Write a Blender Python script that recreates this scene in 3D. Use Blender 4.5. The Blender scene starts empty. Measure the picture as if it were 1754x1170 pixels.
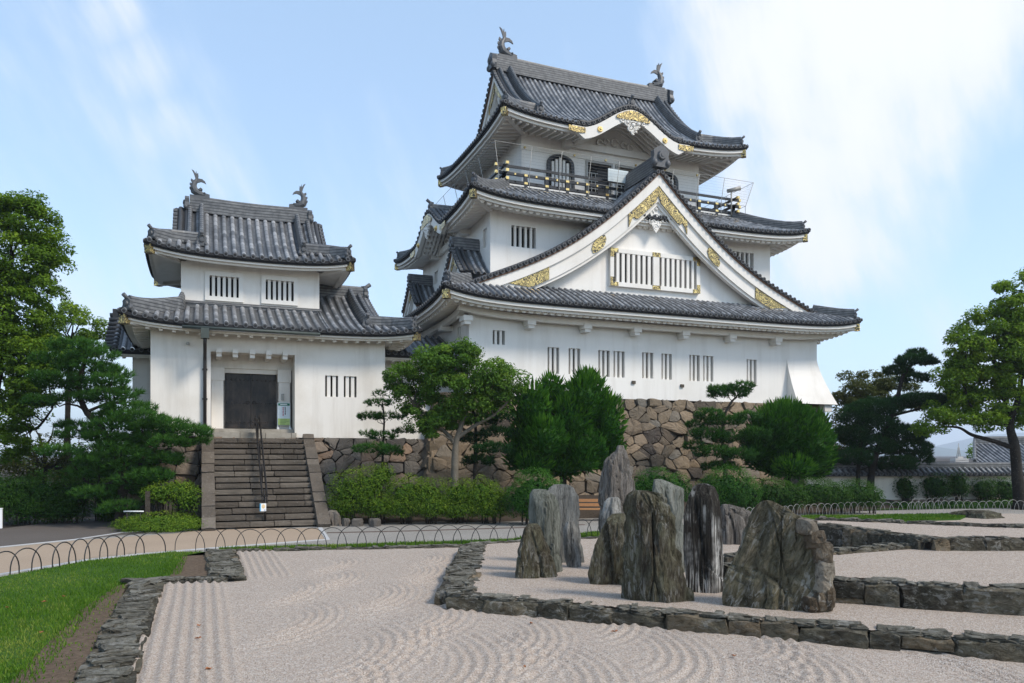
import bpy, math, random
import numpy as np
from math import sin, cos, pi, radians, exp, sqrt, atan2
from mathutils import Vector, noise as mnoise

R = np.random.default_rng(7)
rnd = random.Random(11)
scene = bpy.context.scene
COL = scene.collection

# ---------------------------------------------------------------- camera
CAM_H = 2.4
YAW = radians(21.9)
FPX = 1320.0
FWD = np.array([sin(YAW), cos(YAW), 0.0])
RGT = np.array([cos(YAW), -sin(YAW), 0.0])
UPV = np.array([0.0, 0.0, 1.0])
CAMP = np.array([0.0, 0.0, CAM_H])
cd = bpy.data.cameras.new("camera")
cam = bpy.data.objects.new("camera", cd)
COL.objects.link(cam)
cam.location = CAMP
cam.rotation_euler = (pi / 2, 0, -YAW)
cd.sensor_width = 36.0
cd.lens = FPX / 1754 * 36.0
cd.shift_y = 195.0 / 1754
cd.clip_start = 0.1
cd.clip_end = 30000
scene.camera = cam

# ---------------------------------------------------------------- world, sun, exposure
SUN_AZ = radians(140)      # clockwise from +Y (north)
SUN_EL = radians(46)
sun_dir = Vector((sin(SUN_AZ) * cos(SUN_EL), cos(SUN_AZ) * cos(SUN_EL), sin(SUN_EL)))
W = bpy.data.worlds.new("World")
scene.world = W
W.use_nodes = True
wt = W.node_tree
wt.nodes.clear()
def wn(t, **k):
    n = wt.nodes.new(t)
    for a, b in k.items():
        setattr(n, a, b)
    return n
w_out = wn('ShaderNodeOutputWorld')
sky = wn('ShaderNodeTexSky', sky_type='NISHITA')
sky.sun_disc = False
sky.sun_elevation = SUN_EL
sky.sun_rotation = SUN_AZ
sky.air_density = 1.0
sky.dust_density = 0.5
sky.ozone_density = 1.0
bg1 = wn('ShaderNodeBackground')
bg1.inputs['Strength'].default_value = 0.15
wt.links.new(sky.outputs[0], bg1.inputs['Color'])
bg2 = wn('ShaderNodeBackground')
bg2.inputs['Color'].default_value = (0.95, 0.97, 1.0, 1)
bg2.inputs['Strength'].default_value = 0.66
wmix = wn('ShaderNodeMixShader')
wt.links.new(bg1.outputs[0], wmix.inputs[1])
wt.links.new(bg2.outputs[0], wmix.inputs[2])
wt.links.new(wmix.outputs[0], w_out.inputs[0])
tc = wn('ShaderNodeTexCoord')
def pxdir(x, y):
    d = FWD + RGT * ((x - 877) / FPX) + UPV * ((780 - y) / FPX)
    return d / np.linalg.norm(d)
def wmath(op, a, b=None, c=None, clamp=False):
    n = wn('ShaderNodeMath', operation=op)
    n.use_clamp = clamp
    for i, v in enumerate((a, b, c)):
        if v is None: continue
        if isinstance(v, (int, float)): n.inputs[i].default_value = v
        else: wt.links.new(v, n.inputs[i])
    return n.outputs[0]
def wdot(v):
    n = wn('ShaderNodeVectorMath', operation='DOT_PRODUCT')
    wt.links.new(tc.outputs['Generated'], n.inputs[0])
    n.inputs[1].default_value = tuple(v)
    return n.outputs['Value']
def wblob(x, y, width, amt):
    """soft cloud body round a sky direction; width in radians"""
    d = wdot(pxdir(x, y))
    k = 1.0 / (1 - cos(width))
    e = wmath('MULTIPLY_ADD', d, k, 1 - k)          # 1 at centre, 0 at width
    e = wmath('MAXIMUM', e, 0.0)
    e = wmath('SMOOTH_MIN', e, 1.0, 0.1)
    return wmath('MULTIPLY', e, amt)
# wisps are drawn out along one direction of the sky
s_al = pxdir(330, 260) - pxdir(190, 0); s_al /= np.linalg.norm(s_al)
s_up = pxdir(700, 200); s_ac = np.cross(s_al, s_up); s_ac /= np.linalg.norm(s_ac)
wmap = wn('ShaderNodeCombineXYZ')
wt.links.new(wmath('MULTIPLY', wdot(s_al), 1.1), wmap.inputs[0])
wt.links.new(wmath('MULTIPLY', wdot(s_ac), 3.6), wmap.inputs[1])
wt.links.new(wmath('MULTIPLY', wdot(s_up), 1.0), wmap.inputs[2])
wno = wn('ShaderNodeTexNoise')
wno.inputs['Scale'].default_value = 1.7
wno.inputs['Detail'].default_value = 9
wno.inputs['Roughness'].default_value = 0.55
wno.inputs['Distortion'].default_value = 0.6
wt.links.new(wmap.outputs[0], wno.inputs['Vector'])
wno2 = wn('ShaderNodeTexNoise')
wno2.inputs['Scale'].default_value = 6.0
wno2.inputs['Detail'].default_value = 8
wno2.inputs['Roughness'].default_value = 0.6
wt.links.new(wmap.outputs[0], wno2.inputs['Vector'])
body = None
for (x, y, w_, a_) in ((1450, 20, .24, .8), (1440, 170, .19, .75), (1400, 290, .17, .75), (1430, 390, .15, .7), (1340, 470, .2, .55),
                       (240, 110, .055, .44), (195, 30, .05, .46), (280, 215, .055, .32), (400, 270, .12, .24), (480, 420, .2, .2), (1700, 760, .25, .4),
                       (120, 620, .3, .35), (620, 520, .3, .3), (60, 160, .2, .2)):
    b_ = wblob(x, y, w_, a_)
    body = b_ if body is None else wmath('MAXIMUM', body, b_)
nz = wmath('MULTIPLY_ADD', wno.outputs['Fac'], 2.0, -1.0)      # -1..1
nz2 = wmath('MULTIPLY_ADD', wno2.outputs['Fac'], 2.0, -1.0)
f = wmath('MULTIPLY_ADD', nz, 0.48, wmath('SUBTRACT', body, .10))
f = wmath('MULTIPLY_ADD', nz2, 0.42, f)
mr = wn('ShaderNodeMapRange', interpolation_type='SMOOTHSTEP')
mr.inputs['From Min'].default_value = -0.02
mr.inputs['From Max'].default_value = 0.80
mr.inputs['To Min'].default_value = 0.40
mr.inputs['To Max'].default_value = 0.98
wt.links.new(f, mr.inputs['Value'])
wt.links.new(mr.outputs[0], wmix.inputs[0])
thin = wn('ShaderNodeValToRGB')                 # thin veil is bluish, thick cloud is white
thin.color_ramp.elements[0].position = .38; thin.color_ramp.elements[0].color = (.58, .82, 1.08, 1)
thin.color_ramp.elements[1].position = .86; thin.color_ramp.elements[1].color = (.93, .955, 1.0, 1)
wt.links.new(mr.outputs[0], thin.inputs[0]); wt.links.new(thin.outputs[0], bg2.inputs['Color'])

sl = bpy.data.lights.new("sun", 'SUN')
sl.energy = 2.15
sl.angle = radians(14)
sl.color = (1.0, 0.91, 0.78)
so = bpy.data.objects.new("sun", sl)
COL.objects.link(so)
so.rotation_euler = sun_dir.to_track_quat('Z', 'Y').to_euler()
so.location = (0, 0, 60)

vs = scene.view_settings
vs.view_transform = 'Standard'
vs.look = 'None'
vs.gamma = 1
vs.use_curve_mapping = False
vs.exposure = 0.76
scene.cycles.max_bounces = 6
scene.cycles.diffuse_bounces = 3
scene.cycles.transmission_bounces = 4
scene.cycles.use_denoising = True

# ---------------------------------------------------------------- picking points in the place
def ray(x, y):
    return FWD + RGT * ((x - 877) / FPX) + UPV * ((780 - y) / FPX)
def onY(x, y, Y):
    r = ray(x, y); return CAMP + r * (Y / r[1])
def onX(x, y, X):
    r = ray(x, y); return CAMP + r * (X / r[0])
def onZ(x, y, z=0.0):
    r = ray(x, y); return CAMP + r * ((z - CAM_H) / r[2])
def atD(x, y, D):
    return CAMP + ray(x, y) * D
def pxm(D):
    return D / FPX

# ---------------------------------------------------------------- objects and meshes
def put(o, parent=None):
    COL.objects.link(o)
    if parent is not None: o.parent = parent
    return o
def tag(o, label=None, cat=None, group=None, kind=None):
    if label: o['label'] = label
    if cat: o['category'] = cat
    if group: o['group'] = group
    if kind: o['kind'] = kind
    return o
def empty(name, loc, label, cat, group=None):
    o = bpy.data.objects.new(name, None)
    o.empty_display_size = .3
    put(o); o.location = loc
    return tag(o, label, cat, group)

class MB:
    def __init__(self):
        self.v = []; self.f = []; self.m = []; self.r = []; self.uv = {}; self.sm = []
    def add(self, vs, fs, m=0, r=None, smooth=False):
        b = len(self.v)
        self.v.extend([tuple(map(float, p)) for p in vs])
        if r is None: r = rnd.random()
        for q in fs:
            self.f.append(tuple(b + i for i in q)); self.m.append(m); self.r.append(r); self.sm.append(smooth)
        return b
    def box(self, c, s, rz=0.0, m=0, r=None, ax=None):
        hx, hy, hz = s[0] / 2, s[1] / 2, s[2] / 2
        pts = []
        for z in (-hz, hz):
            for (x, y) in ((-hx, -hy), (hx, -hy), (hx, hy), (-hx, hy)):
                pts.append((c[0] + x * cos(rz) - y * sin(rz), c[1] + x * sin(rz) + y * cos(rz), c[2] + z))
        self.add(pts, [(3, 2, 1, 0), (4, 5, 6, 7), (0, 1, 5, 4), (1, 2, 6, 5), (2, 3, 7, 6), (3, 0, 4, 7)], m, r)
    def bb(self, x0, x1, y0, y1, z0, z1, m=0, r=None):
        self.box(((x0 + x1) / 2, (y0 + y1) / 2, (z0 + z1) / 2), (x1 - x0, y1 - y0, z1 - z0), 0, m, r)
    def prism(self, loop, vec, m=0, r=None):
        n = len(loop); vec = np.array(vec, float)
        pts = [np.array(p, float) for p in loop]
        allp = pts + [p + vec for p in pts]
        fs = [tuple(range(n - 1, -1, -1)), tuple(range(n, 2 * n))]
        fs += [(i, (i + 1) % n, n + (i + 1) % n, n + i) for i in range(n)]
        self.add(allp, fs, m, r)
    def bar(self, p0, p1, w, h, m=0, r=None):
        """box beam from p0 to p1, w across, h tall"""
        p0 = np.array(p0, float); p1 = np.array(p1, float)
        self.sweep([p0, p1], [(-w / 2, -h / 2), (w / 2, -h / 2), (w / 2, h / 2), (-w / 2, h / 2)], m, r)
    def sweep(self, path, cs, m=0, r=None, caps=True, smooth=False, lat=None, closed=True):
        path = [np.array(p, float) for p in path]; n = len(path); k = len(cs)
        pts = []
        for i in range(n):
            t = path[min(i + 1, n - 1)] - path[max(i - 1, 0)]
            t = t / (np.linalg.norm(t) + 1e-9)
            if lat is not None: l = np.array(lat, float)
            else:
                l = np.array([t[1], -t[0], 0.0])
                if np.linalg.norm(l) < 1e-4: l = np.array([1.0, 0, 0])
                l /= np.linalg.norm(l)
            u = np.cross(l, t); u /= np.linalg.norm(u) + 1e-9
            if u[2] < 0 and abs(u[2]) > .05: u = -u
            for (a, b) in cs: pts.append(path[i] + l * a + u * b)
        fs = []
        for i in range(n - 1):
            for j in range(k if closed else k - 1):
                j2 = (j + 1) % k
                fs.append((i * k + j, i * k + j2, (i + 1) * k + j2, (i + 1) * k + j))
        if caps and closed:
            fs.append(tuple(range(k - 1, -1, -1))); fs.append(tuple((n - 1) * k + j for j in range(k)))
        self.add(pts, fs, m, r, smooth)
    def tube(self, path, rad, n=8, m=0, r=None, smooth=True):
        path = [np.array(p, float) for p in path]; N = len(path)
        if np.isscalar(rad): rad = [rad] * N
        pts = []; prev = None
        for i in range(N):
            t = path[min(i + 1, N - 1)] - path[max(i - 1, 0)]
            t = t / (np.linalg.norm(t) + 1e-9)
            if prev is None:
                a = np.array([0, 0, 1.0]) if abs(t[2]) < .9 else np.array([1.0, 0, 0])
                a = a - t * a.dot(t)
            else:
                a = prev - t * prev.dot(t)
            a /= np.linalg.norm(a) + 1e-9; prev = a
            b = np.cross(t, a)
            for j in range(n):
                th = 2 * pi * j / n
                pts.append(path[i] + (a * cos(th) + b * sin(th)) * rad[i])
        fs = []
        for i in range(N - 1):
            for j in range(n):
                j2 = (j + 1) % n
                fs.append((i * n + j, i * n + j2, (i + 1) * n + j2, (i + 1) * n + j))
        self.add(pts, fs, m, r, smooth)
        b = len(self.v) - len(pts)
        for cap in (tuple(b + j for j in range(n - 1, -1, -1)), tuple(b + (N - 1) * n + j for j in range(n))):
            self.f.append(cap); self.m.append(m); self.r.append(self.r[-1]); self.sm.append(False)
    def grid(self, P, m=0, r=None, smooth=False, uv=None, flip=False):
        P = np.asarray(P, float); nu, nv = P.shape[:2]
        b = self.add(P.reshape(-1, 3), [], m)
        if r is None: r = rnd.random()
        if uv is not None:
            U = np.asarray(uv).reshape(-1, 2)
            for i in range(nu * nv): self.uv[b + i] = (U[i, 0], U[i, 1])
        for i in range(nu - 1):
            for j in range(nv - 1):
                q = (b + i * nv + j, b + (i + 1) * nv + j, b + (i + 1) * nv + j + 1, b + i * nv + j + 1)
                self.f.append(q[::-1] if flip else q); self.m.append(m); self.r.append(r); self.sm.append(smooth)
    def ellipsoid(self, c, rad, nu=10, nv=7, m=0, r=None):
        pts = []
        for i in range(nv + 1):
            ph = -pi / 2 + pi * i / nv
            for j in range(nu):
                th = 2 * pi * j / nu
                pts.append((c[0] + rad[0] * cos(ph) * cos(th), c[1] + rad[1] * cos(ph) * sin(th), c[2] + rad[2] * sin(ph)))
        fs = []
        for i in range(nv):
            for j in range(nu):
                j2 = (j + 1) % nu
                fs.append((i * nu + j, i * nu + j2, (i + 1) * nu + j2, (i + 1) * nu + j))
        self.add(pts, fs, m, r, True)
    def build(self, name, mats, parent=None, off=None):
        me = bpy.data.meshes.new(name)
        v = self.v
        if off is not None: v = [(p[0] - off[0], p[1] - off[1], p[2] - off[2]) for p in v]
        elif parent is not None:
            o_ = np.array(wloc(parent)); v = [(p[0] - o_[0], p[1] - o_[1], p[2] - o_[2]) for p in v]
        me.from_pydata(v, [], self.f)
        if not isinstance(mats, (list, tuple)): mats = [mats]
        for mm in mats: me.materials.append(mm)
        me.polygons.foreach_set('material_index', self.m)
        me.polygons.foreach_set('use_smooth', self.sm)
        at = me.attributes.new('rnd', 'FLOAT', 'FACE')
        at.data.foreach_set('value', self.r)
        if self.uv:
            ul = me.uv_layers.new(name='UVMap')
            li = np.zeros(len(me.loops), np.int32); me.loops.foreach_get('vertex_index', li)
            arr = np.zeros((len(self.v), 2))
            for k_, q in self.uv.items(): arr[k_] = q
            ul.data.foreach_set('uv', arr[li].ravel())
        me.update()
        o = put(bpy.data.objects.new(name, me), parent)
        if off is not None: o.location = off
        return o
def wloc(o):
    p = np.array(o.location, float)
    while o.parent is not None:
        o = o.parent; p = p + np.array(o.location, float)
    return p

def np_mesh(name, V, F, mats, parent=None, rv=None, mi=None, smooth=False, off=None):
    """fast mesh from arrays; F is (n,3) or (n,4)"""
    V = np.asarray(V, np.float32); F = np.asarray(F, np.int32)
    if off is None: off = wloc(parent) if parent is not None else np.zeros(3)
    V = V - np.asarray(off, np.float32)
    me = bpy.data.meshes.new(name)
    n, k = F.shape
    me.vertices.add(len(V)); me.vertices.foreach_set('co', V.ravel())
    me.loops.add(n * k); me.loops.foreach_set('vertex_index', F.ravel())
    me.polygons.add(n)
    me.polygons.foreach_set('loop_start', np.arange(0, n * k, k, dtype=np.int32))
    if not isinstance(mats, (list, tuple)): mats = [mats]
    for mm in mats: me.materials.append(mm)
    if mi is not None: me.polygons.foreach_set('material_index', np.asarray(mi, np.int32))
    me.polygons.foreach_set('use_smooth', np.full(n, smooth, bool))
    me.update(calc_edges=True)
    if rv is not None:
        at = me.attributes.new('rnd', 'FLOAT', 'FACE'); at.data.foreach_set('value', np.asarray(rv, np.float32))
    o = put(bpy.data.objects.new(name, me), parent)
    if parent is None: o.location = off
    return o

# ---------------------------------------------------------------- materials
class Mat:
    def __init__(self, name, rough=.7, spec=.3, metal=0.0):
        self.m = bpy.data.materials.new(name); self.m.use_nodes = True
        self.t = self.m.node_tree; self.n = self.t.nodes
        self.b = self.n['Principled BSDF']
        self.b.inputs['Roughness'].default_value = rough
        self.b.inputs['Specular IOR Level'].default_value = spec
        self.b.inputs['Metallic'].default_value = metal
    def new(self, t, **k):
        x = self.n.new(t)
        for a, b in k.items(): setattr(x, a, b)
        return x
    def link(self, a, b): self.t.links.new(a, b)
    def set(self, n, i, v):
        if isinstance(v, (int, float, tuple)): n.inputs[i].default_value = v
        elif v is not None: self.link(v, n.inputs[i])
    def coord(self, kind='Object', scale=(1, 1, 1), rot=(0, 0, 0)):
        c = self.new('ShaderNodeTexCoord'); mp = self.new('ShaderNodeMapping')
        mp.inputs['Scale'].default_value = scale; mp.inputs['Rotation'].default_value = rot
        self.link(c.outputs[kind], mp.inputs['Vector']); return mp.outputs[0]
    def pos(self, scale=(1, 1, 1), rot=(0, 0, 0)):
        c = self.new('ShaderNodeNewGeometry'); v = c.outputs['Position']
        if any(rot):
            m0 = self.new('ShaderNodeMapping'); m0.inputs['Rotation'].default_value = rot
            self.link(v, m0.inputs['Vector']); v = m0.outputs[0]
        mp = self.new('ShaderNodeMapping'); mp.inputs['Scale'].default_value = scale
        self.link(v, mp.inputs['Vector']); return mp.outputs[0]
    def noise(self, vec, scale, detail=5, rough=.55, dist=0.0):
        x = self.new('ShaderNodeTexNoise'); self.link(vec, x.inputs['Vector'])
        x.inputs['Scale'].default_value = scale; x.inputs['Detail'].default_value = detail
        x.inputs['Roughness'].default_value = rough; x.inputs['Distortion'].default_value = dist
        return x.outputs['Fac']
    def vor(self, vec, scale, feature='F1', out='Distance'):
        x = self.new('ShaderNodeTexVoronoi', feature=feature); self.link(vec, x.inputs['Vector'])
        x.inputs['Scale'].default_value = scale
        return x.outputs[out]
    def attr(self, name='rnd'):
        return self.new('ShaderNodeAttribute', attribute_name=name).outputs['Fac']
    def math(self, op, a, b=None, c=None, clamp=False):
        x = self.new('ShaderNodeMath', operation=op); x.use_clamp = clamp
        for i, v in enumerate((a, b, c)):
            if v is not None: self.set(x, i, v)
        return x.outputs[0]
    def ramp(self, fac, stops, interp='LINEAR'):
        x = self.new('ShaderNodeValToRGB'); self.link(fac, x.inputs['Fac'])
        cr = x.color_ramp; cr.interpolation = interp
        while len(cr.elements) < len(stops): cr.elements.new(.5)
        for e, (p, c) in zip(cr.elements, stops):
            e.position = p; e.color = (c[0], c[1], c[2], 1) if not isinstance(c, (int, float)) else (c, c, c, 1)
        return x.outputs['Color']
    def mix(self, fac, a, b, mode='MIX'):
        x = self.new('ShaderNodeMix', data_type='RGBA', blend_type=mode)
        self.set(x, 0, fac)
        for i, v in ((6, a), (7, b)):
            if isinstance(v, tuple): x.inputs[i].default_value = (v[0], v[1], v[2], 1)
            else: self.link(v, x.inputs[i])
        return x.outputs[2]
    def bump(self, h, dist=.02, strength=.6):
        x = self.new('ShaderNodeBump'); x.inputs['Distance'].default_value = dist
        x.inputs['Strength'].default_value = strength
        self.link(h, x.inputs['Height']); self.link(x.outputs[0], self.b.inputs['Normal'])
        return x
    def color(self, c):
        if isinstance(c, tuple): self.b.inputs['Base Color'].default_value = (c[0], c[1], c[2], 1)
        else: self.link(c, self.b.inputs['Base Color'])
        return self.m
    def rough(self, v): self.set(self.b, 'Roughness', v)

def m_plaster(name, tint=(.81, .78, .738), stain=.38):
    M = Mat(name, .85, .15)
    p = M.pos()
    n1 = M.noise(p, .5, 6, .6)
    n2 = M.noise(M.pos((2.2, 2.2, .22)), 1.0, 5, .6)        # rain streaks run down
    n3 = M.noise(p, 6, 4, .6)
    c = M.mix(M.math('MULTIPLY', M.ramp(n1, [(.48, 0.0), (.68, 1.0)]), stain), tint, (tint[0] * .80, tint[1] * .765, tint[2] * .71))
    c = M.mix(M.math('MULTIPLY', M.ramp(n2, [(.50, 0.0), (.72, 1.0)]), stain * .85), c, (tint[0] * .68, tint[1] * .65, tint[2] * .61))
    c = M.mix(M.math('MULTIPLY', n3, .06), c, (.5, .49, .46))
    M.bump(M.noise(p, 14, 4, .6), .01, .12)
    return M.color(c)
PLASTER = m_plaster("white_plaster")
PLASTER_WORN = m_plaster("weathered_plaster", (.775, .735, .68), .6)
TRIM = m_plaster("plaster_trim", (.78, .748, .70), .3)

def m_tile():
    M = Mat("roof_tile", .42, .45)
    uv = M.new('ShaderNodeTexCoord').outputs['UV']
    sep = M.new('ShaderNodeSeparateXYZ'); M.link(uv, sep.inputs[0])
    u, v = sep.outputs[0], sep.outputs[1]
    fu = M.math('FLOOR', u); vv = M.math('DIVIDE', v, .3)
    fv = M.math('FLOOR', vv); fr = M.math('FRACT', vv)
    cmb = M.new('ShaderNodeCombineXYZ'); M.link(fu, cmb.inputs[0]); M.link(fv, cmb.inputs[1])
    wnz = M.new('ShaderNodeTexWhiteNoise', noise_dimensions='2D'); M.link(cmb.outputs[0], wnz.inputs['Vector'])
    big = M.noise(M.pos(), .6, 4)
    val = M.math('MULTIPLY_ADD', wnz.outputs['Value'], .75, M.math('MULTIPLY', big, .45))
    c = M.ramp(val, [(.1, (.072, .075, .08)), (.5, (.155, .159, .167)), (.95, (.28, .286, .297))])
    sp = M.noise(M.pos(), 9, 5, .65)
    c = M.mix(M.math('MULTIPLY', M.ramp(sp, [(.55, 0.0), (.8, 1.0)]), .35), c, (.19, .195, .19))
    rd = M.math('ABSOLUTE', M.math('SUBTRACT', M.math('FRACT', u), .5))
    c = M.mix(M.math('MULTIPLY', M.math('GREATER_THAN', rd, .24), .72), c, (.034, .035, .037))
    joint = M.math('LESS_THAN', fr, .09)
    c = M.mix(M.math('MULTIPLY', joint, .75), c, (.018, .018, .02))
    M.bump(fr, .03, .5)
    M.rough(M.math('MULTIPLY_ADD', wnz.outputs['Value'], .25, .34))
    return M.color(c)
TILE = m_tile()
def m_ridge():
    M = Mat("ridge_tile", .5, .4)
    p = M.pos((1, 1, 1))
    sep = M.new('ShaderNodeSeparateXYZ'); M.link(p, sep.inputs[0])
    lay = M.math('FRACT', M.math('MULTIPLY_ADD', sep.outputs[2], 8.0, M.math('MULTIPLY', M.noise(p, .4, 2), 1.2)))
    n = M.noise(p, 5, 5, .6)
    c = M.ramp(n, [(.3, (.075, .078, .083)), (.7, (.19, .193, .195))])
    c = M.mix(M.math('MULTIPLY', M.math('LESS_THAN', lay, .3), .85), c, (.03, .03, .033))
    M.bump(lay, .02, .5)
    return M.color(c)
RIDGE = m_ridge()
def m_plain(name, col, rough=.6, spec=.3, var=.25, scale=6.0, metal=0.0, bump=0.0):
    M = Mat(name, rough, spec, metal)
    n = M.noise(M.pos(), scale, 5, .6)
    c = M.mix(n, tuple(x * (1 - var) for x in col), tuple(min(1, x * (1 + var)) for x in col))
    if bump: M.bump(n, bump, .5)
    return M.color(c)
TILE_END = m_plain("tile_end", (.085, .088, .094), .5, .4, .4, 12)
TILE_DARK = m_plain("tile_underside", (.025, .025, .027), .8, .2, .3, 8)
COPPER_EDGE = m_plain("copper_edge", (.16, .085, .05), .6, .3, .3, 8)
LACQ = m_plain("black_lacquer", (.018, .019, .022), .4, .4, .3, 6)
IRON = m_plain("dark_iron", (.014, .012, .011), .5, .3, .6, 3, 0, .01)
def m_door():
    M = Mat("worn_iron_door", .45, .35); p = M.pos((1, 1, .6))
    n = M.noise(p, 1.9, 7, .7)
    c = M.mix(M.ramp(n, [(.42, 0.0), (.68, 1.0)]), (.009, .008, .008), (.062, .046, .036))
    c = M.mix(M.ramp(M.noise(M.pos((9, 9, 1.2)), 1, 4), [(.58, 0.0), (.72, .6)]), c, (.09, .072, .06))
    M.bump(n, .01, .4); return M.color(c)
DOORM = m_door()
DARK = m_plain("dark_interior", (.012, .012, .013), .9, .1, .2, 2)
def m_gold(name, fret, under):
    M = Mat(name, .32, .5, 1.0)
    p = M.pos()
    d = M.vor(p, 7.0, 'SMOOTH_F1')
    n = M.noise(p, 2.8, 1, .5, 2.6)
    k = M.ramp(M.math('FRACT', M.math('MULTIPLY', n, 6.0)), [(.50, 0.0), (.58, 1.0)]) if fret else None
    g = M.mix(M.noise(p, 12, 3), (.55, .37, .12), (.85, .64, .28))
    if fret:
        c = M.mix(k, g, under); M.link(M.math('SUBTRACT', 1.0, k), M.b.inputs['Metallic'])
        M.bump(M.math('SUBTRACT', 1.0, k), .02, .6)
    else: c = g
    return M.color(c)
GOLD = m_gold("gilt_metal", False, None)
FRET = m_gold("gilt_fretwork", True, (.05, .04, .025))
def m_stone(name, cols, scale=3.0, rough=.85, bump=.05):
    M = Mat(name, rough, .2)
    a = M.attr()
    p = M.pos()
    c = M.ramp(a, cols)
    n = M.noise(p, scale, 7, .65)
    c = M.mix(M.math('MULTIPLY', n, .9), c, M.mix(1.0, c, (.45, .43, .40), 'MULTIPLY'))
    n2 = M.noise(p, scale * 3.3, 5, .6)
    c = M.mix(M.math('MULTIPLY', M.ramp(n2, [(.58, 0.0), (.75, 1.0)]), .4), c, (.33, .31, .27))
    n3 = M.noise(p, .8, 4, .6)
    c = M.mix(M.math('MULTIPLY', M.ramp(n3, [(.5, 0.0), (.7, 1.0)]), .5), c, (.055, .05, .042))
    M.bump(M.math('ADD', n, M.math('MULTIPLY', n2, .4)), bump, .7)
    return M.color(c)
STONE = m_stone("rampart_stone", [(0.0, (.085, .07, .06)), (.3, (.205, .165, .12)), (.55, (.30, .228, .155)), (.8, (.255, .20, .145)), (1.0, (.20, .185, .16))])
STONE_GREY = m_stone("grey_rampart_stone", [(0.0, (.09, .082, .075)), (.4, (.18, .16, .14)), (.75, (.25, .205, .165)), (1.0, (.30, .21, .15))])
STEP = m_stone("step_stone", [(0.0, (.10, .083, .067)), (.5, (.135, .113, .093)), (1.0, (.19, .163, .135))], 5, .9, .03)
PALE_STONE = m_stone("pale_step_stone", [(0.0, (.36, .33, .28)), (1.0, (.46, .42, .36))], 4, .85, .01)
def m_schist(name, cols, white=.25, strk=(6, 6, .9), dark=.5, rough=.9, rot=(0, 0, 0), thr=.53, wcol=(.55, .54, .50), wa=.25):
    M = Mat(name, rough, .12)
    a = M.attr()
    p = M.pos(); ps = M.pos(strk, rot)
    n = M.noise(p, 2.2, 8, .65)
    fine = M.noise(M.pos(tuple(s * 3.4 for s in strk), rot), 1.0, 6, .7, .6)
    st = M.math('MULTIPLY_ADD', M.noise(ps, 1.0, 8, .68, .5), 2.1, -.55)
    c = M.ramp(M.math('ADD', M.math('MULTIPLY', a, wa), M.math('MULTIPLY', st, 1 - wa)), cols)
    c = M.mix(M.math('MULTIPLY', M.ramp(n, [(.42, 0.0), (.62, 1.0)]), dark), c, (.042, .030, .022))
    c = M.mix(M.ramp(fine, [(.36, .8), (.5, 0.0)]), c, M.mix(1.0, c, (.28, .26, .22), 'MULTIPLY'))
    c = M.mix(M.ramp(fine, [(.54, 0.0), (.72, .45)]), c, (.33, .32, .28))
    st2 = M.noise(M.pos(tuple(s * 2.1 for s in strk), rot), 1.0, 6, .7, .8)
    msk = M.math('MULTIPLY', M.ramp(st2, [(thr, 0.0), (thr + .06, 1.0)]), M.ramp(M.noise(p, 1.3, 4), [(.42, 0.0), (.58, 1.0)]))
    c = M.mix(M.math('MULTIPLY', msk, white), c, wcol)
    sp = M.noise(p, 30, 4, .7)
    c = M.mix(M.math('MULTIPLY', sp, .35), c, (.05, .048, .042))
    M.bump(M.math('ADD', M.math('MULTIPLY_ADD', fine, .9, M.math('MULTIPLY', st, .5)), M.math('ADD', M.math('MULTIPLY', n, .5), M.math('MULTIPLY', sp, .15))), .09, .9)
    return M.color(c)
SCHIST = m_schist("schist_slabs", [(0.1, (.055, .048, .038)), (.4, (.145, .135, .105)), (.62, (.225, .21, .17)), (.9, (.36, .33, .27))], .35, (3, 3, 12), .35)
SCHIST_FACE = m_schist("schist_blocks", [(0.1, (.03, .026, .019)), (.4, (.08, .073, .052)), (.62, (.145, .128, .09)), (.86, (.27, .20, .125))], .3, (2.4, 2.4, 4), .45, wa=.62)

def m_leaf(name, c0, c1, c2, rough=.5, trans=.25):
    M = Mat(name, rough, .10)
    a = M.attr()
    c = M.ramp(a, [(0.0, c0), (.55, c1), (1.0, c2)])
    n = M.noise(M.pos(), .9, 3)
    c = M.mix(M.math('MULTIPLY', n, .45), c, M.mix(1.0, c, (.62, .66, .5), 'MULTIPLY'))
    M.color(c)
    tr = M.new('ShaderNodeBsdfTranslucent'); M.link(M.mix(1.0, c, (1.0, 1.15, .55), 'MULTIPLY'), tr.inputs['Color'])
    mx = M.new('ShaderNodeMixShader'); mx.inputs[0].default_value = trans
    M.link(M.b.outputs[0], mx.inputs[1]); M.link(tr.outputs[0], mx.inputs[2])
    M.link(mx.outputs[0], M.n['Material Output'].inputs['Surface'])
    return M.m
L_CAMPHOR = m_leaf("camphor_leaves", (.055, .115, .010), (.13, .225, .020), (.27, .37, .035), .5, .36)
L_BRIGHT = m_leaf("fresh_green_leaves", (.045, .11, .016), (.105, .20, .026), (.24, .36, .05), .5, .34)
L_PINE = m_leaf("pine_needles", (.016, .055, .010), (.042, .12, .020), (.09, .20, .03), .5, .15)
L_PINE_DARK = m_leaf("dark_pine_needles", (.010, .034, .011), (.022, .066, .018), (.048, .11, .028), .5, .12)
L_JUNIPER = m_leaf("juniper_sprays", (.014, .060, .006), (.045, .14, .010), (.12, .27, .022), .55, .12)
L_SHRUB_Y = m_leaf("yellow_green_shrub_leaves", (.045, .10, .010), (.115, .20, .016), (.26, .32, .035))
L_SHRUB = m_leaf("dark_shrub_leaves", (.018, .065, .010), (.045, .13, .016), (.10, .22, .03))
L_SHRUB_DIM = m_leaf("deep_green_shrub_leaves", (.018, .055, .008), (.042, .105, .012), (.09, .18, .022))
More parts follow.
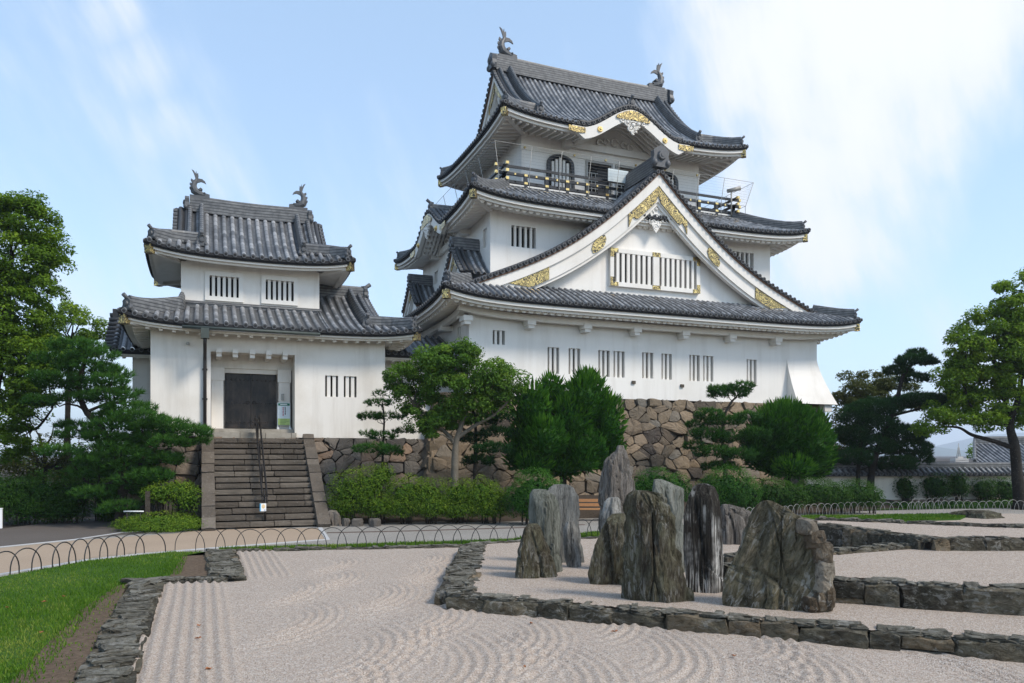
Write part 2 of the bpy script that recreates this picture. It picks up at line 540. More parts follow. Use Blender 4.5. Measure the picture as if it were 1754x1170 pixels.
L_OLIVE = m_leaf("olive_brown_leaves", (.04, .05, .012), (.085, .10, .022), (.17, .15, .04))
L_GRASS = m_leaf("grass_blades", (.05, .12, .010), (.10, .20, .018), (.24, .28, .06), .5, .3)
BARK = m_stone("bark", [(0.0, (.045, .038, .03)), (1.0, (.075, .062, .05))], 8, .9, .06)
BARK_PALE = m_stone("mottled_bark", [(0.0, (.15, .13, .105)), (1.0, (.22, .19, .15))], 6, .9, .04)
BARK_BLACK = m_stone("dark_bark", [(0.0, (.018, .015, .013)), (1.0, (.03, .025, .02))], 8, .9, .05)

def m_sand(name, base=(.47, .39, .325)):
    M = Mat(name, .95, .1)
    p = M.pos()
    vc = M.new('ShaderNodeTexVoronoi'); M.link(p, vc.inputs['Vector']); vc.inputs['Scale'].default_value = 78
    sepc = M.new('ShaderNodeSeparateColor'); M.link(vc.outputs['Color'], sepc.inputs[0])
    c = M.ramp(sepc.outputs[0], [(0.0, tuple(b * .38 for b in base)), (.10, tuple(b * .68 for b in base)), (.3, (base[0] * .95, base[1] * .90, base[2] * .86)), (.65, (base[0] * 1.12, base[1] * 1.11, base[2] * 1.1)), (1.0, (.62, .58, .53))])
    vc2 = M.new('ShaderNodeTexVoronoi'); M.link(p, vc2.inputs['Vector']); vc2.inputs['Scale'].default_value = 23
    s2 = M.new('ShaderNodeSeparateColor'); M.link(vc2.outputs['Color'], s2.inputs[0])
    c = M.mix(M.math('MULTIPLY', M.math('SUBTRACT', 1.0, s2.outputs[1]), .22), c, (.19, .165, .145))
    n = M.noise(p, .55, 5)
    c = M.mix(M.math('MULTIPLY', n, .25), c, (base[0] * .72, base[1] * .70, base[2] * .68))
    M.bump(M.math('ADD', vc.outputs['Distance'], M.math('MULTIPLY', M.noise(p, 14, 4), 1.2)), .02, .8)
    return M.color(c)
SAND = m_sand("raked_gravel")
SAND_WARM = m_sand("terrace_gravel", (.46, .375, .305))
def m_ground(name, c0, c1, scale=40, big=.4, bump=.01):
    M = Mat(name, .95, .1)
    p = M.pos()
    n = M.noise(p, scale, 4, .7); n2 = M.noise(p, big, 5, .6)
    c = M.mix(M.ramp(n, [(.35, 0.0), (.65, 1.0)]), c0, c1)
    c = M.mix(M.math('MULTIPLY', n2, .5), c, tuple(x * .62 for x in c0))
    M.bump(n, bump, .6)
    return M.color(c)
GRAVEL = m_ground("grey_gravel", (.20, .185, .165), (.40, .375, .34), 30)
PATHM = m_ground("tan_paving", (.33, .25, .18), (.44, .345, .26), 45)
EARTH = m_ground("dark_earth", (.045, .036, .028), (.085, .066, .05), 14, .8)
SOIL = m_ground("bare_soil", (.085, .06, .042), (.17, .125, .088), 12, 1.0, .03)
LAWN = m_ground("turf", (.035, .08, .012), (.06, .12, .02), 10, .7)
ASPHALT = m_ground("grey_asphalt", (.10, .085, .075), (.16, .14, .125), 60)
KERB = m_plain("pale_kerb", (.42, .42, .42), .85, .2, .15, 20)
BROWNKERB = m_plain("brown_kerb", (.13, .10, .085), .85, .2, .25, 8)
BAMBOO = m_plain("dark_hoop", (.022, .022, .022), .4, .4, .4, 8)
GALV = m_plain("galvanised_hoop", (.30, .29, .275), .4, .4, .2, 10)
NEWHOOP = m_plain("tan_hoop", (.45, .27, .12), .5, .3, .2, 8)
WOOD = m_plain("orange_wood", (.40, .20, .085), .55, .3, .3, 9)
STEEL = m_plain("pale_steel", (.30, .29, .265), .4, .5, .15, 9)
COPPER = m_plain("aged_copper", (.05, .062, .055), .6, .4, .4, 6)
PIPEM = m_plain("dark_pipe", (.035, .030, .028), .45, .4, .3, 6)
WHITE = m_plain("white_paint", (.78, .78, .77), .5, .3, .04, 5)
GLASSY = m_plain("dark_glass", (.03, .035, .04), .15, .6, .2, 3)
# ================================================================ roof and wall builders
ZV = np.array([0, 0, 1.0])
def side_frames(x0, x1, y0, y1):
    return {'front': (np.array([x0, y0, 0.]), np.array([1., 0, 0]), np.array([0, 1., 0]), x1 - x0),
            'right': (np.array([x1, y0, 0.]), np.array([0, 1., 0]), np.array([-1., 0, 0]), y1 - y0),
            'back': (np.array([x1, y1, 0.]), np.array([-1., 0, 0]), np.array([0, -1., 0]), x1 - x0),
            'left': (np.array([x0, y1, 0.]), np.array([0, -1., 0]), np.array([1., 0, 0]), y1 - y0)}
def make_z(ze, a, b, L, lam, slen, dl=2.5, hump=None):
    def z(s, d):
        q = ze + a * d + b * d * d + L * (exp(-max(s, 0) / lam) + exp(-max(slen - s, 0) / lam)) * max(0.0, 1 - d / dl)
        if hump:
            sc, w, B = hump
            q2 = ze + humpf(s, hump) + .02 * d
            if abs(s - sc) < w * 1.05: q = max(q, q2)
        return q
    return z
def humpf(s, hump):
    sc, w, B = hump
    t = abs(s - sc) / w
    if t >= 1: return 0.0
    return B * (0.5 * (1 + cos(pi * t ** .92)))

def tile_field(mb, fr, ranges, zfn, sp=.3, rib=.075, nd=12, m=0, cap=1, under=2, lip=True):
    """rows of round tiles on one slope; ranges = [(s0, s1, dmin(s), dmax(s))]"""
    S0, sd, dd, ln = fr
    prof = [(.0, -.1), (.22, .0), (.26, .75), (.36, 1.2), (.5, 1.4), (.64, 1.2), (.74, .75), (.78, .0)]
    for (sa, sb, dmin, dmax) in ranges:
        cols = []
        k0 = int(math.floor(sa / sp)) - 1; k1 = int(math.ceil(sb / sp)) + 1
        for k in range(k0, k1):
            for (fx, h) in prof:
                s = (k + fx) * sp
                if sa < s < sb: cols.append((s, h))
        cols = [(sa, 0.0)] + cols + [(sb, 0.0)]
        P = np.zeros((len(cols), nd + 1, 3)); U = np.zeros((len(cols), nd + 1, 2))
        for i, (s, h) in enumerate(cols):
            a, b = dmin(s), dmax(s)
            b = max(b, a + .02)
            for j in range(nd + 1):
                d = a + (b - a) * j / nd
                P[i, j] = S0 + sd * s + dd * d + ZV * (zfn(s, d) + h * rib)
                U[i, j] = (s / sp, d * 1.15)
        mb.grid(P, m, uv=U, smooth=True)
def eave_ends(mb, fr, zfn, sp=.3, rib=.075, m=1, under=2, s0=None, s1=None):
    S0, sd, dd, ln = fr
    s0 = 0 if s0 is None else s0; s1 = ln if s1 is None else s1
    k = int(math.ceil(s0 / sp))
    while (k + .5) * sp < s1:
        s = (k + .5) * sp
        p = S0 + sd * s + ZV * (zfn(s, 0) + .012)
        mb.tube([p + dd * .02, p - dd * .05], .088, 10, m, smooth=False)
        mb.tube([p - dd * .05, p - dd * .062], [.058, .05], 8, under, smooth=False)
        k += 1
    n = max(8, int((s1 - s0) / .25))
    P = np.zeros((n + 1, 3, 3))
    for i in range(n + 1):
        s = s0 + (s1 - s0) * i / n
        z = zfn(s, 0)
        P[i, 0] = S0 + sd * s - dd * .02 + ZV * (z + .01)
        P[i, 1] = S0 + sd * s - dd * .02 + ZV * (z - .10)
        P[i, 2] = S0 + sd * s + dd * .5 + ZV * (z - .06)
    mb.grid(P, under)
def eave_trim(parent, fr, zfn, ov, style='scallop', rsp=.33, hump=None, drop=.12, soff_rise=.2, big=1.0):
    """white fascia bands, soffit and plastered rafters of one eave, as parts of the roof"""
    S0, sd, dd, ln = fr
    def zs(s, d): return zfn(s, 0) + (zfn(s, min(d, .6)) - zfn(s, 0)) * 0 + soff_rise * d
    mb = MB()
    n = max(12, int(ln / .25))
    def strip(d0, d1, za, zb, m=0):
        P = np.zeros((n + 1, 4, 3))
        for i in range(n + 1):
            for j, (d, off) in enumerate(((d0, za), (d0, zb), (d1, zb), (d1, za))):
                s = d + (ln - 2 * d) * i / n
                P[i, j] = S0 + sd * s + dd * d + ZV * (zs(s, d) - drop + off)
        mb.grid(P[:, (0, 1), :], m); mb.grid(P[:, (1, 2), :], m)
    strip(.04, .16, .02, -.055, 1)                      # thin dark board right under the tiles
    strip(.10, .28, -.055, -.20 * big)
    strip(.24, .42, -.20 * big, -.34 * big)
    # soffit
    P = np.zeros((n + 1, 2, 3))
    for i in range(n + 1):
        for j, d in enumerate((.30, ov + .35)):
            s = d + (ln - 2 * d) * i / n
            P[i, j] = S0 + sd * s + dd * d + ZV * (zs(s, d) - drop - .24 * big)
    mb.grid(P, 0)
    mb.build('eave_board', [TRIM, TILE_DARK], parent)
    if style == 'none': return
    rb = MB()
    k = 1
    while k * rsp < ln - .2:
        s = k * rsp; k += 1
        d0 = .36; d1 = min(ov + .2, s, ln - s)
        if d1 - d0 < .1: continue
        a = S0 + sd * s + dd * d0 + ZV * (zs(s, d0) - drop - .34 * big)
        b = S0 + sd * s + dd * d1 + ZV * (zs(s, d1) - drop - .32 * big)
        if style == 'scallop':
            w = rsp * .40
            cs = [(-w, .05), (-w * .9, -.05), (-w * .45, -.115), (w * .45, -.115), (w * .9, -.05), (w, .05)]
        else:
            w = .06; cs = [(-w, .08), (-w, -.08), (w, -.08), (w, .08)]
        if style == 'block':
            b = a + (b - a) / np.linalg.norm(b - a) * .5
        rb.sweep([a, b], cs, 0)
    rb.build('rafter_row', [TRIM], parent)
def corner_beam(parent, fr, zfn, ov, drop=.12, big=1.0):
    """hip rafter at the s=0 end with its gilt cap"""
    S0, sd, dd, ln = fr
    dg = (sd + dd) / sqrt(2)
    z0 = zfn(0, 0) - drop - .30 * big; z1 = zfn(ov, 0) + .2 * ov - drop - .40 * big
    a = S0 + dg * .14 + ZV * z0; b = S0 + dg * (ov * 1.414 + .3) + ZV * z1
    mb = MB(); mb.bar(a, b, .24, .30, 0)
    o = mb.build('corner_beam', [TRIM], parent)
    g = MB(); d = (b - a) / np.linalg.norm(b - a)
    g.bar(a - d * .02, a + d * .22, .28, .34, 0)
    g.build('gilt_cap', [FRET], o)
def ridge(parent, path, w=.26, h=.38, name='ridge', end=True, m=None, top=.09, sub=None):
    """stacked ridge tiles following a path"""
    mb = MB()
    cs = [(-w / 2, -.12), (w / 2, -.12), (w / 2 * .8, h), (top, h + .02), (top * .7, h + top * 1.1), (0, h + top * 1.45), (-top * .7, h + top * 1.1), (-top, h + .02), (-w / 2 * .8, h)]
    mb.sweep(path, cs, 0)
    o = mb.build(name, [RIDGE], parent)
    return o
def oni_tile(parent, p, d, size=.4, horn=True, m=None):
    """ornamental end tile with its upturned round horn; d points outwards (horizontal)"""
    d = np.array(d, float); d /= np.linalg.norm(d); l = np.array([-d[1], d[0], 0])
    p = np.array(p, float); s = size
    mb = MB()
    loop = [(-.42, -.5), (-.5, -.2), (-.42, .05), (-.46, .32), (-.25, .5), (0, .62), (.25, .5), (.46, .32), (.42, .05), (.5, -.2), (.42, -.5)]
    mb.prism([p + l * a * s + ZV * (b + .3) * s for a, b in loop], d * s * .3, 0)
    mb.tube([p + d * s * .3 + ZV * s * .38, p + d * s * .42 + ZV * s * .38], [s * .26, s * .2], 12, 0, smooth=False)
    mb.tube([p + d * s * .3 + ZV * s * .38 + l * .0, p + d * s * .45 + ZV * s * .38], s * .1, 8, 0)
    for q in (-.38, .38):
        mb.ellipsoid(p + d * s * .25 + l * q * s + ZV * s * .0, (s * .17, s * .17, s * .2), 8, 5)
    if horn:
        mb.tube([p - d * s * .2 + ZV * s * .78, p + d * s * .2 + ZV * s * .86, p + d * s * .6 + ZV * s * 1.15], [s * .17, s * .17, s * .19], 8, 0)
    return mb.build('ridge_end_tile', [TILE_END], parent)
def shachi(parent, p, d, H=1.9):
    """roof fish: head down on the ridge, tail thrown up; d points inwards along the ridge"""
    d = np.array(d, float); l = np.array([-d[1], d[0], 0]); p = np.array(p, float); k = H / 1.9
    mb = MB()
    body = [(.75, .10, .12), (.50, .17, .17), (.22, .22, .24), (-.05, .36, .27), (-.17, .62, .24), (-.14, .88, .19), (-.02, 1.10, .14), (.05, 1.25, .10)]
    n = 10; pts = []
    path = [p + d * a * k + ZV * b * k for a, b, r_ in body]
    mb.tube(path, [r_ * k for a, b, r_ in body], n, 0, smooth=False)
    def fin(loop, th=.05):
        q = [p + d * a * k + ZV * b * k - l * th * k for a, b in loop]
        mb.prism(q, l * 2 * th * k, 0)
    fin([(-.02, 1.15), (-.10, 1.45), (-.20, 1.72), (-.30, 1.90), (-.13, 1.80), (-.05, 1.62), (0, 1.84), (.04, 1.60), (.13, 1.70), (.16, 1.45), (.12, 1.15)])
    fin([(.0, 1.12), (.16, 1.30), (.40, 1.28), (.58, 1.14), (.66, .96), (.50, 1.04), (.34, 1.08), (.18, 1.02), (.08, .98)])
    for (a, b, q) in ((-.28, 1.08, .16), (-.36, .80, .15), (-.38, .52, .14), (-.30, .30, .12)):
        fin([(a + .02, b - .12), (a - q * .5, b + .02), (a - .05, b + q), (a + .14, b + .05)], .06)
    fin([(.14, .50), (.30, .62), (.42, .52), (.26, .40)], .22)
    fin([(.6, .02), (.86, .05), (.9, .2), (.72, .24), (.5, .28)], .16)
    mb.bb(0, 0, 0, 0, 0, 0)
    mb.ellipsoid(p + d * .55 * k + l * .15 * k + ZV * .26 * k, (.08 * k,) * 3, 7, 5)
    mb.ellipsoid(p + d * .55 * k - l * .15 * k + ZV * .26 * k, (.08 * k,) * 3, 7, 5)
    q = p + ZV * -.02
    mb.sweep([q - d * .42 * k, q + d * .9 * k], [(-.17 * k, -.1), (.17 * k, -.1), (.17 * k, .1 * k), (-.17 * k, .1 * k)])
    return mb.build('roof_fish', [TILE_END], parent)

def gable_end(parent, c, lat, nrm, prof, hw, zb, depth=.5, bw=.62, fish=False, gegyo=.6, gold=True, tiles=.3, wall=True, fretpos=(), apex_fret=0.0, ends=True, name='gable'):
    """triangular gable: wall, stepped bargeboards, verge tiles. c = point below the ridge on the verge plane (z ignored),
    lat = lateral unit, nrm = outward unit, prof(|t|) = roof height."""
    c = np.array([c[0], c[1], 0.]); lat = np.array(lat, float); nrm = np.array(nrm, float)
    N = 22
    ts = [hw * (i / N) for i in range(N + 1)]
    if wall:
        mb = MB()
        P = np.zeros((2 * N + 1, 2, 3))
        for i in range(2 * N + 1):
            t = hw * (i - N) / N
            P[i, 0] = c + lat * t - nrm * depth + ZV * min(zb, prof(abs(t)) - .05)
            P[i, 1] = c + lat * t - nrm * depth + ZV * (prof(abs(t)) - .05)
        mb.grid(P)
        mb.build('gable_wall', [PLASTER], parent)
    bb = MB()
    def band(off0, off1, n0, n1, m=0):
        for sg in (-1, 1):
            P = np.zeros((N + 1, 5, 3))
            for i, t in enumerate(ts):
                sl = (prof(min(t + .05, hw)) - prof(max(t - .05, 0))) / (min(t + .05, hw) - max(t - .05, 0))
                k = sqrt(1 + sl * sl)
                z0 = prof(t) - off0 * k; z1 = prof(t) - off1 * k
                a = c + lat * sg * t
                P[i, 0] = a + nrm * n0 + ZV * z0; P[i, 1] = a + nrm * n1 + ZV * z0
                P[i, 2] = a + nrm * n1 + ZV * z1; P[i, 3] = a + nrm * n0 + ZV * z1; P[i, 4] = P[i, 0]
            bb.grid(P, m)
    band(.06, .12, -.25, .02, 1)
    band(.12, .12 + bw * .40, -.28, -.03)
    band(.12 + bw * .36, .12 + bw * .95, -.36, -.13)
    band(.12 + bw * .93, .12 + bw * 1.08, -.42, -.20)
    bo = bb.build('bargeboard', [TRIM, COPPER_EDGE], parent)
    # verge tiles
    vt = MB()
    for sg in (-1, 1):
        path = [c + lat * sg * t + ZV * (prof(t) + .07) for t in ts]
        vt.tube([q - nrm * .18 for q in path], .10, 8, 0)
        vt.tube([q - nrm * .42 + ZV * .02 for q in path], .085, 8, 0)
        P = np.zeros((N + 1, 3, 3))
        for i, t in enumerate(ts):
            a = c + lat * sg * t
            P[i, 0] = a - nrm * .5 + ZV * (prof(t) + .10); P[i, 1] = a + nrm * .06 + ZV * (prof(t) + .06); P[i, 2] = a + nrm * .06 + ZV * (prof(t) - .06)
        vt.grid(P, 2)
        t = .12
        while t < hw:
            p = c + lat * sg * t + ZV * (prof(t) + .03)
            vt.tube([p - nrm * .05, p + nrm * .10], .10, 10, 1, smooth=False)
            vt.tube([p + nrm * .10, p + nrm * .112], .062, 8, 2, smooth=False)
            sl = abs(prof(min(t + .05, hw)) - prof(max(t - .05, 0))) / .1
            t += tiles / sqrt(1 + sl * sl)
    vt.build('verge_tiles', [TILE, TILE_END, TILE_DARK], parent)
    def onband(t, off):
        sl = (prof(min(t + .05, hw)) - prof(max(t - .05, 0))) / .1
        return prof(t) - off * sqrt(1 + sl * sl)
    for (tc_, ln_, kind) in fretpos:
        for sg in (-1, 1):
            g = MB(); o0, o1 = .12 + bw * .40, .12 + bw * .93
            K = 10; P = np.zeros((K + 1, 2, 3))
            for i in range(K + 1):
                f = i / K; t = tc_ + (f - .5) * ln_
                if kind == 'oval':
                    e = (1 - abs(2 * f - 1) ** 3.0) ** .5 * .95
                    m_ = (o0 + o1) / 2; a0 = m_ - (o1 - o0) / 2 * e; a1 = m_ + (o1 - o0) / 2 * e
                else:
                    a0 = o0 + .02; a1 = o0 + (o1 - o0) * min(1.0, max(.05, (1 - f) * 1.8 + .05)) if kind == 'down' else o0 + (o1 - o0) * min(1, f * 1.8 + .05)
                q = c + lat * sg * t - nrm * .105
                P[i, 0] = q + ZV * onband(t, a0); P[i, 1] = q + ZV * onband(t, a1)
            g.grid(P)
            o = g.build('gilt_fretwork', [FRET], bo)
            md = o.modifiers.new('thick', 'SOLIDIFY'); md.thickness = .04; md.offset = 0
    if apex_fret > 0:
        A = apex_fret
        o0 = .12 + bw * .42; o1 = .12 + bw * .90
        for sg in (-1, 1):
            g = MB(); K = 12; P = np.zeros((K + 1, 2, 3))
            for i in range(K + 1):
                t = .0 + A * i / K
                q = c + lat * sg * t - nrm * .09
                e = o1 if i < K * .72 else o1 - (o1 - o0) * .85 * (1 - abs(((i - K * .72) / (K * .28)) * 2 - 1)) * .7
                P[i, 0] = q + ZV * onband(t, o0); P[i, 1] = q + ZV * onband(t, e)
            g.grid(P)
            o = g.build('gilt_fretwork', [FRET], bo)
            md = o.modifiers.new('thick', 'SOLIDIFY'); md.thickness = .05; md.offset = 0
    if gegyo > 0:
        G = gegyo; g = MB()
        top = c - nrm * .30 + ZV * (onband(0, .12 + bw * 1.25))
        for (a, b, r_) in ((0, -.25, .20), (0, -.62, .16), (-.32, -.42, .17), (.32, -.42, .17), (-.2, -.78, .12), (.2, -.78, .12), (0, -.98, .10), (-.62, -.62, .13), (.62, -.62, .13), (-.9, -.86, .11), (.9, -.86, .11), (-1.15, -1.12, .08), (1.15, -1.12, .08), (-.45, -.66, .1), (.45, -.66, .1)):
            p = top + lat * a * G * .9 + ZV * (b * G * .9)
            ring = [p + lat * cos(q) * r_ * G + ZV * sin(q) * r_ * G for q in np.linspace(0, 5.0, 12)]
            g.tube(ring, [G * .038 * (1 - .05 * i) for i in range(12)], 6)
            g.ellipsoid(p, (r_ * G * .38, r_ * G * .38, r_ * G * .38), 7, 5)
        loop = [(0, .05), (.35, -.3), (.3, -.7), (.12, -1.0), (0, -1.12), (-.12, -1.0), (-.3, -.7), (-.35, -.3)]
        g.prism([top + lat * a * G * .8 + ZV * b * G - nrm * .05 for a, b in loop], nrm * .06)
        g.build('carved_pendant', [TRIM], parent)
    return bo

def holed_wall(mb, org, ud, nin, u0, u1, z0, z1, holes, thick=.35, m=0, top=None):
    """wall face with real openings; org + ud*u, inward normal nin; holes = (u0,u1,z0,z1[,depth])"""
    us = sorted(set([u0, u1] + [h[0] for h in holes] + [h[1] for h in holes]))
    zs = sorted(set([z0, z1] + [h[2] for h in holes] + [h[3] for h in holes]))
    org = np.array(org, float); ud = np.array(ud, float); nin = np.array(nin, float)
    def P(u, z, d=0.0): return org + ud * u + nin * d + ZV * z
    for i in range(len(us) - 1):
        for j in range(len(zs) - 1):
            um, zm = (us[i] + us[i + 1]) / 2, (zs[j] + zs[j + 1]) / 2
            if any(h[0] < um < h[1] and h[2] < zm < h[3] for h in holes): continue
            mb.add([P(us[i], zs[j]), P(us[i + 1], zs[j]), P(us[i + 1], zs[j + 1]), P(us[i], zs[j + 1])], [(0, 1, 2, 3)], m)
    for h in holes:
        d = h[4] if len(h) > 4 else thick
        a, b, c, e = h[:4]
        for q in ((P(a, c), P(a, e), P(a, e, d), P(a, c, d)), (P(b, e), P(b, c), P(b, c, d), P(b, e, d)),
                  (P(a, e), P(b, e), P(b, e, d), P(a, e, d)), (P(b, c), P(a, c), P(a, c, d), P(b, c, d))):
            mb.add(q, [(0, 1, 2, 3)], m)
def barred_window(parent, org, ud, nin, h, groups, barw=.13, inset=.06, pillar=.0, depth=.34, frame=0.0, round_=False):
    """dark recess with white bars; groups = list of bar counts separated by pillars"""
    org = np.array(org, float); ud = np.array(ud, float); nin = np.array(nin, float)
    a, b, c, e = h[:4]
    mb = MB()
    def P(u, z, d=0.0): return org + ud * u + nin * d + ZV * z
    mb.add([P(a - .02, c - .02, depth - .01), P(b + .02, c - .02, depth - .01), P(b + .02, e + .02, depth - .01), P(a - .02, e + .02, depth - .01)], [(0, 1, 2, 3)], 1)
    ng = len(groups)
    gw = ((b - a) - pillar * (ng - 1)) / ng
    def bar(u0, u1, d0=inset, d1=inset + .14):
        mb.prism([P(u0, c - .01, d0), P(u1, c - .01, d0), P(u1, c - .01, d1), P(u0, c - .01, d1)], ZV * (e - c + .02), 0)
    for gi, k in enumerate(groups):
        g0 = a + gi * (gw + pillar)
        step = gw / (k + .0) if False else gw / (k + 1)
        gap = (gw - k * barw) / (k + 1)
        for i in range(k):
            u = g0 + gap + i * (barw + gap)
            bar(u, u + barw)
        if gi < ng - 1: bar(g0 + gw, g0 + gw + pillar, .003, .2)
    if frame:
        f = frame
        for (u0, u1, zz0, zz1) in ((a - f, b + f, e, e + f), (a - f, b + f, c - f, c), (a - f, a, c, e), (b, b + f, c, e)):
            mb.prism([P(u0, zz0, -.07), P(u1, zz0, -.07), P(u1, zz0, .01), P(u0, zz0, .01)], ZV * (zz1 - zz0), 0)
    return mb.build('barred_window', [TRIM, DARK], parent)

# ---------------------------------------------------------------- rubble masonry
def voronoi_cells(w, h, cw, ch, jit=.42, seed=0):
    rr = np.random.default_rng(seed)
    pts = []
    nj = max(2, int(round(h / ch)))
    for j in range(-1, nj + 1):
        n = max(2, int(round(w / cw * rr.uniform(.8, 1.15))))
        for i in range(-1, n + 1):
            pts.append(((i + .5 + (j % 2) * .5 + rr.uniform(-jit, jit)) * w / n, (j + .5 + rr.uniform(-jit, jit) * .8) * h / nj))
            if rr.random() < .42: pts.append((pts[-1][0] + rr.uniform(.35, .5) * cw * rr.choice([-1, 1]), pts[-1][1] + rr.uniform(.3, .5) * ch * rr.choice([-1, 1])))
    pts = np.array(pts); asp = cw / ch
    q = pts * np.array([1, asp]); wt_ = rr.normal(0, .13 * cw * cw, len(pts)).clip(-.2 * cw * cw, .22 * cw * cw)
    out = []
    for i in range(len(pts)):
        if not (-.1 < pts[i, 0] < w + .1 and -.1 < pts[i, 1] < h + .1): continue
        poly = [(0, 0), (w, 0), (w, h * asp), (0, h * asp)]
        dd = np.sum((q - q[i]) ** 2, 1)
        for j in np.argsort(dd)[1:22]:
            n = q[j] - q[i]; mx = q[i] + n * float(np.clip(.5 + (wt_[i] - wt_[j]) / (2 * n.dot(n) + 1e-6), .12, .88))
            new = []
            for k in range(len(poly)):
                a = np.array(poly[k]); b = np.array(poly[(k + 1) % len(poly)])
                sa = (a - mx).dot(n); sb = (b - mx).dot(n)
                if sa <= 0: new.append(tuple(a))
                if sa * sb < 0: new.append(tuple(a + (b - a) * (sa / (sa - sb))))
            poly = new
            if len(poly) < 3: break
        if len(poly) >= 3: out.append(([(x, y / asp) for x, y in poly], tuple(pts[i])))
    return out
def rubble(mb, mapfn, w, h, cw, ch, seed=0, bulge=.13, gap=.011, m=0, mback=1, keep=None, round_=.3):
    """mapfn(u, v, out) -> 3D. Stones swell outwards from dark joints."""
    rr = np.random.default_rng(seed + 99)
    for poly, c in voronoi_cells(w, h, cw, ch, seed=seed):
        poly = np.array(poly); cen = poly.mean(0)
        if keep and not keep(*cen): continue
        # densify and round corners
        L = []
        for k in range(len(poly)):
            a, b = poly[k], poly[(k + 1) % len(poly)]
            for f in (.10, .5, .90): L.append(a + (b - a) * f + rr.uniform(-.025, .025, 2))
        L = np.array(L)
        size = sqrt(max(1e-4, np.ptp(L[:, 0]) * np.ptp(L[:, 1])))
        if size < .06: continue
        B = bulge * min(1.3, size / .5) * rr.uniform(.6, 1.3)
        k = max(.2, 1 - gap / size * 2)
        tilt = rr.uniform(-.22, .22, 2)
        rings = []
        for (sc, o_) in ((k, -.10), (k * .99, B * .55), (k * .95, B * .88), (k * .6, B * 1.0)):
            ring = []
            for p in L:
                v = (p - cen) * sc
                n_ = rr.uniform(-.02, .02) * size
                ring.append(mapfn(cen[0] + v[0], cen[1] + v[1], o_ + (0 if o_ < 0 else v.dot(tilt) + n_ * 1.2)))
            rings.append(ring)
        pts = [p for r_ in rings for p in r_] + [mapfn(cen[0], cen[1], B * 1.03)]
        n = len(L); fs = []
        for a in range(3):
            for i in range(n):
                i2 = (i + 1) % n
                fs.append((a * n + i, a * n + i2, (a + 1) * n + i2, (a + 1) * n + i))
        for i in range(n): fs.append((3 * n + i, 3 * n + (i + 1) % n, 4 * n))
        mb.add(pts, fs, m, rr.random(), False)
    # dark packing behind the joints
    K = 6
    P = np.array([[mapfn(w * i / K, h * j / K, -.09) for j in range(K + 1)] for i in range(K + 1)])
    mb.grid(P, mback)
def cube_surf(n=3):
    idx = {}; V = []; F = []
    def vid(p):
        k = tuple(round(x, 5) for x in p)
        if k not in idx: idx[k] = len(V); V.append(p)
        return idx[k]
    for ax in range(3):
        for sgn in (-1, 1):
            for i in range(n):
                for j in range(n):
                    q = []
                    for (a, b) in ((i, j), (i + 1, j), (i + 1, j + 1), (i, j + 1)):
                        p = [0, 0, 0]; p[ax] = sgn; p[(ax + 1) % 3] = -1 + 2 * a / n; p[(ax + 2) % 3] = -1 + 2 * b / n
                        q.append(vid(tuple(p)))
                    F.append(tuple(q if sgn > 0 else q[::-1]))
    return np.array(V, float), F
CUBE3, CUBE3F = cube_surf(3)
CUBE2, CUBE2F = cube_surf(2)
def rough_block(mb, c, size, rz=0.0, m=0, jit=.08, rnd_=.18, tilt=0.0, fine=True, rr=R):
    V, F = (CUBE3, CUBE3F) if fine else (CUBE2, CUBE2F)
    P = V.copy()
    ln = np.linalg.norm(P, axis=1, keepdims=True)
    P = P * (1 - rnd_) + P / ln * 1.25 * rnd_
    P = P + rr.uniform(-jit, jit, P.shape)
    P = P * np.array(size) / 2
    if tilt:
        ta, tb = rr.uniform(-tilt, tilt, 2)
        P[:, 2] += P[:, 0] * ta + P[:, 1] * tb
    x = P[:, 0] * cos(rz) - P[:, 1] * sin(rz); y = P[:, 0] * sin(rz) + P[:, 1] * cos(rz)
    P = np.stack([x + c[0], y + c[1], P[:, 2] + c[2]], 1)
    mb.add(P, F, m, rr.random())
# ================================================================ the keep
def pt(fr, zfn, s, d, off=0.0):
    return fr[0] + fr[1] * s + fr[2] * d + ZV * (zfn(s, d) + off)
def hole(x0, x1, y0, y1, Y, depth=.35):
    """opening seen between pixel columns x0,x1 and rows y0,y1 on the wall plane at depth Y"""
    xm, ym = (x0 + x1) / 2, (y0 + y1) / 2
    return (onY(x0, ym, Y)[0], onY(x1, ym, Y)[0], onY(xm, y1, Y)[2], onY(xm, y0, Y)[2], depth)
def lift_hole(h, z0, z1): return (h[0], h[1], z0, z1, h[4])

KEEP = empty('castle_keep', (19.95, 31, 5.0), 'tall white castle keep with three grey tiled roofs and a huge gilt trimmed front gable', 'castle keep')
CX = 19.93
F1 = (10.5, 29.4, 31.0, 45.4); F2 = (12.07, 27.8, 32.65, 44.1); F3 = (14.7, 25.2, 35.3, 42.2)
EX, EY, NX, NY = (1, 0, 0), (0, 1, 0), (-1, 0, 0), (0, -1, 0)

def storey(name, F, z0, z1, fronts, lefts, mat=PLASTER):
    x0, x1, y0, y1 = F
    mb = MB()
    holed_wall(mb, (0, y0, 0), EX, EY, x0, x1, z0, z1, fronts)
    # left face: u runs along -Y so that the face looks to -X
    holed_wall(mb, (x0, 0, 0), NY, EX, -y1, -y0, z0, z1, lefts)
    holed_wall(mb, (x1, 0, 0), EY, NX, y0, y1, z0, z1, [])
    holed_wall(mb, (0, y1, 0), NX, NY, -x1, -x0, z0, z1, [])
    return mb.build(name, [mat], KEEP)

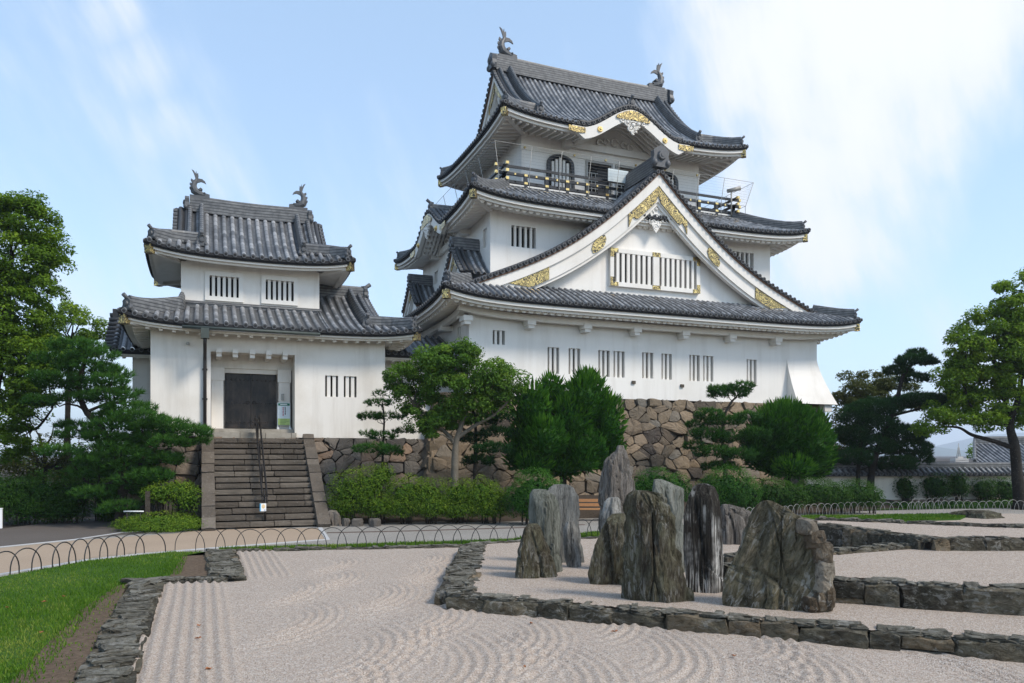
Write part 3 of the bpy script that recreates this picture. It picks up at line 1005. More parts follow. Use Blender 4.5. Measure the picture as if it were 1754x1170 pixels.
h1 = []
specs1 = [((844, 865, 566, 590), [2]), ((938, 958, 595, 640), [2]), ((974, 994, 597, 641), [2]), ((1025, 1070, 601, 646), [2, 2]),
          ((1100, 1119, 604, 648), [2]), ((1133, 1151, 606, 650), [2]), ((1181, 1222, 609, 653), [2, 2]), ((1279, 1296, 616, 657), [2])]
for px, g in specs1: h1.append((hole(*px, 31.0), g))
def side_slot(x0, x1, y0, y1, X):
    a = onX(x0, (y0 + y1) / 2, X); b = onX(x1, (y0 + y1) / 2, X); m1 = onX((x0 + x1) / 2, y1, X); m0 = onX((x0 + x1) / 2, y0, X)
    return (-max(a[1], b[1]), -min(a[1], b[1]), m1[2], m0[2], .3)
ls1 = [side_slot(783, 790, 560, 606, 10.5)]
ls2 = [side_slot(827, 834, 392, 424, 12.07), side_slot(744, 750, 465, 486, 12.07)]
storey('lower_wall', F1, 5.0, 9.0, [h for h, g in h1], ls1)
for h, g in h1: barred_window(KEEP, (0, 31.0, 0), EX, EY, h, g, barw=.115, pillar=.2)
for q in ls1: barred_window(KEEP, (10.5, 0, 0), NY, EX, q, [2], barw=.14)
h2 = [(hole(876, 918, 388, 424, 32.65), [4]), (hole(1255, 1291, 432, 463, 32.65), [4])]
storey('middle_wall', F2, 9.0, 14.15, [h for h, g in h2], ls2)
for h, g in h2: barred_window(KEEP, (0, 32.65, 0), EX, EY, h, g, barw=.105)
for q in ls2: barred_window(KEEP, (12.07, 0, 0), NY, EX, q, [1], barw=.14)
# top storey: bell windows and the doors onto the balcony
hb = [hole(937, 981, 266, 318, 35.3), hole(1147, 1185, 290, 340, 35.3)]
hb[1] = (2 * CX - hb[0][1], 2 * CX - hb[0][0], hb[0][2], hb[0][3], .35)
hd = [hole(1006, 1046, 276, 330, 35.3), hole(1057, 1099, 280, 335, 35.3)]
hd = [(h[0], h[1], 15.3, 17.45, .35) for h in hd]
storey('upper_wall', F3, 14.2, 19.3, hd + [(b[0] + .12, b[1] - .12, 15.3, b[3] - .1, .3) for b in hb], [])
for b in hb:
    a0, a1 = b[0], b[1]; c = (a0 + a1) / 2; hw = (a1 - a0) / 2; zt = b[3]; zb = 15.3
    out = []; inn = []
    for q in np.linspace(0, 1, 15):
        th = pi * q
        wf = 1.0 - .1 * abs(cos(th)) ** 2
        out.append((c - hw * cos(th) * 1.05, zt - .55 + .55 * sin(th) ** .8 if 0 < q < 1 else zt - .55))
        inn.append((c - (hw - .14) * cos(th), zt - .55 + .42 * sin(th) ** .8 if 0 < q < 1 else zt - .55))
    out = [(a0 - .12, zb)] + [(a0 - .06, zb + .8)] + out + [(a1 + .06, zb + .8), (a1 + .12, zb)]
    inn = [(a0 + .06, zb)] + [(a0 + .08, zb + .8)] + inn + [(a1 - .08, zb + .8), (a1 - .06, zb)]
    fb = MB()
    P = np.array([[(x, 35.30 - .01, z), (x, 35.18, z), (x2, 35.18, z2), (x2, 35.32, z2)] for (x, z), (x2, z2) in zip(out, inn)])
    fb.grid(P)
    fo = fb.build('bell_window', [LACQ], KEEP)
    wb = MB()
    wb.bb(a0 + .1, a1 - .1, 35.52, 35.56, zb, zt - .1, 1)
    for i in range(5):
        x = a0 + .2 + (a1 - a0 - .4) * (i + .5) / 5
        wb.bb(x - .065, x + .065, 35.24, 35.36, zb, zt - .12 - .25 * abs(i - 2) / 2, 0)
    # plaster corners that round the opening off
    P = np.array([[(x2, 35.29, z2), (x2, 35.29, max(z2, zt + .02))] for (x2, z2) in inn[2:-2]])
    wb.grid(P, 0)
    wb.build('window_bar', [TRIM, DARK], fo)
for h in hd:
    db = MB()
    db.bb(h[0], h[1], 35.5, 35.56, 15.3, 17.45, 1)
    for (x0, x1, z0, z1) in ((h[0] - .1, h[0], 15.3, 17.55), (h[1], h[1] + .1, 15.3, 17.55), (h[0], h[1], 17.45, 17.55)):
        db.bb(x0, x1, 35.22, 35.34, z0, z1, 0)
    for i in range(6):
        x = h[0] + (h[1] - h[0]) * i / 6.0 + .08
        if i < 3: db.bb(x - .02, x + .02, 35.40, 35.44, 15.3, 17.0, 2)
    for z in (15.8, 16.2, 16.6, 17.0): db.bb(h[0], (h[0] + h[1]) / 2, 35.41, 35.435, z - .02, z + .02, 2)
    db.bb(h[0] + .62, h[1] - .12, 35.42, 35.47, 15.3, 17.2, 3)
    db.build('balcony_door', [STEEL, DARK, STEEL, IRON], KEEP)
rails = MB()
for z in (17.68, 18.35):
    rails.bb(14.66, 25.24, 35.26, 35.30, z - .09, z + .09)
rails.build('wall_beam', [TRIM], KEEP)
for x in (14.85, 17.6, 19.4, 21.2, 23, 25.05):
    g = MB(); g.tube([(x, 35.27, 17.68), (x, 35.20, 17.68)], [.07, .05], 8); g.build('gilt_stud', [GOLD], KEEP)

# ---- lower roof, its front gable rising over the whole width
X0, X1, Y0, Y1 = 8.93, 30.93, 29.5, 46.9
ZE1 = 8.87
fr1 = side_frames(X0, X1, Y0, Y1)
_pf = np.polyfit([0, 0.9, 1.85, 3.9, 6.07, 7.87, 9.44, 11.0], [8.87, 9.33, 9.76, 10.66, 11.75, 12.93, 14.35, 15.75], 4)
_pf[-1] = ZE1
def rise1(d): return float(np.polyval(_pf, d))
def make_z1(slen):
    c = make_z(0.0, 0.0, 0.0, .42, 1.3, slen)
    return lambda s, d: rise1(d) + c(s, d)
zf1 = {k: make_z1(v[3]) for k, v in fr1.items()}
HW = (X1 - X0) / 2
m1 = MB()
ZRO = lambda s: 0.0
lf = fr1['front'][3]; lr = fr1['right'][3]
tile_field(m1, fr1['front'], [(0.02, lf - .02, ZRO, lambda s: min(s, lf - s, 2.25))], zf1['front'], nd=6)
tile_field(m1, fr1['back'], [(0.02, lf - .02, ZRO, lambda s: min(s, lf - s, 2.25))], zf1['back'], nd=4)
tile_field(m1, fr1['right'], [(.02, 1.5, ZRO, lambda s: s), (1.5, 4.5, ZRO, lambda s: HW), (4.5, lr - 1.5, ZRO, lambda s: 3.4), (lr - 1.5, lr - .02, ZRO, lambda s: lr - s)], zf1['right'], nd=14)
tile_field(m1, fr1['left'], [(.02, 1.5, ZRO, lambda s: s), (1.5, lr - 4.5, ZRO, lambda s: 3.4), (lr - 4.5, lr - 1.5, ZRO, lambda s: HW), (lr - 1.5, lr - .02, ZRO, lambda s: lr - s)], zf1['left'], nd=14)
for k in fr1: eave_ends(m1, fr1[k], zf1[k])
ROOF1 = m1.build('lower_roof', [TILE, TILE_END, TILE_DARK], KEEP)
for k in fr1:
    if k == 'back': continue
    eave_trim(ROOF1, fr1[k], zf1[k], 1.5)
def hip(parent, fr, zfn, s0, s1, w=.24, h=.26, far=False, onis=.34):
    ln = fr[3]
    path = []
    for i in range(9):
        q = s0 + (s1 - s0) * i / 8
        path.append(pt(fr, zfn, ln - q if far else q, q, .05 + .10 * exp(-q / .4)))
    o = ridge(parent, path, w, h, 'hip_ridge')
    d = path[0] - path[1]; d[2] = 0
    oni_tile(parent, path[0] - ZV * .02, d, onis)
    return o
for k in ('front', 'left'):
    corner_beam(ROOF1, fr1[k], zf1[k], 1.5)
corner_beam(ROOF1, fr1['right'], zf1['right'], 1.5)
hip(ROOF1, fr1['front'], zf1['front'], .28, 1.7)
hip(ROOF1, fr1['front'], zf1['front'], .28, 1.7, far=True)
hip(ROOF1, fr1['left'], zf1['left'], .28, 2.2)
prof1 = lambda t: rise1(HW - t)
g1 = gable_end(ROOF1, (CX, 31.0), EX, NY, prof1, 9.9, 9.5, depth=.75, bw=.95, gegyo=1.25, tiles=.3,
               fretpos=((3.15, .75, 'oval'), (6.6, 1.9, 'down')), apex_fret=1.6)
# main gable ridge running back to the upper roof
rp = [np.array([CX, 31.12 + i * .45, prof1(0) + .05]) for i in range(7)]
ridge(ROOF1, rp, .55, .62, top=.14)
oni_tile(ROOF1, (CX, 31.1, prof1(0) + .30), NY, .92, horn=False)
# gable window
wY = 31.75
pw = (onY(1049, 462, wY)[0], onY(1190, 466, wY)[0])
zw0, zw1 = onY(1118, 490, wY)[2], onY(1118, 441, wY)[2]
wy = wY - .16
gw = MB()
a0, a1 = pw; mid = (a0 + a1) / 2
gw.bb(a0 - .02, a1 + .02, wY - .02, wY - .008, zw0, zw1, 1)
for (x0, x1, z0, z1) in ((a0 - .2, a1 + .2, zw1, zw1 + .2), (a0 - .2, a1 + .2, zw0 - .2, zw0), (a0 - .2, a0, zw0, zw1), (a1, a1 + .2, zw0, zw1), (mid - .17, mid + .17, zw0, zw1)):
    gw.bb(x0, x1, wY - .17, wY + .02, z0, z1, 0)
for (b0, b1) in ((a0, mid - .17), (mid + .17, a1)):
    for i in range(7):
        w_ = (b1 - b0) / 15
        x = b0 + w_ * (2 * i + 1)
        gw.bb(x, x + w_ * 1.05, wY - .15, wY - .04, zw0, zw1, 0)
GW = gw.build('gable_window', [TRIM, DARK], ROOF1)
gp = MB()
for cx_, cz_, sx, sz in ((a0 - .2, zw1 + .2, 1, -1), (a1 + .2, zw1 + .2, -1, -1), (a0 - .2, zw0 - .2, 1, 1), (a1 + .2, zw0 - .2, -1, 1)):
    gp = MB(); gp.bb(min(cx_, cx_ + sx * .42), max(cx_, cx_ + sx * .42), wY - .185, wY - .1705, min(cz_, cz_ + sz * .19), max(cz_, cz_ + sz * .19))
    gp.bb(min(cx_, cx_ + sx * .19), max(cx_, cx_ + sx * .19), wY - .185, wY - .1705, min(cz_ + sz * .19, cz_ + sz * .42), max(cz_ + sz * .19, cz_ + sz * .42)); gp.build('gilt_corner', [FRET], GW)
for z in (zw1 + .1, zw0 - .1): gp = MB(); gp.bb(mid - .22, mid + .22, wY - .185, wY - .1705, z - .1, z + .1); gp.build('gilt_plate', [FRET], GW)
# eave beam and its brackets
bm = MB()
P = [np.array([9.9 + 20.05 * i / 30, 30.62, 8.30 + .28 * (exp(-(i) / 2.2) + exp(-(30 - i) / 2.2))]) for i in range(31)]
bm.sweep(P, [(-.12, -.13), (.12, -.13), (.12, .13), (-.12, .13)])
P = [np.array([10.12, 30.6 + 15.3 * i / 30, 8.30 + .28 * (exp(-(i) / 2.2))]) for i in range(31)]
bm.sweep(P, [(-.12, -.13), (.12, -.13), (.12, .13), (-.12, .13)])
bmo = bm.build('eave_beam', [TRIM], KEEP)
for px in (800, 909, 1005, 1090, 1173, 1253, 1331):
    x = onY(px, 545, 30.6)[0]
    b = MB(); b.bb(x - .2, x + .2, 30.44, 31.02, 8.02, 8.24); b.bb(x - .14, x + .14, 30.5, 30.98, 7.88, 8.02)
    b.build('bracket', [TRIM], bmo)
for yy in (33.5, 36.5, 39.5):
    b = MB(); b.bb(9.94, 10.52, yy - .2, yy + .2, 8.02, 8.24); b.build('bracket', [TRIM], bmo)
# stone-drop bay at the right corner
sb = MB()
xl, xr = 27.45, 29.4; zt = 7.3
rows = []
for i in range(9):
    f_ = i / 8; o_ = .78 * (f_ ** 1.3); z = zt - (zt - 4.98) * f_
    rows.append([(xl, 31.0, z), (xl, 31.0 - o_ - .004, z), (xr + o_ * .8 + .004, 31.0 - o_ - .004, z), (xr + o_ * .8 + .004, 34.5, z)])
for i in range(8):
    a, b = rows[i], rows[i + 1]
    for j in range(3): sb.add([a[j], b[j], b[j + 1], a[j + 1]], [(0, 1, 2, 3)], 0)
sb.add(rows[8], [(0, 1, 2, 3)], 1)
sb.build('stone_drop_bay', [PLASTER, DARK], KEEP)
sb = MB(); sb.bb(29.3, 29.75, 30.35, 30.75, 4.62, 4.97); sb.build('bay_bracket', [TRIM], KEEP)
for px, py in ((1085, 655), (1168, 661)):
    q = onY(px, py, 30.99); b = MB(); b.bb(q[0] - .09, q[0] + .09, 30.93, 31.01, q[2] - .07, q[2] + .07); b.build('wall_spout', [STEP], KEEP)

# small twin gables on the left slope
def small_gable(yc, zr, hw, xf, xb):
    mb = MB()
    pf = lambda t: zr - .75 * t - .16 * (hw * 2 * t - t * t) * .9
    sgf = {}
    for sg in (-1, 1):
        S0 = np.array([xf if sg < 0 else xb, yc + sg * hw, 0.]); sd = np.array([1. if sg < 0 else -1., 0, 0]); dd = np.array([0, -sg * 1., 0])
        fr = (S0, sd, dd, xb - xf)
        zf = lambda s, d: pf(hw - d)
        tile_field(mb, fr, [(0.0, xb - xf, ZRO, lambda s: hw)], zf, nd=8)
    o = mb.build('side_gable', [TILE, TILE_END, TILE_DARK], ROOF1)
    gable_end(o, (xf, yc), NY, NX, pf, hw, zr - hw * 1.1, depth=.3, bw=.34, gegyo=.3, tiles=.26, apex_fret=.4)
    ridge(o, [np.array([xf + .05, yc, zr + .02]), np.array([xb, yc, zr + .02])], .34, .36)
    oni_tile(o, (xf + .05, yc, zr + .12), NX, .42, horn=False)
small_gable(34.2, 12.05, 1.55, 10.75, 12.2)
small_gable(42.1, 12.05, 1.55, 10.75, 12.2)

# ---- middle roof: skirt with a wavy gable on the left
A0, A1, B0, B1 = 10.67, 29.2, 31.25, 45.5
fr2 = side_frames(A0, A1, B0, B1)
hump2 = (45.5 - 38.2, 2.7, 1.2)
zf2 = {k: make_z(13.66, .45, .03, .42, 1.3, v[3], hump=hump2 if k == 'left' else None) for k, v in fr2.items()}
m2 = MB()
for k in fr2:
    ln = fr2[k][3]
    tile_field(m2, fr2[k], [(.02, ln - .02, ZRO, lambda s, ln=ln: min(s, ln - s, 2.9))], zf2[k], nd=8)
    eave_ends(m2, fr2[k], zf2[k])
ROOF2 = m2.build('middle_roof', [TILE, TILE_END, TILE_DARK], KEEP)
for k in ('front', 'left', 'right'): eave_trim(ROOF2, fr2[k], zf2[k], 1.4, hump=hump2 if k == 'left' else None)
for k in ('front', 'left', 'right'): corner_beam(ROOF2, fr2[k], zf2[k], 1.4)
hip(ROOF2, fr2['front'], zf2['front'], .28, 2.8)
hip(ROOF2, fr2['front'], zf2['front'], .28, 2.8, far=True)
hip(ROOF2, fr2['left'], zf2['left'], .28, 2.8)
def karahafu(parent, fr, zfn, hump, ov, tall=.5, backd=2.6, boss=.45):
    sc, w, B = hump; S0, sd, dd, ln = fr
    P = []; n = 40
    W_ = w * 1.12
    mb = MB(); G = np.zeros((n + 1, 5, 3))
    for i in range(n + 1):
        s = sc + W_ * (2 * i / n - 1); z = zfn(s, 0) - .13
        e = min(1, (1 - abs(2 * i / n - 1)) * 5)
        for j, (d, o_) in enumerate(((.20, 0), (-.0, 0), (-.0, -.16 - tall * e * .85), (.2, -.16 - tall * e * .85), (.2, 0))):
            G[i, j] = S0 + sd * s + dd * d + ZV * (z + o_)
    mb.grid(G)
    bo = mb.build('wavy_bargeboard', [TRIM], parent)
    g = MB(); n = 16; G = np.zeros((n + 1, 2, 3))
    for i in range(n + 1):
        f_ = 2 * i / n - 1; s = sc + .95 * f_; z = zfn(s, 0) - .20
        G[i, 0] = S0 + sd * s - dd * .03 + ZV * z; G[i, 1] = S0 + sd * s - dd * .03 + ZV * (z - .12 - .34 * (1 - f_ * f_))
    g.grid(G); o = g.build('gilt_fretwork', [FRET], bo); o.modifiers.new('thick', 'SOLIDIFY').thickness = .04
    for q in (-.62, .62):
        s = sc + q * w; z = zfn(s, 0) - .45; p = S0 + sd * s + ZV * z
        g = MB(); g.tube([p, p - dd * .07], [.15, .12], 12, smooth=False); g.tube([p - dd * .07, p - dd * .11], [.07, .04], 8); g.build('gilt_boss', [GOLD], bo)
    for q in (-1.04, 1.04):
        s = sc + q * w; g = MB(); n = 6; G = np.zeros((n + 1, 2, 3))
        for i in range(n + 1):
            ss = s + (i / n - .5) * .9; z = zfn(ss, 0) - .18
            G[i, 0] = S0 + sd * ss - dd * .015 + ZV * z; G[i, 1] = S0 + sd * ss - dd * .015 + ZV * (z - .3 + .12 * abs(i / n - .5))
        g.grid(G); o = g.build('gilt_fretwork', [FRET], bo); o.modifiers.new('thick', 'SOLIDIFY').thickness = .03
    g = MB(); top = S0 + sd * sc + dd * .0 + ZV * (zfn(sc, 0) - .68)
    for (a, b, r_) in ((0, -.22, .2), (-.32, -.12, .16), (.32, -.12, .16), (-.6, -.03, .13), (.6, -.03, .13), (-.16, -.42, .12), (.16, -.42, .12), (0, -.58, .1)):
        p = top + sd * a + ZV * b
        g.tube([p + sd * cos(q) * r_ + ZV * sin(q) * r_ for q in np.linspace(0, 5.2, 12)], [.05] * 12, 6); g.ellipsoid(p, (r_ * .6,) * 3, 7, 5)
    g.build('carved_pendant', [TRIM], bo)
    # arched soffit ribs and the beam below
    g = MB()
    for k in range(6):
        d = .35 + (ov - .35) * k / 5
        pth = [S0 + sd * (sc + w * .86 * f_) + dd * d + ZV * (zfn(sc + w * .86 * f_, 0) - .40) for f_ in np.linspace(-1, 1, 24)]
        g.sweep(pth, [(-.05, -.07), (.05, -.07), (.05, .07), (-.05, .07)], lat=dd)
    zb = zfn(sc + w, 0) - .30
    g.sweep([S0 + sd * (sc - w * .95) + dd * (ov - .06) + ZV * zb, S0 + sd * (sc + w * .95) + dd * (ov - .06) + ZV * zb], [(-.12, -.16), (.12, -.16), (.12, .16), (-.12, .16)])
    for q in (-.95, .95):
        g.box(S0 + sd * (sc + w * q) + dd * (ov - .25) + ZV * (zb - .05), (.4, .5, .4) if abs(sd[0]) > .5 else (.5, .4, .4))
    for a, b, r_ in ((-.9, .35, .16), (.9, .35, .16), (-.5, .45, .14), (.5, .45, .14), (0, .5, .2)):
        p = S0 + sd * (sc + a) + dd * (ov - .1) + ZV * (zb + b)
        g.tube([p + sd * cos(q) * r_ + ZV * sin(q) * r_ for q in np.linspace(0, 5.2, 10)], [.05] * 10, 5)
    g.build('arched_soffit', [TRIM], parent)
    # rolled verge tiles and the little ridge on top
    v = MB(); n = 44
    for dofs, rr_ in ((.14, .10), (.40, .09), (.66, .085)):
        v.tube([S0 + sd * (sc + w * f_) + dd * dofs + ZV * (zfn(sc + w * f_, dofs) + .10) for f_ in np.linspace(-1.0, 1.0, n)], rr_, 8)
    v.build('verge_tiles', [TILE], parent)
    p0 = S0 + sd * sc + dd * .25 + ZV * (zfn(sc, .2) + .05); p1 = S0 + sd * sc + dd * backd + ZV * (zfn(sc, .2) + .10)
    ridge(parent, [p0, p1], .30, .26)
    oni_tile(parent, p0 + ZV * .05, -dd, boss)
karahafu(ROOF2, fr2['left'], zf2['left'], hump2, 1.4, .35)

# ---- balcony
BX0, BX1, BY0, BY1 = 13.2, 26.65, 34.0, 43.5
dk = MB()
dk.bb(BX0, BX1, BY0, BY1, 15.08, 15.24)
DECK = dk.build('balcony', [LACQ], KEEP)
def rail_run(p0, p1, posts):
    p0, p1 = np.array(p0, float), np.array(p1, float)
    d = (p1 - p0) / np.linalg.norm(p1 - p0)
    mb = MB()
    for z, w, h, e in ((.93, .12, .10, .45), (.58, .10, .12, .3), (.20, .14, .14, .3)):
        mb.bar(p0 - d * e + ZV * z, p1 + d * e + ZV * z, w, h)
    o = mb.build('railing', [LACQ], DECK)
    pm = MB(); pm.bar(p0 - d * .1 + ZV * .05, p1 + d * .1 + ZV * .05, .12, .08); pm.build('railing_sill', [TRIM], DECK)
    for i in range(posts + 1):
        p = p0 + (p1 - p0) * i / posts
        b = MB(); b.box(p + ZV * .30, (.16, .16, .6), 0); b.build('railing_post', [LACQ], o)
        for z in (.20, .58): g = MB(); g.box(p + ZV * z, (.17, .17, .10), 0); g.build('gilt_fitting', [GOLD], o)
        if i < posts:
            for z, sz_ in ((.58, .09), (.21, .08)): g = MB(); g.box(p + (p1 - p0) / posts * .5 + ZV * z, (.08, .14, sz_)); g.build('gilt_fitting', [GOLD], o)
    for sgn, p in ((-1, p0), (1, p1)):
        for z in (.93, .58, .20): g = MB(); g.bar(p + d * sgn * .34 + ZV * z, p + d * sgn * .47 + ZV * z, .14, .13); g.build('gilt_fitting', [GOLD], o)
rail_run((BX0 + .1, BY0 + .1, 15.24), (BX1 - .1, BY0 + .1, 15.24), 12)
rail_run((BX0 + .1, BY0 + .1, 15.24), (BX0 + .1, BY1 - .1, 15.24), 8)
rail_run((BX1 - .1, BY0 + .1, 15.24), (BX1 - .1, BY1 - .1, 15.24), 8)
fx0, fx1, fy0 = BX0 - .35, BX1 + .35, BY0 - .35
fm = MB()
def leanpost(x, y, ox, oy):
    fm.tube([(x, y, 15.0), (x, y, 15.25), (x - ox * .0, y - oy * .0, 15.7), (x + ox * .3, y + oy * .3, 16.95)], .016, 6)
n = 9
for i in range(n + 1):
    leanpost(fx0 + (fx1 - fx0) * i / n, fy0, (-1 if i == 0 else (1 if i == n else 0)), -1)
for i in range(1, 6):
    for x, o_ in ((fx0, -1), (fx1, 1)): leanpost(x, fy0 + (BY1 - fy0) * i / 5, o_, 0)
for (z, o_) in ((16.95, .3), (15.02, 0), (15.75, .01)):
    fm.tube([(fx0 - o_, BY1, z), (fx0 - o_, fy0 - o_, z), (fx1 + o_, fy0 - o_, z), (fx1 + o_, BY1, z)], .012, 6, smooth=False)
for k in range(1, 9):
    z = 15.8 + .13 * k; o_ = .3 * (z - 15.7) / 1.25
    fm.tube([(fx0 - o_, BY1, z), (fx0 - o_, fy0 - o_, z), (fx1 + o_, fy0 - o_, z), (fx1 + o_, BY1, z)], .0035, 4, smooth=False)
fm.build('safety_fence', [STEEL], DECK)
q = onY(1058, 299, 33.8)
sg = MB(); sg.box((q[0], 33.75, 16.35), (1.15, .04, .62)); sg.build('notice_panel', [m_plain("pale_panel", (.60, .66, .66), .4, .4, .05, 4)], DECK)
q = (26.0, 33.9, 16.35)
tl = MB(); tl.tube([(26.1, 34.0, 16.55), (26.75, 33.75, 16.72)], [.10, .12], 10); tl.tube([(26.3, 33.92, 15.24), (26.3, 33.92, 16.55)], .04, 8)
tag(tl.build('telescope', [STEEL], None, off=(26.3, 33.92, 15.24)), 'grey viewing telescope on the right end of the keep balcony', 'telescope')

# ---- top roof
C0, C1, D0, D1 = 12.95, 27.0, 33.4, 44.1
fr3 = side_frames(C0, C1, D0, D1)
hump3 = (CX - C0, 3.0, 1.3)
zf3 = {k: make_z(18.45, .45, .0765, .46, 1.5, v[3], dl=3.2, hump=hump3 if k == 'front' else None) for k, v in fr3.items()}
m3 = MB(); lf = fr3['front'][3]; lr = fr3['left'][3]; HD = lr / 2; G3 = 1.55
for k in ('front', 'back'):
    tile_field(m3, fr3[k], [(.02, G3, ZRO, lambda s: s), (G3, lf - G3, ZRO, lambda s: HD), (lf - G3, lf - .02, ZRO, lambda s: lf - s)], zf3[k], nd=20, sp=.29)
for k in ('left', 'right'):
    tile_field(m3, fr3[k], [(.02, lr - .02, ZRO, lambda s: min(s, lr - s, 2.1))], zf3[k], nd=8, sp=.29)
for k in fr3: eave_ends(m3, fr3[k], zf3[k], sp=.29)
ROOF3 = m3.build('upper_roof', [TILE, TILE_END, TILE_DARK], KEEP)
for k in ('front', 'left', 'right', 'back'): eave_trim(ROOF3, fr3[k], zf3[k], 1.8, style='box', rsp=.36, soff_rise=.16)
for k in ('front', 'left', 'right'): corner_beam(ROOF3, fr3[k], zf3[k], 1.8)
karahafu(ROOF3, fr3['front'], zf3['front'], hump3, 1.9, .48, 3.0)
prof3 = lambda t: 18.45 + .45 * (HD - t) + .0765 * (HD - t) ** 2
YC = (D0 + D1) / 2
for sx, x in ((-1, C0 + G3), (1, C1 - G3)):
    gable_end(ROOF3, (x, YC), (0, 1, 0), (sx, 0, 0), prof3, 3.9, 19.6, depth=.45, bw=.55, gegyo=.7, apex_fret=.9, tiles=.28)
ridge(ROOF3, [np.array([x, YC, prof3(0) + .02 + .10 * ((x - CX) / 5.3) ** 2]) for x in np.linspace(C0 + G3 + .1, C1 - G3 - .1, 15)], .46, .66, top=.12)
for sx, x in ((-1, C0 + G3 + .05), (1, C1 - G3 - .05)):
    oni_tile(ROOF3, (x, YC, prof3(0) + .2), (sx, 0, 0), .8, horn=False)
    shachi(ROOF3, (x - sx * .55, YC, prof3(0) + .86), (-sx, 0, 0), 1.55)
for k in ('front', 'back'):
    for s in (2.4, lf - 2.4):
        pth = [pt(fr3[k], zf3[k], s, 1.15 + (HD - 1.2) * i / 12, .06) for i in range(13)]
        ridge(ROOF3, pth, .26, .30, 'descending_ridge')
        oni_tile(ROOF3, pth[0], -fr3[k][2], .42)
        for q in (.55, 1.1):
            s2 = s - q if s < lf / 2 else s + q
            if q < .8: ridge(ROOF3, [pt(fr3[k], zf3[k], s2, 1.7 + (HD - 1.75) * i / 12, .02) for i in range(13)], .16, .16, 'descending_ridge')
    for far in (False, True):
        path = [pt(fr3[k], zf3[k], lf - q1 if far else q1, q2, .06 + .12 * exp(-q1 / .4)) for q1, q2 in ((.28, .28), (.6, .6), (1.0, 1.0), (1.4, 1.3), (1.9, 1.45), (2.3, 1.5))]
        ridge(ROOF3, path, .24, .26, 'hip_ridge')
        dd_ = path[0] - path[1]; dd_[2] = 0; oni_tile(ROOF3, path[0], dd_, .34)

# ================================================================ the entrance turret
TUR = empty('gate_turret', (2.6, 31, 3.09), 'two storey white turret with dark iron door at the head of the stone stair', 'turret')
TY = 31.0
def tstorey(name, F, z0, z1, fronts, mat):
    x0, x1, y0, y1 = F
    mb = MB()
    holed_wall(mb, (0, y0, 0), EX, EY, x0, x1, z0, z1, fronts)
    holed_wall(mb, (x0, 0, 0), NY, EX, -y1, -y0, z0, z1, [])
    holed_wall(mb, (x1, 0, 0), EY, NX, y0, y1, z0, z1, [])
    holed_wall(mb, (0, y1, 0), NX, NY, -x1, -x0, z0, z1, [])
    return mb.build(name, [mat], TUR)
tw = hole(557, 611, 644, 680, TY)
xr0, xr1 = onY(361, 670, TY)[0], onY(505, 670, TY)[0]
RZ0, RZ1 = 3.42, onY(433, 605, TY)[2]
tstorey('lower_wall', (-1.75, 6.9, TY, 39), 3.09, 7.3, [tw, (xr0, xr1, 3.09, RZ1, 1.35)], PLASTER_WORN)
barred_window(TUR, (0, TY, 0), EX, EY, tw, [2, 2], barw=.13, pillar=.22, inset=.05)
rc = MB()
DY = TY + 1.3
rc.bb(xr0 - .05, xr1 + .05, DY + .12, DY + .3, 3.0, RZ1 + .05)
rc.bb(xr0 + .003, xr1 - .003, DY - .30, DY + .12, RZ1 - .50, RZ1 - .003)                # lintel
dx0, dx1 = onY(385, 690, DY)[0], onY(473, 690, DY)[0]; dz0, dz1 = 3.47, onY(430, 641, DY)[2]
rc.bb(dx0 - .5, dx0 - .06, DY - .42, DY + .1, RZ0, RZ1 - .502)
rc.bb(dx1 + .06, dx1 + .5, DY - .42, DY + .1, RZ0, RZ1 - .502)
rc.bb(dx0 - .06, dx1 + .06, DY - .2, DY + .1, dz1, RZ1 - .502)
rc.bb(dx0 - .54, dx0 - .02, DY - .46, DY - .3, RZ1 - 1.0, RZ1 - .504)
rc.bb(dx1 + .02, dx1 + .54, DY - .46, DY - .3, RZ1 - 1.0, RZ1 - .504)
rc.build('door_surround', [PLASTER_WORN], TUR)
th = MB()
th.bb(xr0 + .003, xr1 - .003, TY + .33, DY + .1, 3.05, RZ0)
th.build('door_sill', [PALE_STONE], TUR)
for i in range(2):
    d = MB(); w2 = (dx1 - dx0) / 2
    a = dx0 + i * w2
    d.bb(a + .006, a + w2 - .006, DY - .08, DY + .02, dz0, dz1)
    for z in (dz0 + .25, dz0 + 1.0, dz1 - .25): d.bb(a + .01, a + w2 - .01, DY - .095, DY - .079, z - .07, z + .07)
    for c_ in range(5): d.bb(a + w2 * (c_ + .5) / 5 - .008, a + w2 * (c_ + .5) / 5 + .008, DY - .088, DY - .079, dz0, dz1)
    for z in (dz0 + .25, dz0 + 1.0, dz1 - .25):
        for c_ in range(6):
            x = a + w2 * (c_ + .5) / 6; d.ellipsoid((x, DY - .098, z), (.03, .02, .03), 6, 4)
    do = d.build('door', [DOORM], TUR)
    x = a + (w2 - .12 if i == 0 else .12)
    h_ = MB(); h_.tube([(x + .06 * cos(t), DY - .12, dz0 + 1.02 + .06 * sin(t)) for t in np.linspace(0, 2 * pi, 12)], .012, 5); h_.build('ring_handle', [IRON], do)
for px in (375, 403, 432, 460, 488):
    x = onY(px, 612, TY)[0]
    b = MB()
    b.bb(x - .1, x + .1, TY - .22, DY - .3, RZ1 - .06, RZ1 + .10)
    b.bb(x - .09, x + .09, TY - .12, DY - .3, RZ1 - .20, RZ1 - .06)
    b.build('bracket', [PLASTER_WORN], TUR)
ib = MB(); q = onY(484, 680, DY - .43); ib.bb(q[0] - .05, q[0] + .05, DY - .48, DY - .42, q[2] - .12, q[2] + .12); ib.build('intercom', [STEEL], TUR)
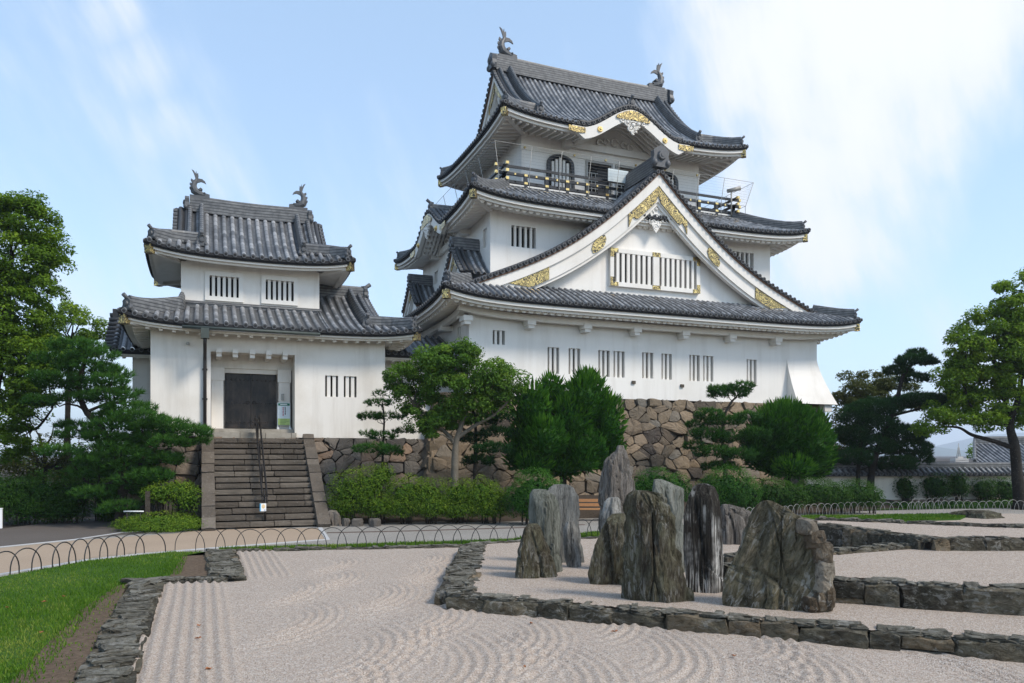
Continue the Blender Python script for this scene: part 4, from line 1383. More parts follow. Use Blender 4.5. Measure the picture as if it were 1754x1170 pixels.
# upper storey
UY = 32.8
tw2 = [hole(359, 409, 474, 509, UY), hole(455, 503, 481, 515, UY)]
tstorey('upper_wall', (-.77, 4.53, UY, 37.2), 7.9, 10.45, tw2, PLASTER_WORN)
for h in tw2: barred_window(TUR, (0, UY, 0), EX, EY, h, [5], barw=.115, frame=.17, inset=.03)
# lower roof
P0, P1, Q0, Q1 = -2.7, 8.16, 30.0, 40.0
ft = side_frames(P0, P1, Q0, Q1)
zt1 = {k: make_z(7.17, .336, .027, .32, 1.0, v[3]) for k, v in ft.items()}
mt = MB(); lf = ft['front'][3]; lr = ft['left'][3]
SP = .335
xs = 4.5 - P0; gv = lf - 1.26
tile_field(mt, ft['front'], [(.02, xs, ZRO, lambda s: min(s, 2.9)), (xs, gv, ZRO, lambda s: 5.0), (gv, lf - .02, ZRO, lambda s: lf - s)], zt1['front'], sp=SP, nd=12, rib=.085)
tile_field(mt, ft['back'], [(.02, lf - gv, ZRO, lambda s: s), (lf - gv, lf - xs, ZRO, lambda s: 5.0), (lf - xs, lf - .02, ZRO, lambda s: min(lf - s, 2.9))], zt1['back'], sp=SP, nd=8, rib=.085)
tile_field(mt, ft['left'], [(.02, lr - .02, ZRO, lambda s: min(s, lr - s, 2.0))], zt1['left'], sp=SP, nd=8, rib=.085)
tile_field(mt, ft['right'], [(.02, lr - .02, ZRO, lambda s: min(s, lr - s, 1.7))], zt1['right'], sp=SP, nd=8, rib=.085)
for k in ft: eave_ends(mt, ft[k], zt1[k], sp=SP)
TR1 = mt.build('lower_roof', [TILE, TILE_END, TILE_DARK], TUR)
eave_trim(TR1, ft['front'], zt1['front'], 1.0, style='block', rsp=.44, big=.62, soff_rise=.1)
for k in ('left', 'right', 'back'): eave_trim(TR1, ft[k], zt1[k], .95, style='block', rsp=.44, big=.62, soff_rise=.1)
for k in ('front', 'right', 'left'): corner_beam(TR1, ft[k], zt1[k], .9, big=.6)
# left hip, from the upper wall's foot to the corner
path = [pt(ft['front'], zt1['front'], q, q * (1 if q < 1 else 1), .05 + .14 * exp(-q / .4)) for q in np.linspace(.3, 1.95, 8)] + [np.array([-.72, 32.72, 8.33])]
ridge(TR1, path, .26, .34, 'hip_ridge'); oni_tile(TR1, path[0], (-1, -1, 0), .40)
ridge(TR1, [np.array([-.9, UY - .06, 8.22]), np.array([4.6, UY - .06, 8.22])], .14, .14, 'flashing_ridge')
ridge(TR1, [np.array([4.53, 35.0, 9.5]), np.array([6.8, 35.0, 9.5])], .36, .42)
oni_tile(TR1, (6.8, 35.0, 9.6), (1, 0, 0), .5)
pth = [pt(ft['front'], zt1['front'], gv - .75, .95 + 4.0 * i / 10, .06) for i in range(11)]
ridge(TR1, pth, .24, .28, 'descending_ridge'); oni_tile(TR1, pth[0], NY, .40)
ridge(TR1, [pt(ft['front'], zt1['front'], gv - .35, 1.5 + 3.4 * i / 10, .02) for i in range(11)], .16, .14, 'descending_ridge')
path = [pt(ft['front'], zt1['front'], lf - q1, q2, .05 + .12 * exp(-q1 / .4)) for q1, q2 in ((.3, .3), (.6, .6), (1.0, .95), (1.4, 1.12), (1.95, 1.2))]
ridge(TR1, path, .24, .26, 'hip_ridge'); oni_tile(TR1, path[0], (1, -1, 0), .34)
proft = lambda t: 7.17 + .336 * (5 - t) + .027 * (5 - t) ** 2
gable_end(TR1, (P0 + gv, 35.0), (0, 1, 0), (1, 0, 0), proft, 3.6, 7.9, depth=.4, bw=.4, gegyo=.5, tiles=.3)
# upper roof
U0, U1, V0, V1 = -2.0, 5.83, 31.8, 38.2
fu = side_frames(U0, U1, V0, V1)
zu = {k: make_z(10.14, .5, .0875, .36, 1.1, v[3]) for k, v in fu.items()}
mu = MB(); lf = fu['front'][3]; lr = fu['left'][3]; GU = 1.0; HU = lr / 2
for k in ('front', 'back'):
    tile_field(mu, fu[k], [(.02, GU, ZRO, lambda s: s), (GU, lf - GU, ZRO, lambda s: HU), (lf - GU, lf - .02, ZRO, lambda s: lf - s)], zu[k], sp=SP, nd=14, rib=.085)
for k in ('left', 'right'):
    tile_field(mu, fu[k], [(.02, lr - .02, ZRO, lambda s: min(s, lr - s, 1.4))], zu[k], sp=SP, nd=6, rib=.085)
for k in fu: eave_ends(mu, fu[k], zu[k], sp=SP)
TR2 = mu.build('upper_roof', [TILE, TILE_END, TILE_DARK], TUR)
for k in fu: eave_trim(TR2, fu[k], zu[k], 1.1, style='none', big=.7, soff_rise=.12)
for k in ('front', 'right', 'left'): corner_beam(TR2, fu[k], zu[k], 1.1, big=.7)
profu = lambda t: 10.14 + .5 * (HU - t) + .0875 * (HU - t) ** 2
UC = (V0 + V1) / 2; UX = (U0 + U1) / 2
for sx, x in ((-1, U0 + GU), (1, U1 - GU)):
    gable_end(TR2, (x, UC), (0, 1, 0), (sx, 0, 0), profu, 2.5, 10.9, depth=.4, bw=.36, gegyo=.4, tiles=.3)
ridge(TR2, [np.array([x, UC, profu(0) + .02 + .08 * ((x - UX) / 2.5) ** 2]) for x in np.linspace(UX - 2.42, UX + 2.42, 11)], .36, .44, top=.11)
for sx in (-1, 1):
    oni_tile(TR2, (UX + sx * 2.42, UC, profu(0) + .12), (sx, 0, 0), .55, horn=False)
    shachi(TR2, (UX + sx * 2.15, UC, profu(0) + .64), (-sx, 0, 0), 1.12)
for k in ('front', 'back'):
    for s in (1.98, lf - 1.98):
        pth = [pt(fu[k], zu[k], s, .75 + (HU - .8) * i / 12, .06) for i in range(13)]
        ridge(TR2, pth, .25, .28, 'descending_ridge'); oni_tile(TR2, pth[0], -fu[k][2], .40)
        s2 = s - .45 if s < lf / 2 else s + .45
        ridge(TR2, [pt(fu[k], zu[k], s2, 1.2 + (HU - 1.25) * i / 12, .02) for i in range(13)], .15, .13, 'descending_ridge')
    for far in (False, True):
        path = [pt(fu[k], zu[k], lf - q1 if far else q1, q2, .05 + .12 * exp(-q1 / .4)) for q1, q2 in ((.28, .28), (.55, .55), (.9, .85), (1.35, .98), (1.85, 1.02))]
        ridge(TR2, path, .22, .24, 'hip_ridge'); dd_ = path[0] - path[1]; dd_[2] = 0; oni_tile(TR2, path[0], dd_, .36)
# gutter and rain pipe
gx0, gx1 = onY(312, 556, 29.95)[0], onY(548, 572, 29.95)[0]
gu = MB(); gu.tube([(gx0, 29.90, 7.0), (gx1, 29.90, 7.0)], .06, 8)
px_ = onY(351, 600, 30.86)[0]
gu.bb(px_ - .14, px_ + .14, 29.8, 30.05, 6.62, 6.98); gu.tube([(px_, 29.92, 6.7), (px_, 29.95, 6.45), (px_, 30.84, 6.1), (px_, 30.88, 5.9), (px_, 30.88, 3.1)], .062, 8, 1)
for z in (5.6, 4.5, 3.5): gu.bb(px_ - .09, px_ + .09, 30.86, 31.0, z - .03, z + .03, 1)
gu.build('rain_pipe', [COPPER, PIPEM], TUR)
cm = MB(); q = onY(322, 588, 30.9); cm.tube([q + np.array([0, .1, 0]), q + np.array([-.02, -.22, -.04])], [.05, .055], 8); cm.bb(q[0] - .05, q[0] + .05, 30.93, 31.0, q[2] - .05, q[2] + .05)
tag(cm.build('security_camera', [STEEL], None, off=tuple(q)), 'small grey security camera high on the turret wall left of the rain pipe', 'camera')

# rear wing at the left of the turret
WING = empty('rear_wing', (-2.7, 36, 3.1), 'low plastered wing with its own tiled roof behind the left end of the turret', 'building')
wm = MB(); wm.bb(-2.72, -1.76, 36.0, 40, 2.2, 6.75); wm.build('wall', [PLASTER_WORN], WING)
fw_ = (np.array([-3.5, 35.1, 0.]), np.array([1., 0, 0]), np.array([0, 1., 0]), 2.6)
zw_ = lambda s, d: 6.72 + .55 * d + .06 * d * d
wm = MB(); tile_field(wm, fw_, [(.0, 2.3, ZRO, lambda s: 2.5)], zw_, sp=SP, nd=8, rib=.085); eave_ends(wm, fw_, zw_, sp=SP, s1=2.3)
for i in range(9):
    d = .1 + i * .3; z = zw_(0, d) + .05
    wm.tube([(-3.72, 35.1 + d, z - .03), (-3.2, 35.1 + d, z + .03)], .10, 8)
wm.bb(-3.60, -3.30, 37.4, 37.8, 8.2, 8.75)
WR = wm.build('roof', [TILE, TILE_END, TILE_DARK], WING)
eave_trim(WR, fw_, zw_, .9, style='block', rsp=.5, big=.6)
# link between turret and keep
LINK = empty('link_corridor', (8.7, 31, 3.0), 'plain white link wall and low tiled roof between turret and keep', 'building')
lm = MB(); lm.bb(6.902, 9.0, 31.02, 31.4, 2.6, 5.2); lm.build('parapet', [PLASTER], LINK)
lm = MB(); lm.bb(6.902, 9.05, 30.94, 31.44, 5.202, 5.28); lm.build('sill', [TRIM], LINK)
lm = MB(); lm.bb(6.9, 10.5, 33.6, 36.4, 3.0, 6.9); lm.build('wall', [PLASTER_WORN], LINK)
fl_ = (np.array([6.3, 32.4, 0.]), np.array([1., 0, 0]), np.array([0, 1., 0]), 4.2)
zl_ = lambda s, d: 6.75 + .45 * d
lm = MB(); tile_field(lm, fl_, [(.0, 4.2, ZRO, lambda s: 2.6)], zl_, sp=.3, nd=6); eave_ends(lm, fl_, zl_)
LR = lm.build('roof', [TILE, TILE_END, TILE_DARK], LINK)
eave_trim(LR, fl_, zl_, 1.1, style='block', rsp=.45, big=.6)
b = MB(); q = onY(694, 708, 31.0); b.bb(q[0] - .1, q[0] + .1, 30.985, 31.02, q[2] - .12, q[2] + .12); b.build('loophole', [DARK], LINK)

# ================================================================ ramparts and stair
def rampart(name, label, top, bot, zt, zb, cells, seed, mat, left=True, right=True, power=1.25, corner=False):
    """top/bot = (x0, x1, y0, y1) of the platform at its top and its foot"""
    mb = MB(); h = zt - zb
    def face(a_t, b_t, a_b, b_b, nrm, sd, cells=cells):
        w = (np.linalg.norm(np.subtract(b_t, a_t)) + np.linalg.norm(np.subtract(b_b, a_b))) / 2
        nrm = np.array(nrm, float)
        def f(u, v, o):
            q = (1 - v / h) ** power; s = u / w
            tx = a_t[0] + (b_t[0] - a_t[0]) * s; ty = a_t[1] + (b_t[1] - a_t[1]) * s
            bx = a_b[0] + (b_b[0] - a_b[0]) * s; by = a_b[1] + (b_b[1] - a_b[1]) * s
            return (tx + (bx - tx) * q + nrm[0] * o, ty + (by - ty) * q + nrm[1] * o, zb + v + o * .2)
        rubble(mb, f, w, h, cells[0], cells[1], seed=sd)
    tx0, tx1, ty0, ty1 = top; bx0, bx1, by0, by1 = bot
    face((tx0, ty0), (tx1, ty0), (bx0, by0), (bx1, by0), (0, -1), seed)
    if left: face((tx0, ty1), (tx0, ty0), (bx0, by1), (bx0, by0), (-1, 0), seed + 1)
    if right: face((tx1, ty0), (tx1, ty1), (bx1, by0), (bx1, by1), (1, 0), seed + 2)
    if corner:
        n = int(h / .62)
        for (sx, tx, bx) in ((1, tx0, bx0), (-1, tx1, bx1)):
            for i in range(n):
                z = zb + (i + .5) * h / n; q = (1 - (i + .5) / n) ** power
                x = tx + (bx - tx) * q; y = ty0 + (by0 - ty0) * q
                lx, ly = (1.5, .8) if i % 2 else (.85, 1.5)
                lx *= rnd.uniform(.85, 1.15)
                rough_block(mb, (x + sx * (lx / 2 - .08), y + ly / 2 - .10, z), (lx, ly, h / n * .97), 0, 0, .03, .12)
    mb.add([(tx0, ty0, zt - .03), (tx1, ty0, zt - .03), (tx1, ty1, zt - .03), (tx0, ty1, zt - .03)], [(0, 1, 2, 3)], 1)
    o = mb.build(name, [mat, DARKSTONE], None, off=((tx0 + tx1) / 2, ty0, zb))
    return tag(o, label, 'stone rampart')
DARKSTONE = m_plain("joint_shadow_stone", (.03, .026, .022), .9, .1, .4, 4)
rampart('keep_rampart', 'brown boulder rampart under the keep, behind the clipped trees', (8.95, 29.55, 30.9, 45.6), (8.1, 30.3, 29.35, 46.5), 5.0, -.3, (.74, .52), 5, STONE, corner=True)
rampart('turret_rampart', 'grey rounded boulder rampart under the turret, either side of the stair', (-2.1, 8.6, 30.93, 39), (-2.5, 8.6, 30.0, 39.4), 3.08, -.3, (.62, .5), 31, STONE_GREY, right=False)

STAIR = empty('stone_stair', (2.0, 26.75, 0), 'worn brown stone stair climbing to the turret door', 'stair')
NST = 15; RISE = 3.03 / NST; RUN = (30.75 - 26.75) / NST
for i in range(NST):
    mb = MB(); x = .40 + rnd.uniform(-.1, .02)
    y = 26.75 + i * RUN; zt_ = (i + 1) * RISE
    while x < 3.6:
        w = min(rnd.uniform(.5, 1.35), 3.62 - x)
        if 3.62 - x - w < .25: w = 3.62 - x
        rough_block(mb, (x + w / 2, y + .24 + rnd.uniform(-.008, .008), zt_ - RISE * .40 + rnd.uniform(-.008, .008)), (w - .014, .54, RISE * .78), rnd.uniform(-.004, .004), 0, .02, .05)
        x += w
    mb.build('step', [PALE_STONE if False else STEP], STAIR)
core = MB()
core.prism([(.42, 26.83, -.2), (.42, 30.95, -.2), (.42, 30.95, 2.84)], (3.16, 0, 0)); core.build('core', [DARKSTONE], STAIR)
for xa, xb_ in ((-.02, .40), (3.6, 4.02)):
    mb = MB(); n = 11; L = sqrt((30.9 - 26.55) ** 2 + 3.1 ** 2); sl = atan2(3.05, 4.2)
    pos = 0.0
    while pos < L - .1:
        ln = min(rnd.uniform(.35, .8), L - pos)
        c = pos + ln / 2
        V = CUBE3.copy(); nn = np.linalg.norm(V, axis=1, keepdims=True); V = V * .92 + V / nn * 1.25 * .08 + R.uniform(-.04, .04, V.shape)
        V = V * np.array([.42, ln * .985, .5]) / 2
        yy = V[:, 1] * cos(sl) - V[:, 2] * sin(sl); zz = V[:, 1] * sin(sl) + V[:, 2] * cos(sl)
        mb.add(np.stack([V[:, 0] + (xa + xb_) / 2, yy + 26.5 + c * cos(sl), zz - .13 + rnd.uniform(-.03, .03) + c * sin(sl)], 1), CUBE3F, 0)
        pos += ln
    sd_ = xa if xa < 1 else xb_
    fx = xa + .06 if xa < 1 else xb_ - .06
    mb.prism([(xa + .05, 26.6, -.3), (xa + .05, 30.95, -.3), (xa + .05, 30.95, 2.85)], (xb_ - xa - .1, 0, 0), 1)
    mb.build('side_kerb', [STEP, DARKSTONE], STAIR)
mb = MB()
x = xr0 - .05
while x < xr1:
    w = min(rnd.uniform(.6, 1.2), xr1 + .05 - x)
    rough_block(mb, (x + w / 2, 31.1, 3.16), (w - .01, .5, .22), 0, 0, .01, .03); x += w
mb.build('landing_slab', [PALE_STONE], STAIR)

RAIL = empty('stair_handrail', (1.95, 26.9, .2), 'dark steel double handrail running up the middle of the stone stair', 'handrail')
mb = MB(); zb = lambda y: (y - 26.75) / RUN * RISE
for xo in (-.075, .075):
    for hh in (.62, .85):
        pth = [(1.95 + xo, 27.15, zb(27.15) + hh - .12), (1.95 + xo, 27.3, zb(27.3) + hh)] + [(1.95 + xo, y, zb(y) + hh) for y in np.linspace(28, 30.6, 6)] + [(1.95 + xo, 30.95, zb(30.7) + hh + .02), (1.95 + xo, 31.05, zb(30.7) + hh - .1)]
        mb.tube(pth, .022, 8)
mb.build('rail', [IRON], RAIL)
for y in (27.3, 28.4, 29.5, 30.6):
    k = math.floor((y - 26.75) / RUN) + 1
    p = MB(); p.tube([(1.95, y, k * RISE - .05), (1.95, y, zb(y) + .85)], .03, 8); p.bar((1.83, y, zb(y) + .6), (2.07, y, zb(y) + .6), .03, .03); p.build('post', [IRON], RAIL)
p = MB(); p.tube([(1.95, 26.9, .15), (1.95, 26.9, .98)], .032, 8); p.build('post', [IRON], RAIL)
SGN = empty('small_notice', (1.95, 26.84, .7), 'small white notice with a blue edge on the foot of the handrail', 'sign')
q = onY(450.5, 869, 26.83)
p = MB(); p.box((q[0], 26.83, q[2]), (.20, .015, .26)); p.build('plate', [WHITE], SGN)
p = MB(); p.box((q[0] - .085, 26.8215, q[2]), (.032, .006, .25)); p.build('blue_edge', [m_plain("sign_blue", (.05, .35, .62), .5, .3, .05)], SGN)
p = MB()
p.ellipsoid((q[0] + .012, 26.823, q[2] + .03), (.055, .004, .075), 14, 6); p.build('tan_emblem', [m_plain("sign_tan", (.70, .52, .30), .6, .3, .1)], SGN)
p = MB()
for k_ in range(3): p.box((q[0] + .055, 26.8215, q[2] - .08 - .016 * k_), (.045, .006, .006))
p.build('text_line', [m_plain("sign_ink", (.16, .2, .42), .6, .3, .05)], SGN)

BRD = empty('notice_stand', (3.0, 31.9, RZ0), 'white and green standing notice board beside the turret door', 'sign')
q0, q1 = onY(475.5, 740, 31.75), onY(497, 740, 31.75)
xa, xb_ = q0[0], q1[0]; zt_ = onY(486, 690, 31.75)[2]; zb_ = RZ0
p = MB(); p.bb(xa, xb_, 31.74, 31.76, zb_ + .17, zt_); p.build('panel', [m_plain("panel_white", (.62, .69, .72), .5, .3, .03)], BRD)
zs_ = lambda py: onY(486, py, 31.75)[2]
p = MB(); p.bb(xa + .02, xb_ - .02, 31.732, 31.739, zs_(694.8), zs_(691)); p.build('header_band', [m_plain("sign_green", (.01, .15, .09), .5, .3, .05)], BRD)
p = MB(); p.bb(xa + .012, xb_ - .012, 31.732, 31.739, zb_ + .18, zs_(717)); p.build('lower_band', [m_plain("sign_lime", (.42, .55, .19), .5, .3, .05)], BRD)
w_ = xb_ - xa
p = MB(); p.bb(xa + w_ * .2, xa + w_ * .75, 31.728, 31.7315, zs_(693.6), zs_(692.2)); p.build('header_lettering', [WHITE], BRD)
def column_text(xc, pys, mat, wid):
    p = MB(); y0_, y1_ = pys; n = 7; H_ = (zs_(y0_) - zs_(y1_)) / n
    for k_ in range(n):
        z = zs_(y0_) - H_ * (k_ + .5)
        for (ax, az, bx, bz) in ((-.5, .3, .5, .3), (0, .45, 0, -.4), (-.4, -.05, .4, -.05), (-.45, -.4, .45, -.4))[: 3 + k_ % 2]:
            p.bar((xc + ax * wid, 31.735, z + az * H_ * .8), (xc + bx * wid, 31.735, z + bz * H_ * .8), .006, .011) if abs(ax - bx) > .01 else p.bb(xc - .006, xc + .006, 31.731, 31.739, z + bz * H_ * .8, z + az * H_ * .8)
    p.build('lettering', [mat], BRD)
column_text(xa + w_ * .44, (697, 713), m_plain("sign_red", (.45, .05, .09), .5, .3, .05), .045)
column_text(xa + w_ * .60, (697, 711), IRON, .04)
p = MB()
for k_, f_ in enumerate((.55, .7, .5, .4)):
    z = zs_(719 + 2.4 * k_); p.bb(xa + w_ * .18, xa + w_ * (.18 + f_), 31.728, 31.7315, z - .012, z + .006)
p.build('text_line', [m_plain("sign_darklime", (.16, .25, .08), .5, .3, .05)], BRD)
for x in (xa + .01, xb_ - .01):
    p = MB(); p.bb(x - .02, x + .02, 31.765, 31.80, zb_, zt_); p.bb(x - .04, x + .04, 31.6, 31.95, zb_, zb_ + .08); p.build('leg', [WHITE], BRD)
# ================================================================ ground, garden, rocks
def sheet(name, pts, z, mat, kind='structure'):
    mb = MB()
    mb.add([(p[0], p[1], z) for p in pts], [tuple(range(len(pts)))])
    o = mb.build(name, [mat])
    return tag(o, kind=kind)
def gpx(pts, z=0.0):
    return [tuple(onZ(x, y, z)[:2]) for x, y in pts]
# far-reaching ground, with a low bank against the ramparts
mb = MB(); mb.add([(-4000, -300, -.06), (4000, -300, -.06), (4000, 8000, -.06), (-4000, 8000, -.06)], [(0, 1, 2, 3)])
tag(mb.build('ground', [EARTH]), kind='structure')
sheet('gravel_path', gpx([(-700, 990), (0, 988), (160, 962), (300, 950), (640, 946), (900, 938), (1100, 925), (1250, 905), (1500, 888), (1760, 882), (2300, 874), (2300, 862), (1760, 868), (1500, 874), (1250, 884), (1000, 886), (560, 886), (345, 900), (240, 905), (0, 925), (-700, 940)]), -.02, GRAVEL)
sheet('paved_path', gpx([(-700, 1005), (0, 983), (150, 958), (240, 948), (400, 935), (560, 923), (548, 904), (365, 904), (300, 913), (130, 925), (0, 938), (-700, 952)]), -.012, PATHM)
sheet('asphalt_path', gpx([(-700, 950), (0, 936), (130, 923), (250, 912), (300, 880), (260, 850), (200, 868), (160, 885), (0, 905), (-700, 915)]), -.016, ASPHALT)
def kerb_line(name, px, z, w, h, mat):
    P = [np.array([*onZ(x, y, z)[:2], z]) for x, y in px]
    mb = MB(); mb.sweep(P, [(-w / 2, -.05), (w / 2, -.05), (w / 2, h), (-w / 2, h)])
    return tag(mb.build(name, [mat]), kind='structure')
kerb_line('pale_kerb', [(-700, 1006), (0, 984), (150, 959), (240, 949), (400, 936), (561, 924), (548, 904)], -.012, .14, .012, KERB)
kerb_line('path_edging', [(-700, 951), (0, 937), (130, 924), (210, 912), (365, 905)], -.012, .12, .010, KERB)
kerb_line('brown_kerb', [(560, 913), (700, 910), (900, 904), (1000, 899)], -.02, .16, .02, BROWNKERB)
# bank of soil under the shrubs
def bank(name, x0, x1, y0, y1, zt, mat, n=40):
    P = np.zeros((n + 1, 12, 3))
    for i in range(n + 1):
        for j in range(12):
            x = x0 + (x1 - x0) * i / n; f = j / 11
            e = min(1, min(i, n - i) / 4)
            P[i, j] = (x, y0 + (y1 - y0) * f, -.05 + (zt + .05) * (f ** .8) * e + .06 * mnoise.noise((x * .7, f * 3, 1.3)))
    mb = MB(); mb.grid(P, smooth=True); return tag(mb.build(name, [mat]), kind='structure')
bank('shrub_bank', 3.9, 9.0, 27.2, 30.6, .35, EARTH)
bank('keep_bank', 8.0, 33.0, 26.2, 30.0, .75, EARTH)
sheet('rear_lawn', gpx([(1480, 872), (2300, 862), (2300, 852), (1480, 858)]), -.03, LAWN)

# ---- raked gravel
SP_ = [(-.8, 3.0), (-.8, 15.85), (.75, 15.62), (.75, 20.35), (6.4, 19.0), (10.3, 18.7), (14.0, 20.2), (22, 22.6), (32, 20.5), (40, 12), (40, 3)]
def inside(px, py, poly):
    r_ = np.zeros(px.shape, bool); n = len(poly)
    for i in range(n):
        x1, y1 = poly[i]; x2, y2 = poly[(i + 1) % n]
        c = ((y1 > py) != (y2 > py)) & (px < (x2 - x1) * (py - y1) / (y2 - y1 + 1e-12) + x1)
        r_ ^= c
    return r_
def fbm2(x, y, sc, seed, oct_=4):
    rr = np.random.default_rng(seed); out = np.zeros_like(x); amp = 1.0; tot = 0
    for o in range(oct_):
        for k in range(3):
            a = rr.uniform(0, 2 * pi); ph = rr.uniform(0, 2 * pi); f = sc * (2 ** o) * rr.uniform(.7, 1.3)
            out += amp * np.sin((x * cos(a) + y * sin(a)) * f + ph) / 3
        tot += amp; amp *= .55
    return out / tot
def rake(x, y):
    h = np.zeros_like(x)
    wob = fbm2(x, y, 1.2, 3) * .05
    # straight furrows along the left edge
    m = np.clip((.42 - x) / .12, 0, 1) * np.clip((16.6 - y) / .5, 0, 1)
    h += m * (.5 - .5 * np.cos(2 * pi * (x + .8 + wob * .3) / .155)) ** 1.2 * .040
    m2 = np.clip((x - .70) / .1, 0, 1) * np.clip((1.75 - x) / .15, 0, 1) * np.clip((y - 15.6) / .4, 0, 1)
    h += m2 * (.5 - .5 * np.cos(2 * pi * (x + wob * .4) / .155)) ** 1.2 * .036
    rest = 1 - np.clip(m + m2, 0, 1)
    rr = np.random.default_rng(21)
    arcs = [(1.3, 9.6, 1.5), (2.0, 8.6, 1.6), (3.4, 9.6, 1.3), (2.7, 11.2, 1.2), (4.6, 8.4, 1.5), (.9, 11.6, 1.1), (2.4, 13.2, 1.2), (3.6, 15.5, 1.3), (1.2, 14.0, .9), (5.8, 7.3, 1.3), (3.2, 7.6, 1.2), (4.3, 17.3, 1.2), (2.3, 17.2, 1.0), (7.2, 5.9, 1.2), (1.0, 8.0, 1.0), (5.0, 9.9, 1.0), (3.9, 12.6, 1.0), (2.0, 15.2, 1.0), (5.2, 14.6, 1.2), (6.3, 8.2, 1.0), (4.9, 6.2, 1.2), (2.2, 10.1, .9), (3.0, 8.7, 1.0)]
    for (cx, cy, rad) in arcs:
        dx, dy = (x - cx) * .928 - (y - cy) * .373, (x - cx) * .373 + (y - cy) * .928
        r_ = np.sqrt(dx * dx + dy * dy * .35) + wob * .35
        w = np.exp(-((r_ - rad * .6) / (rad * .40)) ** 2) * np.clip(.15 + dx / (rad * .6), 0, 1)
        h += rest * w * (.5 - .5 * np.cos(2 * pi * r_ / .145)) ** 1.2 * .034
    h += .010 * fbm2(x, y, 2.4, 9) + .006 * fbm2(x, y, 7, 5) + .004
    return np.maximum(h, 0) + .004
def sand_grid(name, x0, x1, y0, y1, st, poly, z, fn, mat):
    nx, ny = int((x1 - x0) / st) + 1, int((y1 - y0) / st) + 1
    X, Y = np.meshgrid(np.linspace(x0, x1, nx), np.linspace(y0, y1, ny), indexing='ij')
    Z = z + fn(X, Y)
    V = np.stack([X, Y, Z], -1).reshape(-1, 3)
    I = np.arange(nx * ny).reshape(nx, ny)
    F = np.stack([I[:-1, :-1], I[1:, :-1], I[1:, 1:], I[:-1, 1:]], -1).reshape(-1, 4)
    c = V[F].mean(1)
    F = F[inside(c[:, 0], c[:, 1], poly)]
    used = np.unique(F); remap = np.zeros(len(V), np.int64); remap[used] = np.arange(len(used))
    return tag(np_mesh(name, V[used], remap[F], mat, smooth=True), kind='structure')
# deep sand bed in sections
sand_grid('raked_sand', -.8, 13, 4.0, 21, .035, SP_, 0.0, rake, SAND)
sand_grid('far_sand', 13, 40, 3, 23, .25, SP_, 0.0, lambda x, y: .012 + .01 * fbm2(x, y, 1.5, 9), SAND)
soft = lambda x, y: .012 + .014 * fbm2(x, y, 1.6, 14) + .006 * fbm2(x, y, 6, 4)
T1Z, T2Z, T3Z = .21, .52, .72
B0_, B1_ = onZ(772, 1046, 0)[:2], onZ(1754, 1137, 0)[:2]
BD = (B1_ - B0_) / np.linalg.norm(B1_ - B0_)
BE = B1_ + BD * 3.0
BT = onZ(812, 940, .1)[:2]
T1 = [tuple(B0_ + np.array([.2, .25])), tuple(BE), (22, 3), (30, 8), (30, 19), (22, 21.5), (14, 19.0), (10.3, 18.0), tuple(BT + np.array([.3, -.1]))]
sand_grid('inner_terrace_sand', 3, 14, 3, 19, .08, T1, T1Z, soft, SAND_WARM)
sand_grid('inner_terrace_sand_far', 14, 30, 3, 22, .25, T1, T1Z, soft, SAND_WARM)
T2p = gpx([(1244, 962), (1420, 988), (1560, 997), (1754, 1008), (2300, 1030), (2300, 930), (1754, 929), (1590, 936), (1415, 951)], T2Z)
sand_grid('upper_terrace_sand', 8, 30, 3, 20, .1, T2p, T2Z, soft, SAND_WARM)
T3p = gpx([(1396, 897), (1590, 921), (1754, 922), (2300, 922), (2300, 905), (1754, 906), (1500, 896), (1400, 891)], T3Z)
sand_grid('top_terrace_sand', 14, 40, 8, 26, .12, T3p, T3Z, soft, SAND_WARM)

# ---- low schist walls
def low_wall(name, label, pts, z0, z1, width, seed, group='low stone borders of the gravel garden', face=True):
    rr = np.random.default_rng(seed); mb = MB()
    for k in range(len(pts) - 1):
        a = np.array(pts[k], float); b = np.array(pts[k + 1], float); L = np.linalg.norm(b - a); d = (b - a) / L
        nrm = np.array([-d[1], d[0]]); ang = atan2(d[1], d[0])
        core_w = width * .8
        mb.box((*( (a + b) / 2), (z0 + z1) / 2 - .05), (L, core_w, (z1 - z0) - .06), ang, 2)
        if face:
            for sgn in (-1, 1):
                s = 0.0
                while s < L - .03:
                    ln = min(rr.uniform(.28, .95), L - s)
                    if L - s - ln < .2: ln = L - s
                    two = rr.random() < .22
                    for (f0, f1) in ((0, .5), (.5, 1)) if two else ((0, 1),):
                        hh = (z1 - z0 - .03) * (f1 - f0)
                        c = a + d * (s + ln / 2) + nrm * sgn * (width / 2 - .10 + rr.uniform(-.02, .02))
                        rough_block(mb, (c[0], c[1], z0 + (z1 - z0) * (f0 + f1) / 2 - .03), (ln * 1.0, .26, hh + rr.uniform(.0, .09)), ang + rr.uniform(-.06, .06), 1, .11, .26, rr=rr)
                    s += ln
        # flaky slabs on top
        n = int(L * width * 30)
        for i in range(n):
            s = rr.uniform(0, L); o_ = rr.uniform(-.5, .5)
            lx, ly = rr.uniform(.16, .5), rr.uniform(.08, .24)
            acr = rr.random() < .65; lx = min(lx, width * .8) if acr else lx
            hw = max(0.0, width / 2 - (lx if acr else ly) * .5)
            c = a + d * min(max(s, lx * .3), L - lx * .3) + nrm * o_ * 2 * hw
            rough_block(mb, (c[0], c[1], z1 - .015 + rr.uniform(-.02, .022)), (lx, ly, rr.uniform(.03, .07)), ang + pi / 2 * acr + rr.uniform(-.35, .35), 0, .16, .1, .10, rr=rr, fine=True)
    c0 = np.mean(np.array(pts), 0)
    o = mb.build(name, [SCHIST, SCHIST_FACE, DARKSTONE], None, off=(c0[0], c0[1], z0))
    return tag(o, label, 'stone border', group)
